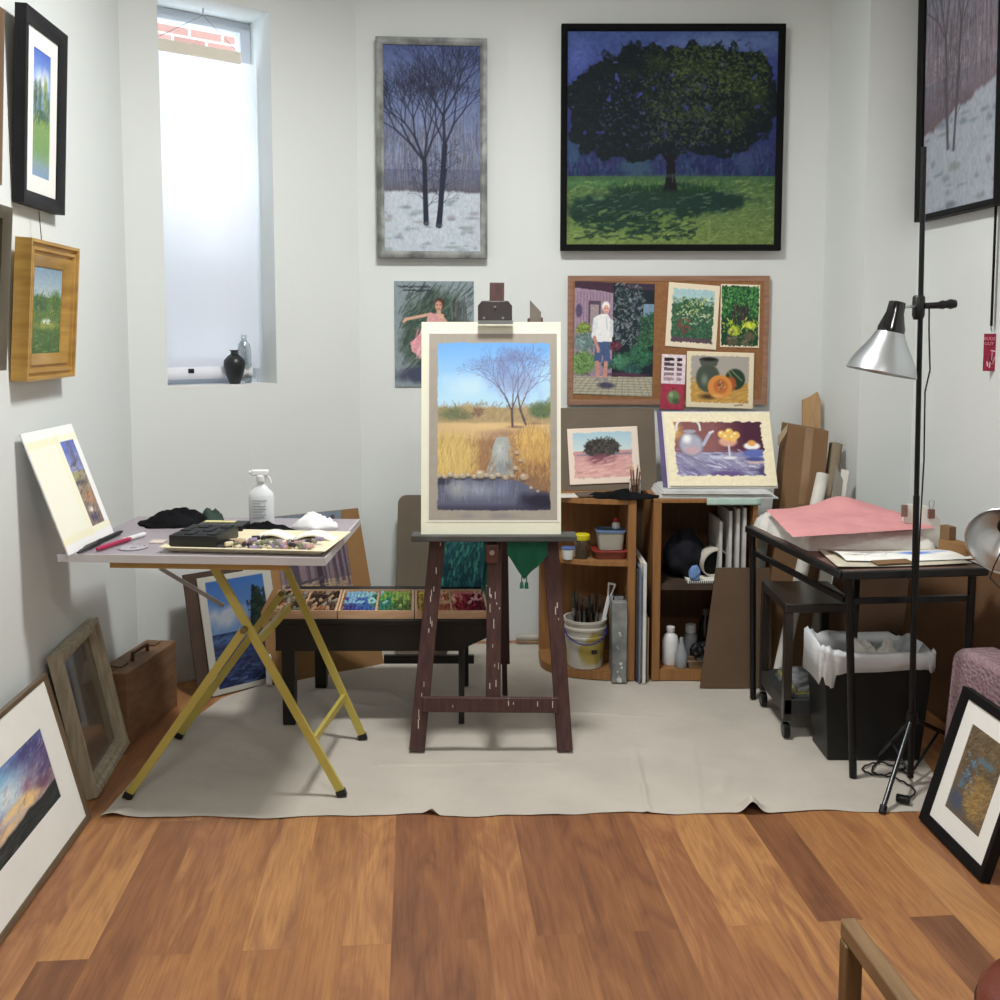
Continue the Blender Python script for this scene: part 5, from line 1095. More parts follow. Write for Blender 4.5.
# cork board
bl, U, V = backpic((567, 403), (763, 406), (569, 276), Dc, nBR, .012)
U = U * 1.015
t = thing('cork_board', 'wood-framed brown cork board below the great green tree painting', 'notice board', bl + U / 2)
frame_bars(MB(), bl, U, V, .026, .02).build('frame', woodmat('oak_frame', (142, 106, 86), (162, 124, 102), axis=0), t)
MB().obox(bl + Vector((.012, -.012, .012)), U - Vector((.024, 0, 0)), (0, .010, 0), V - Vector((0, 0, .024))).build('cork_panel', mat('cork', (150, 108, 74), .9, var=.1, scale=60, spec=.1), t)
def pin(name, cv, BLp, BRp, TLp, off, label, cat='painting', gain=1.2, rot=0):
    y = bl_y - off; a, b, c_ = P(*BLp, y), P(*BRp, y), P(*TLp, y)
    o = canvas_mesh(name, cv, a, b - a, c_ - a, None, gain, thick=.0015); return setp(o, label, cat)
bl_y = bl.y - .0125
pin('pinned_painting', pt_garden(), (573, 394), (652, 397), (575, 281), .002, 'painting of a white-haired person in white shirt and blue shorts, pinned on the cork board', gain=1.25)
pin('pinned_painting', pt_bush(0), (665, 346), (716, 350), (669, 282), .004, 'flowering green bush study with cream margins pinned on the cork board')
pin('pinned_painting', pt_bush(1), (720, 347), (759, 348), (721, 284), .002, 'bright green and yellow garden study at the top right of the cork board')
pin('pinned_painting', pt_swatch(), (660, 409), (684, 410), (662, 354), .009, 'narrow grey swatch strip with a green apple on red, pinned on the cork board')
pin('pinned_painting', pt_pumpkin(), (686, 407), (753, 409), (687, 351), .0105, 'cut pumpkin and dark jug study pinned at the bottom right of the cork board')
# ------------------------------------------------------------------ bookcases
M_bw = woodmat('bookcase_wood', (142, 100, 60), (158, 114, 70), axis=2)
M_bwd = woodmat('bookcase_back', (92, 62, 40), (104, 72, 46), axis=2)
YC = 4.36; zc1 = P(590, 500, YC).z; zb_ = .008
xr0, xr1 = P(628, 560, YC).x, P(636, 560, YC).x; xL = P(539, 560, 4.70).x
t = thing('corner_bookcase', 'wooden corner bookcase with curved shelves just right of the easel', 'bookcase', ((xL + xr1) / 2, 4.55, zb_))
MB().box(xr0, xr1, YC, 4.72, zb_, zc1).build('side_panel', M_bw, t, bevel=.002)
MB().box(xL, xr0, 4.70, 4.72, zb_, zc1 - .001).build('back_panel', M_bw, t)
def cshelf(z, th_=.02, name='shelf'):
    pts = [(xr0, 4.70), (xL, 4.70), (xL, 4.60)]
    for k in range(13):
        a = math.pi * (1 - k / 24.0) ; a = math.pi - k / 12 * math.pi / 2
        pts.append((xr0 + (xr0 - xL) * math.cos(a) , 4.60 - (4.60 - YC) * math.sin(a) ** .8))
    MB().prism([(x, y, z) for x, y in pts], (0, 0, -th_)).build(name, M_bw, t)
zm1 = P(600, 562, YC).z
cshelf(zc1 + .001, .022, 'top_board'); cshelf(zm1); cshelf(.045, .036)
xq0, xq1, xq2 = P(653, 560, YC).x, P(661, 560, YC).x, P(757, 560, YC).x
zc2 = P(700, 499, YC).z; zm2 = P(680, 585, YC).z
t = thing('bookcase', 'low wooden bookcase with open shelves below the teapot picture', 'bookcase', ((xq0 + xq2) / 2, 4.55, zb_))
MB().box(xq0, xq1, YC, 4.72, zb_, zc2 - .019).build('side_panel', M_bw, t, bevel=.002)
MB().box(xq2 - .02, xq2, YC, 4.72, zb_, zc2 - .019).build('side_panel', M_bw, t, bevel=.002)
MB().box(xq0, xq2, YC, 4.72, zc2 - .018, zc2).build('top_board', M_bw, t, bevel=.002)
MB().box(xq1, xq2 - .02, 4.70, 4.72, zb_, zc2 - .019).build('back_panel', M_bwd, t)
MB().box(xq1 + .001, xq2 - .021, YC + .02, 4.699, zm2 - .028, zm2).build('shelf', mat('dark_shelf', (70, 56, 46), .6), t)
MB().box(xq1 + .001, xq2 - .021, YC + .005, 4.699, zb_, zb_ + .05).build('shelf', M_bw, t)
# px box: front face rectangle at depth Y
def pxb(x0, y0, x1, y1, Y, D, z0=None):
    a, b = P(x0, y1, Y), P(x1, y0, Y)
    if z0 is not None: a.z = z0
    return (a.x, b.x, Y, Y + D, a.z, b.z)
# canvases between the bookcases
gap = xq0 - xr1 - .006; xx = xr1 + .003
for i, (w_, ytop, m_, lab) in enumerate(((.012, 571, mat('dark_edge', (70, 62, 60), .8), 'dark-edged panel standing against the corner bookcase'), (.010, 566, mat('blue_edge', (110, 124, 150), .8), 'blue-grey edged panel, second in the row between the bookcases'), (.012, 562, mat('cream_edge', (200, 192, 170), .8), 'cream-edged panel between the blue-grey and the white one'), (.020, 562, mat('white_edge', (212, 214, 216), .8), 'thickest white-edged canvas between the bookcases'), (.012, 614, mat('brown_edge', (120, 98, 76), .8), 'short brown-edged panel right of the white canvas'), (.011, 618, mat('tan_edge', (150, 126, 96), .8), 'short tan-edged panel, second from the right between the bookcases'), (.016, 626, mat('grey_edge', (110, 108, 106), .8), 'shortest grey panel, rightmost between the bookcases'))):
    z1 = P(640, ytop, YC - .01).z; w_ *= .76
    if xx + w_ > xq0 - .002: break
    o = MB().box(xx, xx + w_ - .001, YC - .01 - .03 * (i in (1, 3)), YC + .33, .008, z1).build('art_panel', m_, bevel=.001); setp(o, lab, 'art panel', 'panels standing between the bookcases'); xx += w_
o = MB().box(xr1 + .002, xq0 - .002, YC + .335, YC + .345, .008, P(640, 503, YC).z).build('art_panel', mat('dark_gap_panel', (62, 46, 36), .8)); setp(o, 'tall dark brown filler panel added to darken the gap between the bookcases', 'art panel')  # filler added to cover the lit wall and keep the gap dark
# on the corner bookcase: grey board and pink field painting
zt1 = zc1 + .002
a = P(566, 492, 4.62); b = P(657, 492, 4.62); zz1 = P(600, 408, 4.74).z
bl, U, V = Vector((P(545, 492, 4.62).x, 4.62, zt1)), Vector((b.x - P(545, 492, 4.62).x, 0, 0)), Vector((0, .12, zz1 - zt1))
o = slab('large_grey_board', bl, U, V, .010, M_greyboard); o.name = 'grey_board'; setp(o, 'large grey-brown board leaning on the wall on top of the corner bookcase', 'board')
nn = U.cross(V).normalized()
q0, q1, q2 = inplane(bl, U, V, 570, 485, .006), inplane(bl, U, V, 641, 482, .006), inplane(bl, U, V, 567, 429, .006)
o = canvas_mesh('pink_field_painting', pt_pinkfield(), q0, q1 - q0, q2 - q0, None, 1.2, thick=.002); setp(o, 'small painting of a dark tree in a pink field fixed to the grey board', 'painting')
def jarthing(name, label, cat, px, py, Y, z, prof, m, lidprof=None, lidm=None, content=None, cm=None):
    c = P(px, py, Y); c.z = z; t = thing(name, label, cat, c)
    MB().lathe(c, prof, 24).build('jar_body', m, t)
    if lidprof: MB().lathe(c, lidprof, 24).build('lid', lidm, t)
    if content: MB().lathe(c, content, 20).build('contents', cm, t)
    return t, c
t, cj = jarthing('glass_jar', 'clear glass jar holding pencils on top of the corner bookcase', 'jar', 635, 489, 4.44, zt1, [(.024, 0), (.026, .004), (.026, .075), (.0235, .078), (.0235, .006)], M_glassj)
for i, cc in enumerate(((150, 90, 60), (120, 70, 54), (170, 110, 84), (96, 62, 50))):
    a_ = i * 1.6; p = cj + Vector((.010 * math.cos(a_), .010 * math.sin(a_), .008)); q = cj + Vector((.024 * math.cos(a_ + .3), .02 * math.sin(a_ + .3), .125 + .008 * i))
    stick('colour_pencil', p, q, .0038, mat('pencil_%d' % i, cc, .5), ('orange-brown', 'dark red', 'pinkish tan', 'darkest brown')[i] + ' pencil standing in the glass jar on the bookcase', 'pencil', .12, mat('pencil_tip', (206, 170, 130), .7))
c = P(628, 492, 4.41)
o = crumple(MB(), c.x, c.y, zt1, .165, .05, .05, 21, rag=.3).build('black_cloth', M_rag, auto=False); setp(o, 'black cloth draped along the front top of the corner bookcase', 'cloth')
for v in o.data.vertices:
    if v.co.x > .0: v.co.z *= .6
pp = P(566, 497, 4.42)
for i, (dx, w_, cc, lab) in enumerate(((0, .13, (206, 202, 196), 'white sheet lying nearest the easel on the corner bookcase'), (.085, .10, (100, 86, 76), 'brown folder lying on the corner bookcase beside the white sheet'))):
    o = MB().obox((pp.x - .03 + dx, 4.40 + .0 * i, zt1 + .004 * i), (w_, .02, 0), (-.01, .10, 0), (0, 0, .004 if i == 0 else .007)).build('paper_sheet' if i == 0 else 'paper_folder', mat('sheet%d' % i, cc, .8)); setp(o, lab, 'paper')
# on the bookcase: stack of papers and teapot still life
zt2 = zc2 + .001
st = thing('paper_stack', 'thick stack of white drawing sheets on top of the bookcase', 'papers', (P(715, 498, 4.5).x, 4.5, zt2))
for i in range(5):
    x0, x1 = P(658 + i, 496, 4.4).x, P(776 - i * 2, 496, 4.4).x
    MB().obox((x0, 4.375 + .008 * (i % 3), zt2 + .0062 * i), (x1 - x0, .012 * ((i % 3) - 1), 0), (0, .30, 0), (0, 0, .0055)).build('sheet', mat('sheets_%d' % (i % 2), (216, 216, 212) if i % 2 else (196, 198, 200), .8), st)
zs_ = zt2 + .033
T0 = Vector((P(669, 490, 4.45).x, 4.45, zs_ - .0)); T1 = P(778, 490, 4.45); zt3 = P(700, 412, 4.56).z
U = Vector((T1.x - T0.x, 0, -.0)); V = Vector((-.016, .11, zt3 - T0.z))
t = thing('teapot_painting', 'still life of teapot and fruit bowls on cream paper above the bookcase', 'painting', T0 + U / 2)
slab('backing_sheet', T0 - Vector((.004, -.002, 0)), U * 1.01, V * 1.005, .004, M_paper, t)
canvas_mesh('painted_sheet', pt_teapot(), T0 + Vector((.003, -.004, .012)), U * .985, V * .955, t, 1.25)
o = slab('mauve_sheet', T0 + Vector((-.022, .03, 0)), U * .5, V * 1.01, .003, mat('mauve', (110, 96, 140), .8)); o.name = 'mauve_sheet'; setp(o, 'mauve sheet peeping out left behind the teapot still life', 'paper')
p0 = P(707, 502, 4.33)
o = MB().obox((p0.x, 4.335, zt2 - .001 + .0), (P(760, 502, 4.33).x - p0.x, 0, 0), (0, .05, .0), (0, 0, .0)).v and None
a_ = P(706, 497, 4.37); b_ = P(758, 497, 4.37)
o = MB().obox((a_.x, 4.335, zt2 - .026), (b_.x - a_.x + .01, 0, 0), (0, .018, .0), (0, .004, .0)).v and None
def tealf(u, v): return Vector((a_.x + (b_.x - a_.x + .008) * u, 4.352 - .004 * v, zt2 + .004 - .030 * v))
o = MB().grid(tealf, 8, 4).build('mint_card', mat('mint_card', (178, 206, 196), .7), solid=.002); setp(o, 'mint green card hanging over the front edge of the bookcase', 'paper')
# corner bookcase contents
zs1 = zm1 + .001
c = P(581, 551, 4.46); c.z = zs1
t, _ = jarthing('spice_jar', 'clear jar with bright yellow lid on the middle shelf of the corner bookcase', 'jar', 582, 551, 4.44, zs1, [(.032, 0), (.034, .006), (.034, .072), (.026, .086), (.024, .086), (.031, .07), (.031, .006)], M_glassj, [(.034, .084), (.035, .086), (.035, .106), (.032, .109)], mat('yellow_lid', (214, 204, 40), .45))
c = P(570, 551, 4.40); c.z = zs1
t, _ = jarthing('plastic_cup', 'small white cup with blue rim left of the yellow-lidded jar', 'cup', 568, 551, 4.42, zs1, [(.022, 0), (.023, .003), (.029, .045), (.027, .045), (.021, .004)], M_white, [(.029, .045), (.031, .047), (.031, .052), (.028, .053)], mat('blue_rim', (86, 110, 160), .5))
def tub(name, label, px, Y, z, w, d, h, bm, lm, pm=None):
    c = P(px, 550, Y); c.z = z; t = thing(name, label, 'food tub', c)
    def sec(s_, zz):
        out = []
        for k in range(32):
            a = 2 * math.pi * k / 32; cx_, sx_ = math.cos(a), math.sin(a); e = .35
            out.append(c + Vector((w / 2 * s_ * math.copysign(abs(cx_) ** e, cx_), d / 2 * s_ * math.copysign(abs(sx_) ** e, sx_), zz)))
        return out
    def loft(name_, secs, m_):
        vs_ = [p for s_ in secs for p in s_]; fs = [tuple(reversed(range(32)))]
        for i in range(len(secs) - 1):
            for j in range(32): fs.append((i * 32 + j, i * 32 + (j + 1) % 32, i * 32 + 32 + (j + 1) % 32, i * 32 + 32 + j))
        fs.append(tuple(range((len(secs) - 1) * 32, len(secs) * 32))); MB().add(vs_, fs, True).build(name_, m_, t)
    loft('tub_body', [sec(.80, 0), sec(.82, .004), sec(.93, h * .96)], bm)
    if pm: loft('tub_contents_band', [sec(.815, .006), sec(.885, h * .5)], pm)
    loft('lid', [sec(.95, h * .96), sec(1.0, h * .97), sec(1.0, h * 1.06), sec(.94, h * 1.09), sec(.9, h * 1.05)], lm); return c
M_tubc = mat('cloudy_plastic', (168, 170, 158), .3, var=.05)
c2 = tub('plastic_tub', 'low red-lidded container at the bottom on the middle shelf', 610, 4.46, zs1, .17, .13, .035, mat('red_brown_plastic', (120, 66, 56), .4), mat('red_lid', (150, 54, 50), .4))
c3 = tub('plastic_tub', 'taller blue-lidded tub stacked on the red-lidded container', 610, 4.46, zs1 + .0395, .135, .11, .082, M_tubc, mat('blue_lid', (96, 124, 160), .4), None)
t, _ = jarthing('glue_bottle', 'tiny white bottle with red cap on top of the blue-lidded tub', 'bottle', 616, 520, 4.46, zs1 + .0395 + .091, [(.016, 0), (.018, .004), (.018, .022), (.010, .03)], M_white, [(.010, .029), (.011, .03), (.008, .046), (.003, .05)], mat('red_cap', (176, 40, 60), .4))
# bucket with brushes
cb = P(585, 680, 4.47); cb.z = .046
t = thing('plastic_bucket', 'white plastic bucket of brushes with yellow paint stain in the corner bookcase', 'bucket', cb)
hb_ = P(585, 618, 4.45).z - cb.z; rb, rt_ = .080, .094
cb.x = P(585, 650, 4.47).x
def rr_(z): return rb + (rt_ - rb) * z / hb_
prof = [(rb - .004, 0), (rb, .003), (rr_(hb_ * .6), hb_ * .6), (rr_(hb_ * .62) + .004, hb_ * .62), (rr_(hb_ * .66) + .004, hb_ * .66), (rr_(.68 * hb_), hb_ * .68), (rr_(.78 * hb_), hb_ * .78), (rr_(.8 * hb_) + .006, hb_ * .8), (rr_(.84 * hb_) + .006, hb_ * .84), (rr_(.86 * hb_), hb_ * .86), (rr_(.94 * hb_), hb_ * .94), (rt_ + .006, hb_ * .95), (rt_ + .006, hb_), (rt_ - .002, hb_), (rt_ - .004, hb_ * .5), (rb - .006, .012), (.001, .012)]
def bucketmat():
    m, nt, b = newmat('bucket_stained'); N, K = nt.nodes, nt.links
    tc = N.new('ShaderNodeTexCoord'); v = N.new('ShaderNodeVectorMath'); v.operation = 'DISTANCE'; v.inputs[1].default_value = (.045, -.09, .09)
    nz = N.new('ShaderNodeTexNoise'); nz.inputs['Scale'].default_value = 14; K.new(tc.outputs['Object'], nz.inputs['Vector'])
    ma = N.new('ShaderNodeMath'); ma.operation = 'MULTIPLY_ADD'; ma.inputs[1].default_value = .07; K.new(nz.outputs['Fac'], ma.inputs[0]); K.new(tc.outputs['Object'], v.inputs[0]); K.new(v.outputs['Value'], ma.inputs[2])
    rp = N.new('ShaderNodeValToRGB'); rp.color_ramp.elements[0].position = .105; rp.color_ramp.elements[0].color = (*s2l((168, 150, 76)), 1); rp.color_ramp.elements[1].position = .125; rp.color_ramp.elements[1].color = (*s2l((196, 192, 182)), 1)
    K.new(ma.outputs[0], rp.inputs['Fac']); K.new(rp.outputs['Color'], b.inputs['Base Color']); b.inputs['Roughness'].default_value = .45; return m
MB().lathe(cb, prof, 36).build('bucket_body', bucketmat(), t)
hp = [cb + Vector((rr_(hb_ * .8) * math.sin(a) * 1.07, -rr_(hb_ * .8) * math.cos(a) * 1.1 - .004, hb_ * (.82 - .26 * math.cos(a * .98)))) for a in [R(x) for x in range(-84, 85, 12)]]
MB().tube(hp, .0035, 8).build('wire_handle', mat('blue_handle', (44, 44, 120), .4), t, label='dark blue handle')
MB().obox(cb + Vector((.022, -.0865, .075)), (.026, .004, 0), (0, .002, 0), (0, .0, .018)).build('dark_mark', mat('dark_mark', (50, 44, 40), .8), t)
M_bristle = mat('bristle', (60, 52, 46), .9); M_ferr = mat('ferrule', (150, 150, 150), .3, metal=.9)
for i in range(15):
    a_ = i * 2.4; r_ = .05 * math.sqrt((i + .5) / 15); p = cb + Vector((r_ * .7 * math.cos(a_), r_ * .7 * math.sin(a_), .025)); L = rng.uniform(.27, .35)
    q = cb + Vector((r_ * 1.55 * math.cos(a_), r_ * 1.2 * math.sin(a_), L)); shd = rng.choice([('black', (28, 28, 30)), ('dark grey', (58, 58, 60)), ('brown', (74, 54, 42))])
    t = thing('paint_brush', '%s handled paint brush standing in the white bucket' % shd[0], 'brush', p, '%s brushes in the bucket' % shd[0])
    MB().tube([p, p.lerp(q, .5), p.lerp(q, .72)], [.003, .005, .004], 8).build('handle', mat('brush_' + shd[0].replace(' ', '_'), shd[1], .4), t)
    MB().tube([p.lerp(q, .72), p.lerp(q, .84)], [.0048, .006], 8).build('ferrule', M_ferr if i % 3 == 0 else M_blackm, t)
    MB().tube([p.lerp(q, .84), p.lerp(q, .94), q], [.0062, .0075, .003], 8).build('bristles', M_bristle, t)
p, q = P(600, 640, 4.45), P(612, 584, 4.44); p.z = cb.z + .15
t = thing('house_brush', 'wide white-handled brush with a hole sticking out of the bucket', 'brush', p)
MB().bar(p, q.lerp(p, .25), .018, .008, (1, 0, 0)).build('handle', M_white, t, bevel=.002)
dq = (q - p).normalized(); sd = Vector((dq.z, 0, -dq.x)); e0 = q.lerp(p, .27)
MB().bar(e0 - sd * .004, q - sd * .015, .007, .006, (1, 0, 0)).bar(e0 + sd * .004, q + sd * .015, .007, .006, (1, 0, 0)).bar(q - sd * .018, q + sd * .018, .008, .006, (0, 0, 1)).build('forked_end', M_white, t)
# grey paint-splashed case
x0, x1, y0, y1, z0, z1 = pxb(611, 601, 627, 682, 4.345, .20, .010)
t = thing('metal_case', 'tall grey paint-splashed metal case beside the white bucket', 'case', (x0, y0, z0))
MB().box(x0, x1, y0 - .02, y0 + .0 + .10, z0, z1).build('case_body', mat('splashed_grey', (88, 92, 94), .5, scale=9, col2=(150, 153, 152)), t, bevel=.004)
MB().tube([(x0 + .01, y0 + .02, z1), (x0 + .012, y0 + .02, z1 + .02), (x1 - .012, y0 + .02, z1 + .02), (x1 - .01, y0 + .02, z1)], .004, 8).build('handle', M_black, t)
m_ = MB()
for (fx_, fz, w_, h_) in ((.5, .62, .012, .018), (.6, .24, .016, .03), (.4, .14, .009, .035), (.5, .04, .024, .010), (.35, .45, .006, .014)): m_.lathe((x0 + (x1 - x0) * fx_, y0 - .0205, z0 + (z1 - z0) * fz), [(w_ * .5, 0), (w_ * .45, .001), (.0005, .0012)], 7, ax=(0, -1, 0)).lathe((x0 + (x1 - x0) * fx_ + .004, y0 - .0205, z0 + (z1 - z0) * fz - h_ * .6), [(w_ * .4, 0), (w_ * .3, .001), (.0005, .0012)], 6, ax=(0, -1, 0))
m_.build('paint_splash', mat('white_splash', (196, 200, 200), .7), t)
# bookcase contents
zs2 = zm2 + .001
c = P(682, 580, 4.50); o = blob('dark_bag', (c.x + .012, c.y + .03, zs2), .09, .09, .115, 3, mat('navy_fabric', (16, 18, 30), .9, var=.2, bump=.3)); setp(o, 'dark navy bundled cloth bag on the upper shelf of the bookcase', 'bag')
c = P(693, 580, 4.41); o = blob('blue_cloth', (c.x + .004, 4.395, zs2 + .012), .026, .016, .036, 5, mat('blue_fabric', (110, 146, 200), .9, bump=.2)); setp(o, 'small light blue cloth between the navy bag and the white cap', 'cloth')
t = thing('sun_cap', 'white cap with black opening on the upper shelf of the bookcase', 'cap', P(712, 575, 4.47))
cc = P(713, 572, 4.49); cc.z = zs2 + .022
def capf(u, v):
    a = math.pi * (u * 1.0); r_ = math.sin(v * math.pi / 2)
    return cc + Vector((-.07 * math.cos(a) * (1 - .35 * (1 - v)) , -.045 + .11 * (1 - v) , .085 * math.sin(a) * (1 - .5 * (1 - v)) + .01 * math.sin(u * 9)))
cax = Vector((.35, -1, -.25)).normalized(); cb_ = cc + Vector((0, -.02, .055))
MB().lathe(cb_, [(.001, -.085), (.035, -.078), (.058, -.05), (.068, -.01), (.068, .012), (.062, .014), (.060, -.01)], 28, ax=cax, caps=False).build('crown', mat('white_cap', (206, 200, 188), .9, bump=.15), t)
MB().lathe(cb_, [(.001, -.004), (.061, -.002), (.061, .0), (.001, .0)], 24, ax=cax).build('lining', mat('black_lining', (12, 12, 14), .95), t, label='black lining')
x0, x1, y0, y1, z0, z1 = pxb(688, 577, 718, 582, 4.385, .15, zs2)
o = thing('spiral_notebook', 'white spiral notebook lying under the cap', 'notebook', (x0, y0, zs2))
MB().box(x0, x1, 4.385, 4.50, zs2, zs2 + .010).build('pages', M_paper, o)
m_ = MB()
for k in range(14): m_.cyl((x0 + (x1 - x0) * (k + .5) / 14, 4.383, zs2 + .0055), (x0 + (x1 - x0) * (k + .5) / 14 + .003, 4.383, zs2 + .0055), .007, n=8)
m_.build('spiral_binding', M_blackm, o)
for i, (px, yt) in enumerate(((721, 523), (730, 512), (737, 509), (743, 508))):
    x = P(px, 540, 4.39).x; z1 = min(P(px, yt, 4.39).z, zc2 - .022)
    o = MB().box(x, x + .013, 4.385 + .012 * (3 - i), 4.66, zs2, z1).build('canvas_panel', mat('canvas_white', (206, 206, 204), .8)); setp(o, ('leftmost and shortest white canvas panel upright on the bookcase shelf', 'second white canvas panel from the left on the bookcase shelf', 'third white canvas panel from the left on the bookcase shelf', 'rightmost white canvas panel upright on the bookcase shelf')[i], 'canvas panel', 'white canvas panels in the bookcase')
zs3 = zb_ + .051
jarthing('white_bottle', 'large white plastic bottle on the bottom shelf of the bookcase', 'bottle', 670, 672, 4.45, zs3, [(.036, 0), (.038, .004), (.038, .105), (.030, .13), (.016, .142), (.016, .15)], M_white, [(.018, .15), (.019, .152), (.019, .17), (.016, .172)], M_white)
jarthing('clear_bottle', 'small translucent bottle in front of the white bottle', 'bottle', 681, 676, 4.40, zs3, [(.026, 0), (.028, .003), (.028, .06), (.014, .095), (.010, .11), (.008, .135)], mat('frosted', (150, 156, 160), .25, var=.05))
jarthing('white_bottle', 'white-capped grey bottle behind the translucent bottle', 'bottle', 690, 668, 4.52, zs3, [(.030, 0), (.031, .004), (.031, .11), (.024, .125)], mat('grey_bottle', (110, 112, 116), .4), [(.024, .125), (.026, .127), (.024, .16), (.02, .162)], mat('pale_cap', (190, 194, 198), .4))
jarthing('dark_bottle', 'tall dark bottle with brown cap at the back of the bottom shelf', 'bottle', 705, 668, 4.58, zs3, [(.032, 0), (.033, .004), (.033, .15), (.018, .175), (.016, .19)], mat('dark_bottle_glass', (40, 36, 34), .2), [(.018, .19), (.019, .192), (.019, .215), (.017, .217)], mat('brown_cap', (84, 74, 66), .5))
c = P(700, 660, 4.46); o = blob('dark_bundle', (c.x, c.y, zs3), .04, .05, .05, 7, M_black, .5); setp(o, 'tangled black bundle right of the bottles on the bottom shelf', 'bundle')
x0, x1, y0, y1, z0, z1 = pxb(689, 666, 703, 676, 4.37, .06, zs3)
o = traymesh('small_tin', Vector((x0, 4.375, zs3)), Vector((x1 - x0, 0, 0)), Vector((0, .05, 0)), .035, mat('tin', (150, 130, 104), .35, metal=.6), flare=.004); setp(o, 'small open tin at the front of the bottom shelf', 'tin')
# brown board leaning in front of the bookcase
a, b = P(700, 689, 4.27), P(772, 689, 4.27); a.z = b.z = .008; tl = P(716, 568, 4.35)
o = MB().prism([a, Vector((b.x, 4.27, .008)), Vector((b.x, 4.35, tl.z)), tl], (0, .008, 0)).build('brown_board', mat('hardboard', (98, 78, 60), .8, var=.06)); setp(o, 'brown hardboard panel leaning against the right end of the bookcase', 'board')
# ------------------------------------------------------------------ corner: boxes, tubes, boards
Yk = 4.50
def lean_box(name, label, cat, pxb0, pxb1, pxt0, pxt1, yt, Yb, Yt, th_, m, zbase=.008):
    a, b = P(pxb0, 560, Yb), P(pxb1, 560, Yb); c, d = P(pxt0, yt, Yt), P(pxt1, yt, Yt); a.z = b.z = zbase
    # extrapolate the visible lean down to the floor
    k = (P(pxb0, 560, Yb).z - zbase) / max(.01, c.z - P(pxb0, 560, Yb).z); dx = (c.x - a.x) * k
    a.x -= dx; b.x -= dx
    o = MB().add([a, b, b + Vector((0, th_, 0)), a + Vector((0, th_, 0)), c, d, d + Vector((0, th_, 0)), c + Vector((0, th_, 0))], [(3, 2, 1, 0), (4, 5, 6, 7), (0, 1, 5, 4), (1, 2, 6, 5), (2, 3, 7, 6), (3, 0, 4, 7)]).build(name, m, bevel=.004)
    return setp(o, label, cat)
t = thing('cardboard_box', 'tall narrow brown cardboard box leaning in the back right corner', 'cardboard box', P(800, 600, 4.6))
def quadbox(name, pts_front, off, m, parent=None, bevel=.003):
    return MB().prism(pts_front, off).build(name, m, parent, bevel=bevel)
fA = [P(769, 600, 4.40), P(816, 600, 4.42), P(829, 431, 4.62), P(789, 424, 4.62)]; k0, k1 = fA[0], fA[1]
def down(top, low, z=.010):
    f = (low.z - z) / (top.z - low.z); return low + (low - top) * f
fA[0], fA[1] = down(fA[3], fA[0]), down(fA[2], fA[1])
quadbox('box_body', fA, (0, .12, 0), M_card2, t)
fa2 = [P(785, 440, 4.61), P(789, 424, 4.615), P(799, 420, 4.61), P(797, 436, 4.605)]
MB().prism([P(788, 424, 4.615), P(778, 436, 4.60), P(778, 446, 4.59), P(787, 432, 4.61)], (0, .004, 0)).build('open_flap', mat('tape_flap', (170, 150, 124), .5), t)
MB().prism([fA[0].lerp(fA[1], .42) + Vector((0, -.002, 0)), fA[0].lerp(fA[1], .62) + Vector((0, -.002, 0)), fA[3].lerp(fA[2], .62) + Vector((0, -.002, 0)), fA[3].lerp(fA[2], .42) + Vector((0, -.002, 0))], (0, .001, 0)).build('packing_tape', mat('tape', (146, 116, 86), .25, spec=.6), t)
wa, wb_ = down(P(804, 392, 4.85), P(800, 430, 4.80)), None
o = MB().prism([Vector((P(802, 450, 4.78).x, 4.70, .01)), Vector((P(820, 450, 4.78).x, 4.70, .01)), P(821, 400, 4.90), P(818, 392, 4.90), P(812, 396, 4.90), P(803, 400, 4.90)], (0, .02, 0)).build('wood_slat', woodmat('pale_slat', (178, 140, 100), (190, 154, 112))); setp(o, 'pale wooden slat with notched top behind the tall cardboard box', 'wood')
def ltube(name, label, bx, by, tx, ty, Yb, Yt, r, m):
    tpt = P(tx, ty, Yt); lo = P(bx, by, Yb); b_ = down(tpt, lo, .012 + r * .2)
    t = thing(name, label, 'tube', b_); ax = (tpt - b_).normalized()
    MB().cyl(b_, tpt, r, n=24, caps=True).build('tube_wall', m, t)
    MB().cyl(tpt + ax * .0005, tpt + ax * .002, r * .8, n=20).build('end_cap', mat('tube_end', (150, 140, 126), .8), t)
ltube('mailing_tube', 'grey-brown mailing tube leaning right of the tall cardboard box', 826, 520, 836, 444, 4.56, 4.66, .030, mat('tube_grey', (140, 126, 104), .8))
ltube('mailing_tube', 'white mailing tube leaning in front of the grey-brown tube', 814, 515, 823, 474, 4.42, 4.47, .028, mat('tube_white', (214, 212, 204), .7))
o = MB().prism([down(P(842, 470, 4.50), P(834, 520, 4.46)), down(P(848, 472, 4.50), P(841, 520, 4.46)), P(849, 471, 4.50), P(842, 469, 4.50)], (0, .012, 0)).build('foam_board', M_paper); setp(o, 'white-edged panel leaning at the corner pillar behind the black table', 'panel')
o = MB().prism([down(P(836, 467, 4.49), P(828, 520, 4.45)), down(P(841, 470, 4.49), P(836, 520, 4.45)), P(843, 480, 4.49), P(836, 465, 4.49)], (0, .012, 0)).build('foam_board', mat('panel_grey', (150, 148, 138), .8)); setp(o, 'grey panel with a curled brown top between the white tube and white-edged panel', 'panel')
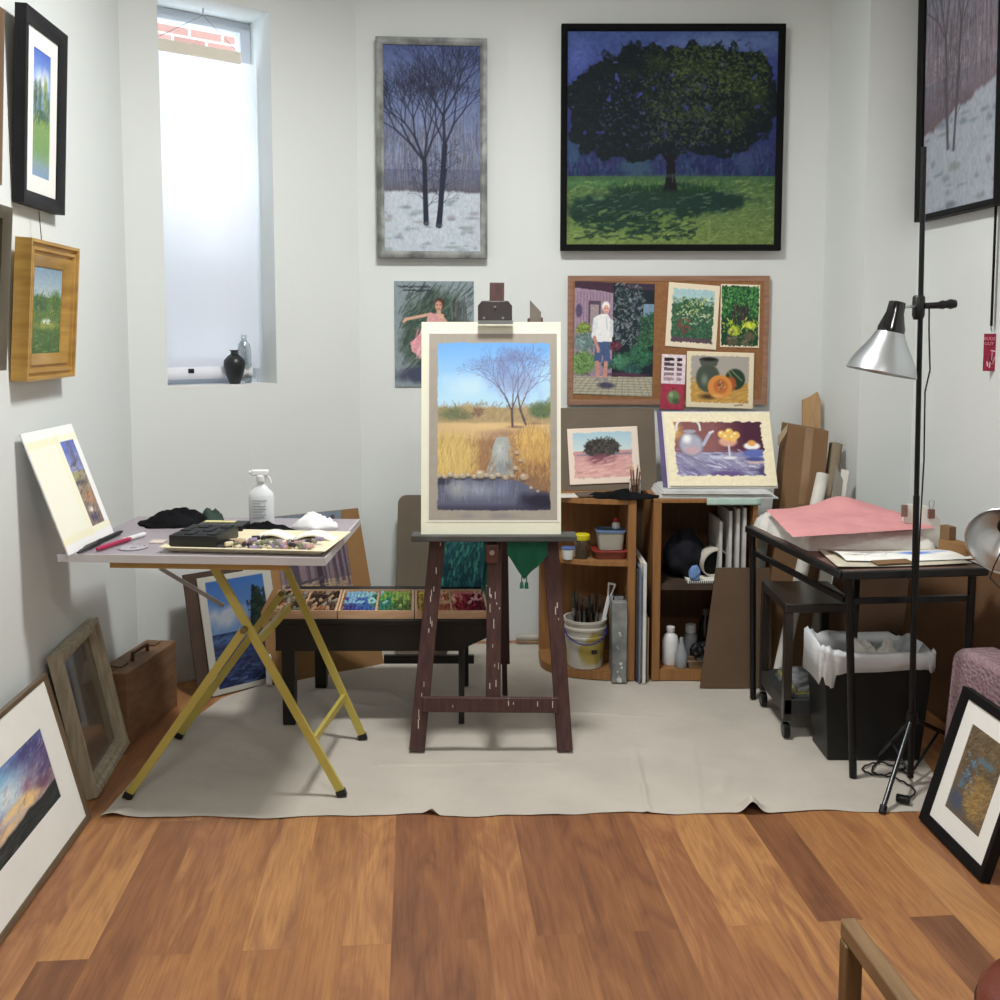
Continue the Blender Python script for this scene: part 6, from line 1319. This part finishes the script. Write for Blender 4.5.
# ------------------------------------------------------------------ black work table
ZW = .745
c_bl, c_fl = F(747, 526, ZW), F(842, 572, ZW); c_fr = F(987, 568, ZW); c_br = c_bl + c_fr - c_fl
t = thing('work_table', 'black metal folding table against the right wall', 'table', ((c_fl + c_br) / 2).xy.to_3d())
cf = (c_fl + c_bl + c_fr + c_br) / 4; 
MB().prism([c_fl, c_fr, c_br, c_bl], (0, 0, -.012)).build('tabletop', mat('table_top_brown', (120, 96, 88), .5), t)
MB().bar(c_fl - UPV * .012, c_bl - UPV * .012, .028, .02, (0, 0, 1)).bar(c_fl - UPV * .012, c_fr - UPV * .012, .028, .02, (0, 0, 1)).bar(c_fr - UPV * .012, c_br - UPV * .012, .028, .02, (0, 0, 1)).bar(c_bl - UPV * .012, c_br - UPV * .012, .028, .02, (0, 0, 1)).build('edge_frame', M_black, t, bevel=.004)
for (f, c) in (((853, 779), c_fl), ((753, 700), c_bl)):
    fp = F(*f); fp.z = .008; tpv = Vector((c.x + .03, c.y + .02, ZW - .02)); MB().cyl(fp, tpv, .0135, n=12).build('leg', M_blackm, t)
MB().cyl(c_fr + Vector((-.05, .02, -.725)), c_fr + Vector((-.04, .02, -.02)), .0135, n=12).build('leg', M_blackm, t)
MB().cyl(c_br + Vector((-.05, -.04, -.725)), c_br + Vector((-.04, -.04, -.02)), .0135, n=12).build('leg', M_blackm, t)
MB().bar(c_fl + Vector((.03, .03, -.11)), c_fr + Vector((-.04, .02, -.11)), .02, .016, (0, 0, 1)).build('stretcher', M_blackm, t)
MB().bar(c_fl + Vector((.03, .05, -.11)), c_bl + Vector((.03, -.02, -.11)), .02, .016, (0, 0, 1)).build('stretcher', M_blackm, t)
# things on it
def loz(pts, z, h, sub=6): pass
def pillow_slab(name, quad, z, h, m, seed, label, cat, rim=.35, wr=.012, bulge=(), base=0.0):
    """soft slab over a quadrilateral: quad = 4 floor-plane points ccw from front-left"""
    q = [Vector((p.x, p.y, 0)) for p in quad]; nu, nv = 40, 40
    def f(u, v):
        p = q[0].lerp(q[1], u).lerp(q[3].lerp(q[2], u), v); e = min(u, 1 - u, v, 1 - v)
        hh = h * min(1, (e / .12)) ** rim if e > 0 else 0
        n1 = mnoise.noise(Vector((p.x * 9 + seed, p.y * 9, 0))) + .5 * mnoise.noise(Vector((p.x * 24, p.y * 24 + seed, 2)))
        ed = 1 + .0
        zz = z + max(0, hh + n1 * wr * min(1, e / .1))
        for (bu2, bv2, bh, bw2) in bulge: zz += bh * math.exp(-((u - bu2) ** 2 + (v - bv2) ** 2) / bw2 ** 2)
        pe = .012 * mnoise.noise(Vector((u * 6 + seed, v * 6, 7))) * (1 - min(1, e * 8)); return Vector((p.x + pe, p.y + pe, max(z, zz)))
    mb = MB().grid(f, nu, nv); n_ = (nu + 1) * (nv + 1)
    mb.add([q[0] + UPV * z, q[3] + UPV * z, q[2] + UPV * z, q[1] + UPV * z], [(0, 1, 2, 3)])
    return setp(mb.build(name, m, auto=False), label, cat)
zt4 = ZW + .003
def wt(px, py): return F(px, py, zt4)
M_bag = mat('clear_wrap', (220, 218, 212), .25, var=.06, scale=10, bump=.6, bscale=30, spec=.6)
qd = [wt(800, 552), wt(930, 548), wt(905, 522), wt(752, 520)]
q1_ = [wt(808, 551), wt(938, 551), wt(874, 526), wt(752, 525)]
pillow_slab('wrapped_package', q1_, zt4, .075, M_bag, 3, 'flat parcel wrapped in clear plastic lying on the black table', 'parcel', rim=.5, wr=.012)
zp_ = zt4 + .082
qp = [F(793, 537, zp_), F(936, 528, zp_), F(876, 507, zp_), F(766, 510, zp_)]
pillow_slab('pink_cloth', qp, zp_, .012, mat('pink_fabric', (214, 152, 154), .95, var=.05, bump=.3, bscale=200, spec=.05), 8, 'folded pink cloth lying on top of the plastic-wrapped parcel', 'cloth', rim=.5, wr=.008, bulge=((.62, .85, .05, .22), (.9, .5, .012, .2)))
a = wt(818, 569); 
sk = thing('watercolour_sheets', 'loose watercolour papers with a blue wash at the front of the black table', 'papers', wt(890, 562))
q = [wt(838, 569), wt(972, 565), wt(935, 551), wt(816, 549)]
def shf2(z, qq, curl):
    def f(u, v):
        p = qq[0].lerp(qq[1], u).lerp(qq[3].lerp(qq[2], u), v); return Vector((p.x, p.y, z + curl * (u - .5) ** 2 + curl * .6 * (v - .5) ** 2))
    return f
MB().grid(shf2(zt4 + .001, q, .02), 12, 8).build('under_sheet', mat('cream_paper', (206, 198, 180), .85), sk, solid=.0015)
p0 = wt(846, 564) + UPV * .008; uu = wt(974, 562) - wt(846, 564); vv = Vector((-uu.y, uu.x, 0)).normalized() * .20
canvas_mesh('painted_sheet', pt_sketch(), p0, uu, vv, sk, 1.25, warp=lambda gx, gy: .02 * (gx - .5) ** 2 + .01 * np.sin(gy * 4))
MB().obox(wt(878, 568) + UPV * .010, wt(914, 566) - wt(878, 568), vv * .30, (0, 0, .003)).build('folded_brown_sheet', M_card2, sk)
# clips and bits behind the parcel
p = P(903, 520, 4.1); 
for i, (px, py, w_, h_, cc, lab, nm, z_) in enumerate(((905, 511, .022, .045, (134, 104, 92), 'brown clip standing up left of the lamp pole behind the pink cloth', 'bulldog_clip', 0), (932, 514, .024, .035, (120, 84, 76), 'reddish bulldog clip on the pale paper behind the pink cloth', 'bulldog_clip', 0))):
    c = P(px, py, 3.705); t = thing(nm, lab, 'clip', c); MB().obox(c + Vector((-w_ / 2, 0, -h_ / 2)), (w_, 0, 0), (0, .012, 0), (0, 0, h_)).build('clip_body', mat('clip%d' % i, cc, .5), t, bevel=.002)
    if i: 
        for s in (-1, 1): MB().tube([c + Vector((.004 * s, .006, h_ / 2)), c + Vector((.010 * s, .006, h_ / 2 + .022)), c + Vector((.006 * s, .006, h_ / 2 + .034))], .0022, 6).build('wire_arm', M_chrome, t)
y_ = 3.72
o = MB().prism([P(903, 521, y_), P(938, 545, y_ - .0), P(941, 520, y_), P(927, 506, y_), P(908, 504, y_)], (0, .01, 0))
for v in o.v:
    if v.z < zt4 + .06: v.z = zt4 + .001
o = o.build('pale_paper_bag', M_paper); setp(o, 'pale paper bag standing at the wall end of the black table', 'paper bag')
x = wt(944, 560)
t = thing('cardboard_carton', 'small brown carton standing at the right rear of the black table', 'carton', x)
cA, cB = wt(938, 553), wt(972, 563)
du_ = (cB - cA); nn = Vector((du_.y, -du_.x, 0)).normalized()
if nn.x < 0: nn = -nn
MB().obox(cA, du_ * .8, nn * .05, (0, 0, .055)).build('carton_body', M_card, t, bevel=.002)
MB().obox(cA + nn * .005 + UPV * .055, du_ * .28, nn * .03, (0, 0, .05)).build('carton_insert', M_card2, t)
# ------------------------------------------------------------------ cart below the table
t = thing('rolling_cart', 'small black rolling cart on casters under the black table', 'cart', F(800, 720))
x0 = 1.085; x1 = 1.36; y0c, y1c = 3.72, 4.08; z_top = P(820, 604, y0c).z
M_cart = mat('cart_dark', (38, 34, 32), .3, var=.1, spec=.6)
MB().box(x0 - .0, x1, y0c, y1c, z_top - .035, z_top).build('top_panel', M_cart, t, bevel=.004)
zlow = P(790, 690, y0c).z
MB().box(x0 + .002, x1, y0c, y1c, .10, .16).build('lower_tray', mat('cart_tray', (46, 46, 46), .5), t, bevel=.003)
for (x, y) in ((x0 + .015, y0c + .015), (x1 - .015, y0c + .015), (x0 + .015, y1c - .015), (x1 - .015, y1c - .015)):
    MB().box(x - .015, x + .015, y - .015, y + .015, .075, z_top - .036).build('leg', M_cart, t)
    o = MB().cyl((x - .012, y, .036), (x + .012, y, .036), .030, n=20).build('caster_wheel', M_blackm, t, bevel=.004)
    MB().cyl((x - .014, y, .036), (x + .014, y, .036), .010, n=12).build('hub', mat('hub_grey', (90, 90, 92), .4), o)
for i in range(3):
    o = MB().obox((x0 + .04 + .01 * i, y0c + .02, .161 + .012 * i), (.17, .01 * i, 0), (0, .25, 0), (0, 0, .011)).build('magazine', mat('mag%d' % i, ((90, 94, 100), (140, 140, 80), (120, 124, 126))[i], .5, scale=30, var=.5)); setp(o, ('grey magazine lying at the bottom of the pile in the rolling cart', 'yellowish magazine in the middle of the pile in the rolling cart', 'speckled grey magazine topmost in the rolling cart')[i], 'magazine', 'magazines in the cart')
# ------------------------------------------------------------------ waste bin
cb = F(868, 742); cb = Vector((1.375, 3.60, .008))
xL_, xR_ = P(824, 690, 3.5).x, P(938, 690, 3.5).x; zt5 = P(870, 664, 3.5).z
bx0, bx1, by0, by1 = xL_, xR_ - .02, 3.50, 3.72
t = thing('waste_bin', 'black rectangular waste bin lined with a white plastic bag under the table', 'waste bin', ((bx0 + bx1) / 2, 3.6, .008))
tp4 = [Vector((bx0, by0, zt5)), Vector((bx1, by0, zt5)), Vector((bx1, by1, zt5)), Vector((bx0, by1, zt5))]
ctr = sum(tp4, Vector()) / 4; bt4 = [Vector((ctr.x + (p.x - ctr.x) * .86, ctr.y + (p.y - ctr.y) * .8, .008)) for p in tp4]
inn = [Vector((ctr.x + (p.x - ctr.x) * .96, ctr.y + (p.y - ctr.y) * .96, zt5)) for p in tp4]; inb = [p + Vector((0, 0, .02)) for p in bt4]
vs_ = bt4 + tp4 + inn + inb; fs = [(3, 2, 1, 0)] + [(i, (i + 1) % 4, 4 + (i + 1) % 4, 4 + i) for i in range(4)] + [(4 + i, 4 + (i + 1) % 4, 8 + (i + 1) % 4, 8 + i) for i in range(4)] + [(8 + i, 8 + (i + 1) % 4, 12 + (i + 1) % 4, 12 + i) for i in range(4)] + [(12, 13, 14, 15)]
MB().add(vs_, fs).build('bin_body', mat('bin_black', (20, 22, 22), .45, var=.1), t, bevel=.015)
def linf(u, v):
    a = 2 * math.pi * u; cx_, sx_ = math.cos(a), math.sin(a); e = .22
    X = math.copysign(abs(cx_) ** e, cx_); Y_ = math.copysign(abs(sx_) ** e, sx_)
    s_ = (.80, .97, 1.03, 1.08, 1.08, 1.07)[min(5, int(v * 5))] if v < 1 else 1.08
    n1 = mnoise.noise(Vector((math.cos(a) * 2.5, math.sin(a) * 2.5, v * 2))); n2 = mnoise.noise(Vector((math.cos(a) * 7, math.sin(a) * 7, v * 4)))
    zz = zt5 + (-.03, .015, .04, .03, .01, -.012)[min(5, int(v * 5))] if v < 1 else zt5 - .012
    drop = (.055 if (math.cos(a) < -.3) else .0)
    zz += (.022 * n1 + .007 * n2) + (-.012 - drop * .9 + .02 * n1) * (v > .9) - .0
    return Vector((ctr.x + X * (bx1 - bx0) / 2 * s_ + .008 * n2, ctr.y + Y_ * (by1 - by0) / 2 * (s_ + .03) + .010 * n2, zz + (.03 * max(0, -math.cos(a)) if 0 < v < .9 else 0)))
MB().grid(linf, 72, 5).build('bag_liner', mat('bin_bag', (212, 216, 220), .35, var=.03, bump=.4, bscale=25, spec=.5), t, solid=.002, auto=False)
for (ox, oz, r_, sd_) in ((-.02, .0, .055, 5), (.065, .0, .045, 8)):
    crumple(MB(), ctr.x + ox, ctr.y, zt5 - .01, r_, r_, .085, sd_, rag=.3, peak=2.4).build('crumpled_tissue', mat('tissue2', (206, 204, 196), .9), t, auto=False)
# things along the right wall
nRW = Vector((1, .085, 0)).normalized()
def wr(px, py, off): return PL(px, py, Gc - nRW * off, nRW)
def wpt(s, off, z): return Gc - E2 * s - nRW * off + UPV * z     # s metres towards the camera
def panel(name, s0, s1, offb, offt, h, th_, m, label, cat):
    a, b, c, d = wpt(s0, offb, .002), wpt(s1, offb, .002), wpt(s1, offt, h), wpt(s0, offt, h)
    return setp(MB().prism([a, b, c, d], nRW * th_).build(name, m, bevel=.002), label, cat)
panel('cardboard_portfolio', .25, 1.15, .16, .10, .66, .02, mat('dark_card', (116, 84, 58), .8, var=.08), 'large brown cardboard portfolio leaning on the right wall behind the waste bin', 'portfolio')
a_, b_ = P(850, 640, 4.40), P(905, 640, 4.36)
o = MB().prism([Vector((1.30, 4.46, .008)), Vector((1.87, 4.46, .008)), Vector((1.87, 4.53, .64)), Vector((1.28, 4.53, .64))], (0, .01, 0)).build('cardboard_sheet', mat('darkest_card', (92, 68, 50), .85)); setp(o, 'dark brown cardboard sheet standing behind the rolling cart and waste bin', 'cardboard')
panel('plywood_sheet', 1.20, 1.62, .10, .05, .74, .015, mat('plywood', (170, 134, 94), .6, scale=4, stretch=(2, 2, .6)), 'light brown plywood sheet leaning on the right wall beside the black table', 'board')
# right wall picture
a = wr(914, 223, .055); b = wr(994, 204, .055); a.z = b.z = (a.z + b.z) / 2
U = b - a; T = PL(919, -30, a, U.normalized()); V = T - a; V = V * 1.25; a = a - U.cross(V).normalized() * .045
framed('framed_picture', 'black-framed snowy woodland picture on the right wall, cut by the top photo edge', 'picture', a, U, V, .028, .045, mat('black_frame3', (18, 18, 20), .6, spec=.2),
       pt_winter(150, 260, 71, (106, 116, 140), (150, 146, 160), (104, 90, 98), (150, 158, 172), [(.36, .80, .30, .46, 4, [(1.9, 34, 2.6), (1.4, 36, 2.6), (2.3, 26, 2)]), (.44, .81, .50, .44, 4, [(1.3, 36, 2.6), (1.75, 34, 2.4), (.9, 32, 2)])], (84, 80, 88), slope=.11, hor=.68), gain=1.2)
# lanyard with red tag
t = thing('lanyard', 'black lanyard with a red card tag hanging on the right wall', 'lanyard', wr(994, 340, .02))
a = wr(996, 203, .02); b = Vector((a.x + .002, a.y, wr(992, 326, .02).z))
MB().cyl(wpt(0, 0, 0) * 0 + a + Vector((.03, 0, .003)), a + Vector((-.012, 0, .006)), .003, n=8).build('wall_hook', M_chrome, t)
MB().bar(a, b, .014, .003, E2).build('strap', M_rag, t)
MB().tube([b, b + Vector((0, 0, -.014)), b + Vector((.004, 0, -.02)), b + Vector((0, 0, -.026)), b + Vector((-.004, 0, -.02))], .003, 8).build('swivel_hook', M_chrome, t)
ct = b + Vector((.004, 0, -.030)); uT = Vector((.95, -.31, 0)).normalized(); Wt, Ht = .056, .146
ctl = ct - uT * Wt / 2 - UPV * Ht
nt_ = uT.cross(UPV).normalized()
cv = Cv(40, 104, (150, 34, 62), 91); cv.shade(.25, 6, 10); cv.ell(.55, .72, .2, .16, (84, 24, 40), .5, .6, .8); cv.line(.5, .45, .72, .47, 3, (226, 196, 200)); cv.line(.56, .5, .54, .7, 2.4, (206, 150, 160)); cv.line(.74, .62, .62, .76, 2.4, (214, 160, 170)); cv.line(.25, .75, .30, .86, 3, (226, 190, 196)); cv.line(.45, .76, .42, .9, 3, (220, 176, 186)); cv.line(.3, .8, .7, .8, 1.6, (200, 140, 150))
tg = canvas_mesh('tag_card', cv, ctl, uT * Wt, UPV * Ht, t, 1.1, thick=.002)
def text(body, size, loc, u, v, m, parent, name='lettering', ext=.0006):
    cu = bpy.data.curves.new(name, 'FONT'); cu.body = body; cu.size = size; cu.extrude = ext; cu.align_x = 'CENTER'; cu.materials.append(m)
    o = bpy.data.objects.new(name, cu); COL.objects.link(o); n_ = u.cross(v)
    o.matrix_world = Matrix(((u.x, v.x, n_.x, 0), (u.y, v.y, n_.y, 0), (u.z, v.z, n_.z, 0), (0, 0, 0, 1)))
    dg = bpy.context.evaluated_depsgraph_get(); dg.update(); me = bpy.data.meshes.new_from_object(o.evaluated_get(dg)); bpy.data.objects.remove(o)
    me.transform(Matrix(((u.x, v.x, n_.x, 0), (u.y, v.y, n_.y, 0), (u.z, v.z, n_.z, 0), (0, 0, 0, 1))))
    q = bpy.data.objects.new(name, me); COL.objects.link(q); q.parent = parent; q.location = Vector(loc) - ORI[parent.name]; ORI[q.name] = ORI[parent.name]; return q
M_ltr = mat('letter_pink', (222, 150, 164), .6)
text('BUDDY', .0165, ctl + uT * Wt * .5 + UPV * Ht * .83 + nt_ * .001, uT, UPV, M_ltr, t)
text('GUY', .0165, ctl + uT * Wt * .34 + UPV * Ht * .70 + nt_ * .001, uT, UPV, M_ltr, t)
# ------------------------------------------------------------------ lamp stand
pz = F(908, 782); pz = Vector((pz.x - .005, 3.33, 0)); YL = 3.36
t = thing('lamp_stand', 'tall black tripod lamp stand with an aluminium clamp lamp on the right', 'lamp', pz)
YL = 3.33; topp = P(924, 147, YL); topp.y = YL
knee = P(910, 722, YL); ptop = Vector((topp.x, YL, topp.z)); pbot = Vector((pz.x, YL, .03))
MB().tube([pbot, pbot.lerp(ptop, .46), pbot.lerp(ptop, .461), ptop], [.0105, .0105, .0085, .0085], 14).build('pole', M_blackm, t)
hubz = P(909, 718, YL); hub = pbot.lerp(ptop, (hubz.z - pbot.z) / (ptop.z - pbot.z))
MB().cyl(hub - UPV * .02, hub + UPV * .02, .020, n=16).build('hub_collar', M_blackm, t)
for (px, py) in ((882, 814), (958, 742), (876, 760)):
    fp = F(px, py); fp.z = .010
    o = MB().tube([hub, fp], [.008, .008], 10).build('leg', mat('leg_metal', (70, 72, 74), .25, metal=.8), t)
    MB().cyl(fp - Vector((0, 0, .006)), fp + (hub - fp).normalized() * .02, .012, n=12).build('rubber_foot', M_black, o)
for (fx_, fy_) in ((882, 814), (958, 742), (876, 760)):
    fp = F(fx_, fy_); mid = hub.lerp(fp, .55); MB().tube([pbot + UPV * .01, mid], .005, 8).build('brace', M_blackm, t)
cz = P(918, 306, YL); cp_ = Vector((cz.x + .002, YL, cz.z))
o = MB().tube([cp_ + Vector((0, 0, .035)), cp_ + Vector((0, 0, .028)), cp_ + Vector((0, 0, -.03)), cp_ + Vector((0, 0, -.045))], [.015, .020, .020, .015], 16).build('clamp', M_black, t)
MB().tube([cp_ + Vector((.015, -.01, 0)), cp_ + Vector((.06, -.01, .002)), cp_ + Vector((.075, -.01, .004)), cp_ + Vector((.085, -.01, .005)), cp_ + Vector((.10, -.01, .006)), cp_ + Vector((.118, -.01, .007))], [.010, .011, .015, .012, .017, .013], 14).build('clamp_knob', M_black, t)
lampc = P(886, 345, YL - .05); soc = P(895, 301, YL - .05)
ax = Vector((.20, -.0, 1.0)).normalized()   # from mouth to socket
mouth = P(881, 373, YL - .05)
MB().lathe(mouth, [(.109, 0), (.112, .002), (.110, .008), (.104, .028), (.090, .055), (.072, .082), (.057, .108), (.045, .135), (.043, .135), (.055, .107), (.070, .081), (.088, .054), (.102, .027), (.107, .006)], 48, ax=ax, caps=False).build('reflector_shade', mat('aluminium', (196, 200, 204), .32, metal=.85, var=.03), t)
MB().lathe(mouth, [(.044, .128), (.043, .15), (.028, .20), (.026, .235), (.022, .237), (.001, .237)], 28, ax=ax).build('socket', mat('black_gloss', (14, 14, 16), .12, spec=.7), t)
MB().cyl(mouth + ax * .218 + Vector((.02, 0, 0)), cp_, .0045, n=10).build('arm', M_chrome, t)
MB().lathe(mouth, [(.014, .14), (.020, .12), (.030, .09), (.030, .07), (.018, .05), (.001, .045)], 20, ax=ax).build('light_bulb', mat('bulb_glass', (236, 236, 232), .25), t)
cord = [cp_ + Vector((.030, -.012, -.004)), P(929, 330, YL - .03), P(930, 370, YL - .03), P(925, 392, YL - .03), P(924, 460, YL - .03), P(920, 530, YL - .03), P(917, 600, YL - .025), P(913, 700, YL - .025)]
MB().tube(cord, .0028, 6).build('cord', M_blackm, t)
cords = [F(905, 775), F(880, 766), F(862, 772), F(880, 779), F(905, 770), F(884, 762), F(872, 775), F(896, 782), F(915, 794), F(906, 805)]
sm = []
for i in range(len(cords) - 1):
    for k in range(6): 
        a_, b_, c_, d_ = cords[max(i - 1, 0)], cords[i], cords[i + 1], cords[min(i + 2, len(cords) - 1)]; u = k / 6
        q = .5 * ((2 * b_) + (c_ - a_) * u + (2 * a_ - 5 * b_ + 4 * c_ - d_) * u * u + (3 * b_ - a_ - 3 * c_ + d_) * u ** 3); q.z = .011 + .004 * ((i + k) % 2); sm.append(q)
o = thing('power_cord', 'black power cord with plug coiled on the drop cloth by the lamp stand', 'cord', F(895, 785))
MB().tube(sm, .0032, 6).build('cable', M_blackm, o)
pg = F(900, 803); MB().obox(pg + Vector((-.02, -.012, .009)), (.04, -.02, 0), (.012, .026, 0), (0, 0, .020)).build('plug', M_black, o, bevel=.004)
# second clamp lamp at the right photo edge
cl = P(1006, 539, 3.0); axs = Vector((.42, .62, .25)).normalized()
t = thing('clamp_lamp', 'second aluminium clamp lamp with its bowl facing the room at the right photo edge', 'lamp', Vector((cl.x + .33, 3.1, 0)))
MB().lathe(cl - axs * .02, [(.108, 0), (.112, -.002), (.114, .002), (.104, .030), (.086, .055), (.060, .080), (.036, .100), (.034, .098), (.058, .078), (.084, .053), (.101, .028), (.108, 0)], 48, ax=axs, caps=False).build('reflector_shade', mat('aluminium_bowl', (228, 230, 232), .24, metal=.95, var=.02), t)
MB().lathe(cl - axs * .02, [(.034, .096), (.030, .15), (.026, .19), (.001, .19)], 24, ax=axs).build('socket', M_black, t)
pl_ = Vector((cl.x + .33, 3.1, .01)); MB().cyl(pl_, Vector((pl_.x, pl_.y, 1.5)), .009, n=12).build('pole', M_blackm, t)
MB().cyl(cl + axs * .14, Vector((pl_.x, pl_.y, (cl + axs * .14).z)), .006, n=8).build('arm', M_blackm, t)
MB().lathe(pl_ - UPV * .004, [(.09, 0), (.09, .012), (.02, .02)], 28).build('base', M_blackm, t)
MB().tube([P(1004, 546, 2.9), P(994, 566, 2.88), P(990, 578, 2.9), P(1004, 592, 2.94)], .0022, 6).build('cord', M_blackm, t)
# ------------------------------------------------------------------ leaning framed picture and wrapped parcel, lower right
a, b = F(927, 820), F(990, 884); U = b - a
# right-hand pictures face the room: the left corner is the far one
T = PL(972, 688, a, U.normalized()); V = T - a
framed('framed_picture', 'black-framed brown and blue stream picture with white mat leaning at the lower right', 'picture', a, U, V, .030, .030, mat('black_frame4', (16, 15, 17), .6, spec=.2), pt_stream(), matw=.062, gain=1.15)
nn = U.cross(V).normalized(); un = U.normalized()
def roundslab(name, o_, u, v, n_, r, m, label, cat, seed=1):
    W_, H_ = u.length, v.length; ui, vi = u.normalized(), v.normalized(); pts = []
    for (cx_, cz_, a0) in ((r * .3, r * .3, 180), (W_ - r * .3, r * .3, 270), (W_ - r, H_ - r, 0), (r, H_ - r, 90)):
        rq = r * .3 if cz_ < r else r
        for k in range(9): a_ = R(a0 + k * 11.25); pts.append((cx_ + rq * math.cos(a_), cz_ + rq * math.sin(a_)))
    o = MB().prism([o_ + ui * x + vi * z for x, z in pts], n_).build(name, m, bevel=.03); return setp(o, label, cat)
def bubblemat():
    m, nt, b = newmat('bubble_wrap'); N, K = nt.nodes, nt.links
    tc = N.new('ShaderNodeTexCoord'); vo = N.new('ShaderNodeTexVoronoi'); vo.inputs['Scale'].default_value = 70; K.new(tc.outputs['Object'], vo.inputs['Vector'])
    bp = N.new('ShaderNodeBump'); bp.inputs['Strength'].default_value = .9; bp.inputs['Distance'].default_value = .006; bp.invert = True; K.new(vo.outputs['Distance'], bp.inputs['Height']); K.new(bp.outputs['Normal'], b.inputs['Normal'])
    nz = N.new('ShaderNodeTexNoise'); nz.inputs['Scale'].default_value = 4; K.new(tc.outputs['Object'], nz.inputs['Vector']); rp = N.new('ShaderNodeValToRGB')
    rp.color_ramp.elements[0].position = .35; rp.color_ramp.elements[0].color = (*s2l((150, 120, 128)), 1); rp.color_ramp.elements[1].position = .65; rp.color_ramp.elements[1].color = (*s2l((172, 146, 154)), 1)
    K.new(nz.outputs['Fac'], rp.inputs['Fac']); K.new(rp.outputs['Color'], b.inputs['Base Color']); b.inputs['Roughness'].default_value = .22; return m
oo = a - nn * .02 + un * .05 + Vector((.16, .10, 0)); oo.z = .003
z_p = P(965, 644, oo.y).z
roundslab('wrapped_parcel', Vector((P(941, 700, 3.42).x, 3.42, .003)), Vector((.085, -.75, 0)), Vector((.03, 0, P(965, 644, 3.42).z)), Vector((.14, .02, 0)), .07, bubblemat(), 'mauve bubble-wrapped parcel standing behind the black-framed stream picture', 'parcel')
# ------------------------------------------------------------------ foreground chair and stool
za = .62
h0, h1 = F(838, 918, za), F(855, 918, za); hd = -E2
t = thing('wooden_chair', 'worn wooden chair arm and post cut by the bottom photo edge', 'chair', Vector((h0.x + .25, h0.y - .25, 0)))
M_ch = woodmat('chair_wood', (122, 96, 66), (140, 112, 80), rough=.35, axis=1); M_chd = woodmat('chair_wood_dark', (104, 76, 48), (120, 90, 58), rough=.4)
x0, yf = h0.x + .002, h0.y
for k, sx in enumerate((0, .48)):
    p0 = Vector((x0 + .014 + sx, yf, za - .014)); p1 = p0 + Vector((.085, -1, 0)).normalized() * .52
    MB().bar(p0, p1, .027, .030, (1, 0, 0)).build('arm_rail', M_ch, t, bevel=.004)
    q0 = p0 + Vector((.0, -.018, -.015)); MB().bar(Vector((q0.x, q0.y, .002)), q0, .028, .03, (1, 0, 0)).build('front_leg', M_chd, t, bevel=.003)
    q1 = p1 + Vector((0, .03, 0)); MB().bar(Vector((q1.x, q1.y - .06, .002)), Vector((q1.x, q1.y - .03, .92)), .032, .03, (1, 0, 0)).build('rear_leg', M_chd, t, bevel=.003)
MB().obox((x0 + .02, yf - .50, .40), (.47, 0, 0), (-.0, .46, 0), (0, 0, .05)).build('seat', mat('chair_seat', (90, 60, 44), .6), t, bevel=.01)
MB().obox((x0 + .06, yf - .56, .62), (.46, 0, 0), (0, .02, 0), (0, 0, .28)).build('backrest', M_chd, t, bevel=.005)
cs = F(1040, 995, .30)
t = thing('leather_stool', 'rounded red-brown leather stool seat peeping in at the bottom right corner', 'stool', Vector((cs.x + .15, cs.y - .02, 0)))
cs2 = F(981, 1003, .30); cc = Vector((cs2.x + .17, cs2.y - .03, -.17))
MB().lathe(cc, [(.14, .40), (.165, .41), (.175, .44), (.172, .475), (.15, .50), (.09, .512), (.001, .515)], 48).build('seat_cushion', mat('leather_red', (112, 52, 38), .3, var=.1, bump=.2, bscale=90, spec=.6), t)
MB().lathe(cc, [(.171, .446), (.178, .45), (.171, .456)], 48, caps=False).build('piping', mat('piping_dark', (60, 26, 20), .4), t)
for a_ in (45, 135, 225, 315):
    p = cc + Vector((.10 * math.cos(R(a_)), .10 * math.sin(R(a_)), .40)); q = cc + Vector((.15 * math.cos(R(a_)), .15 * math.sin(R(a_)), .172)); MB().cyl(q, p, .010, .014, n=12).build('leg', M_chd, t)
# heating pipe by the back wall
t = thing('heating_pipe', 'pale heating pipe with valve low on the back wall right of the easel', 'pipe', P(538, 660, 4.85))
zp = P(535, 655, 4.88).z
zp = max(zp, .04)
MB().cyl((P(516, 640, 4.9).x, 4.90, zp), (P(552, 640, 4.9).x, 4.90, zp), .018, n=14).cyl((P(545, 640, 4.9).x, 4.90, .012), (P(545, 640, 4.9).x, 4.90, zp + .10), .016, n=14).build('pipe_run', mat('pipe_paint', (178, 172, 162), .5), t)
MB().cyl((P(540, 640, 4.86).x, 4.87, zp + .10), (P(552, 640, 4.86).x, 4.87, zp + .10), .03, n=14).build('valve', mat('valve_paint', (150, 138, 120), .5), t)
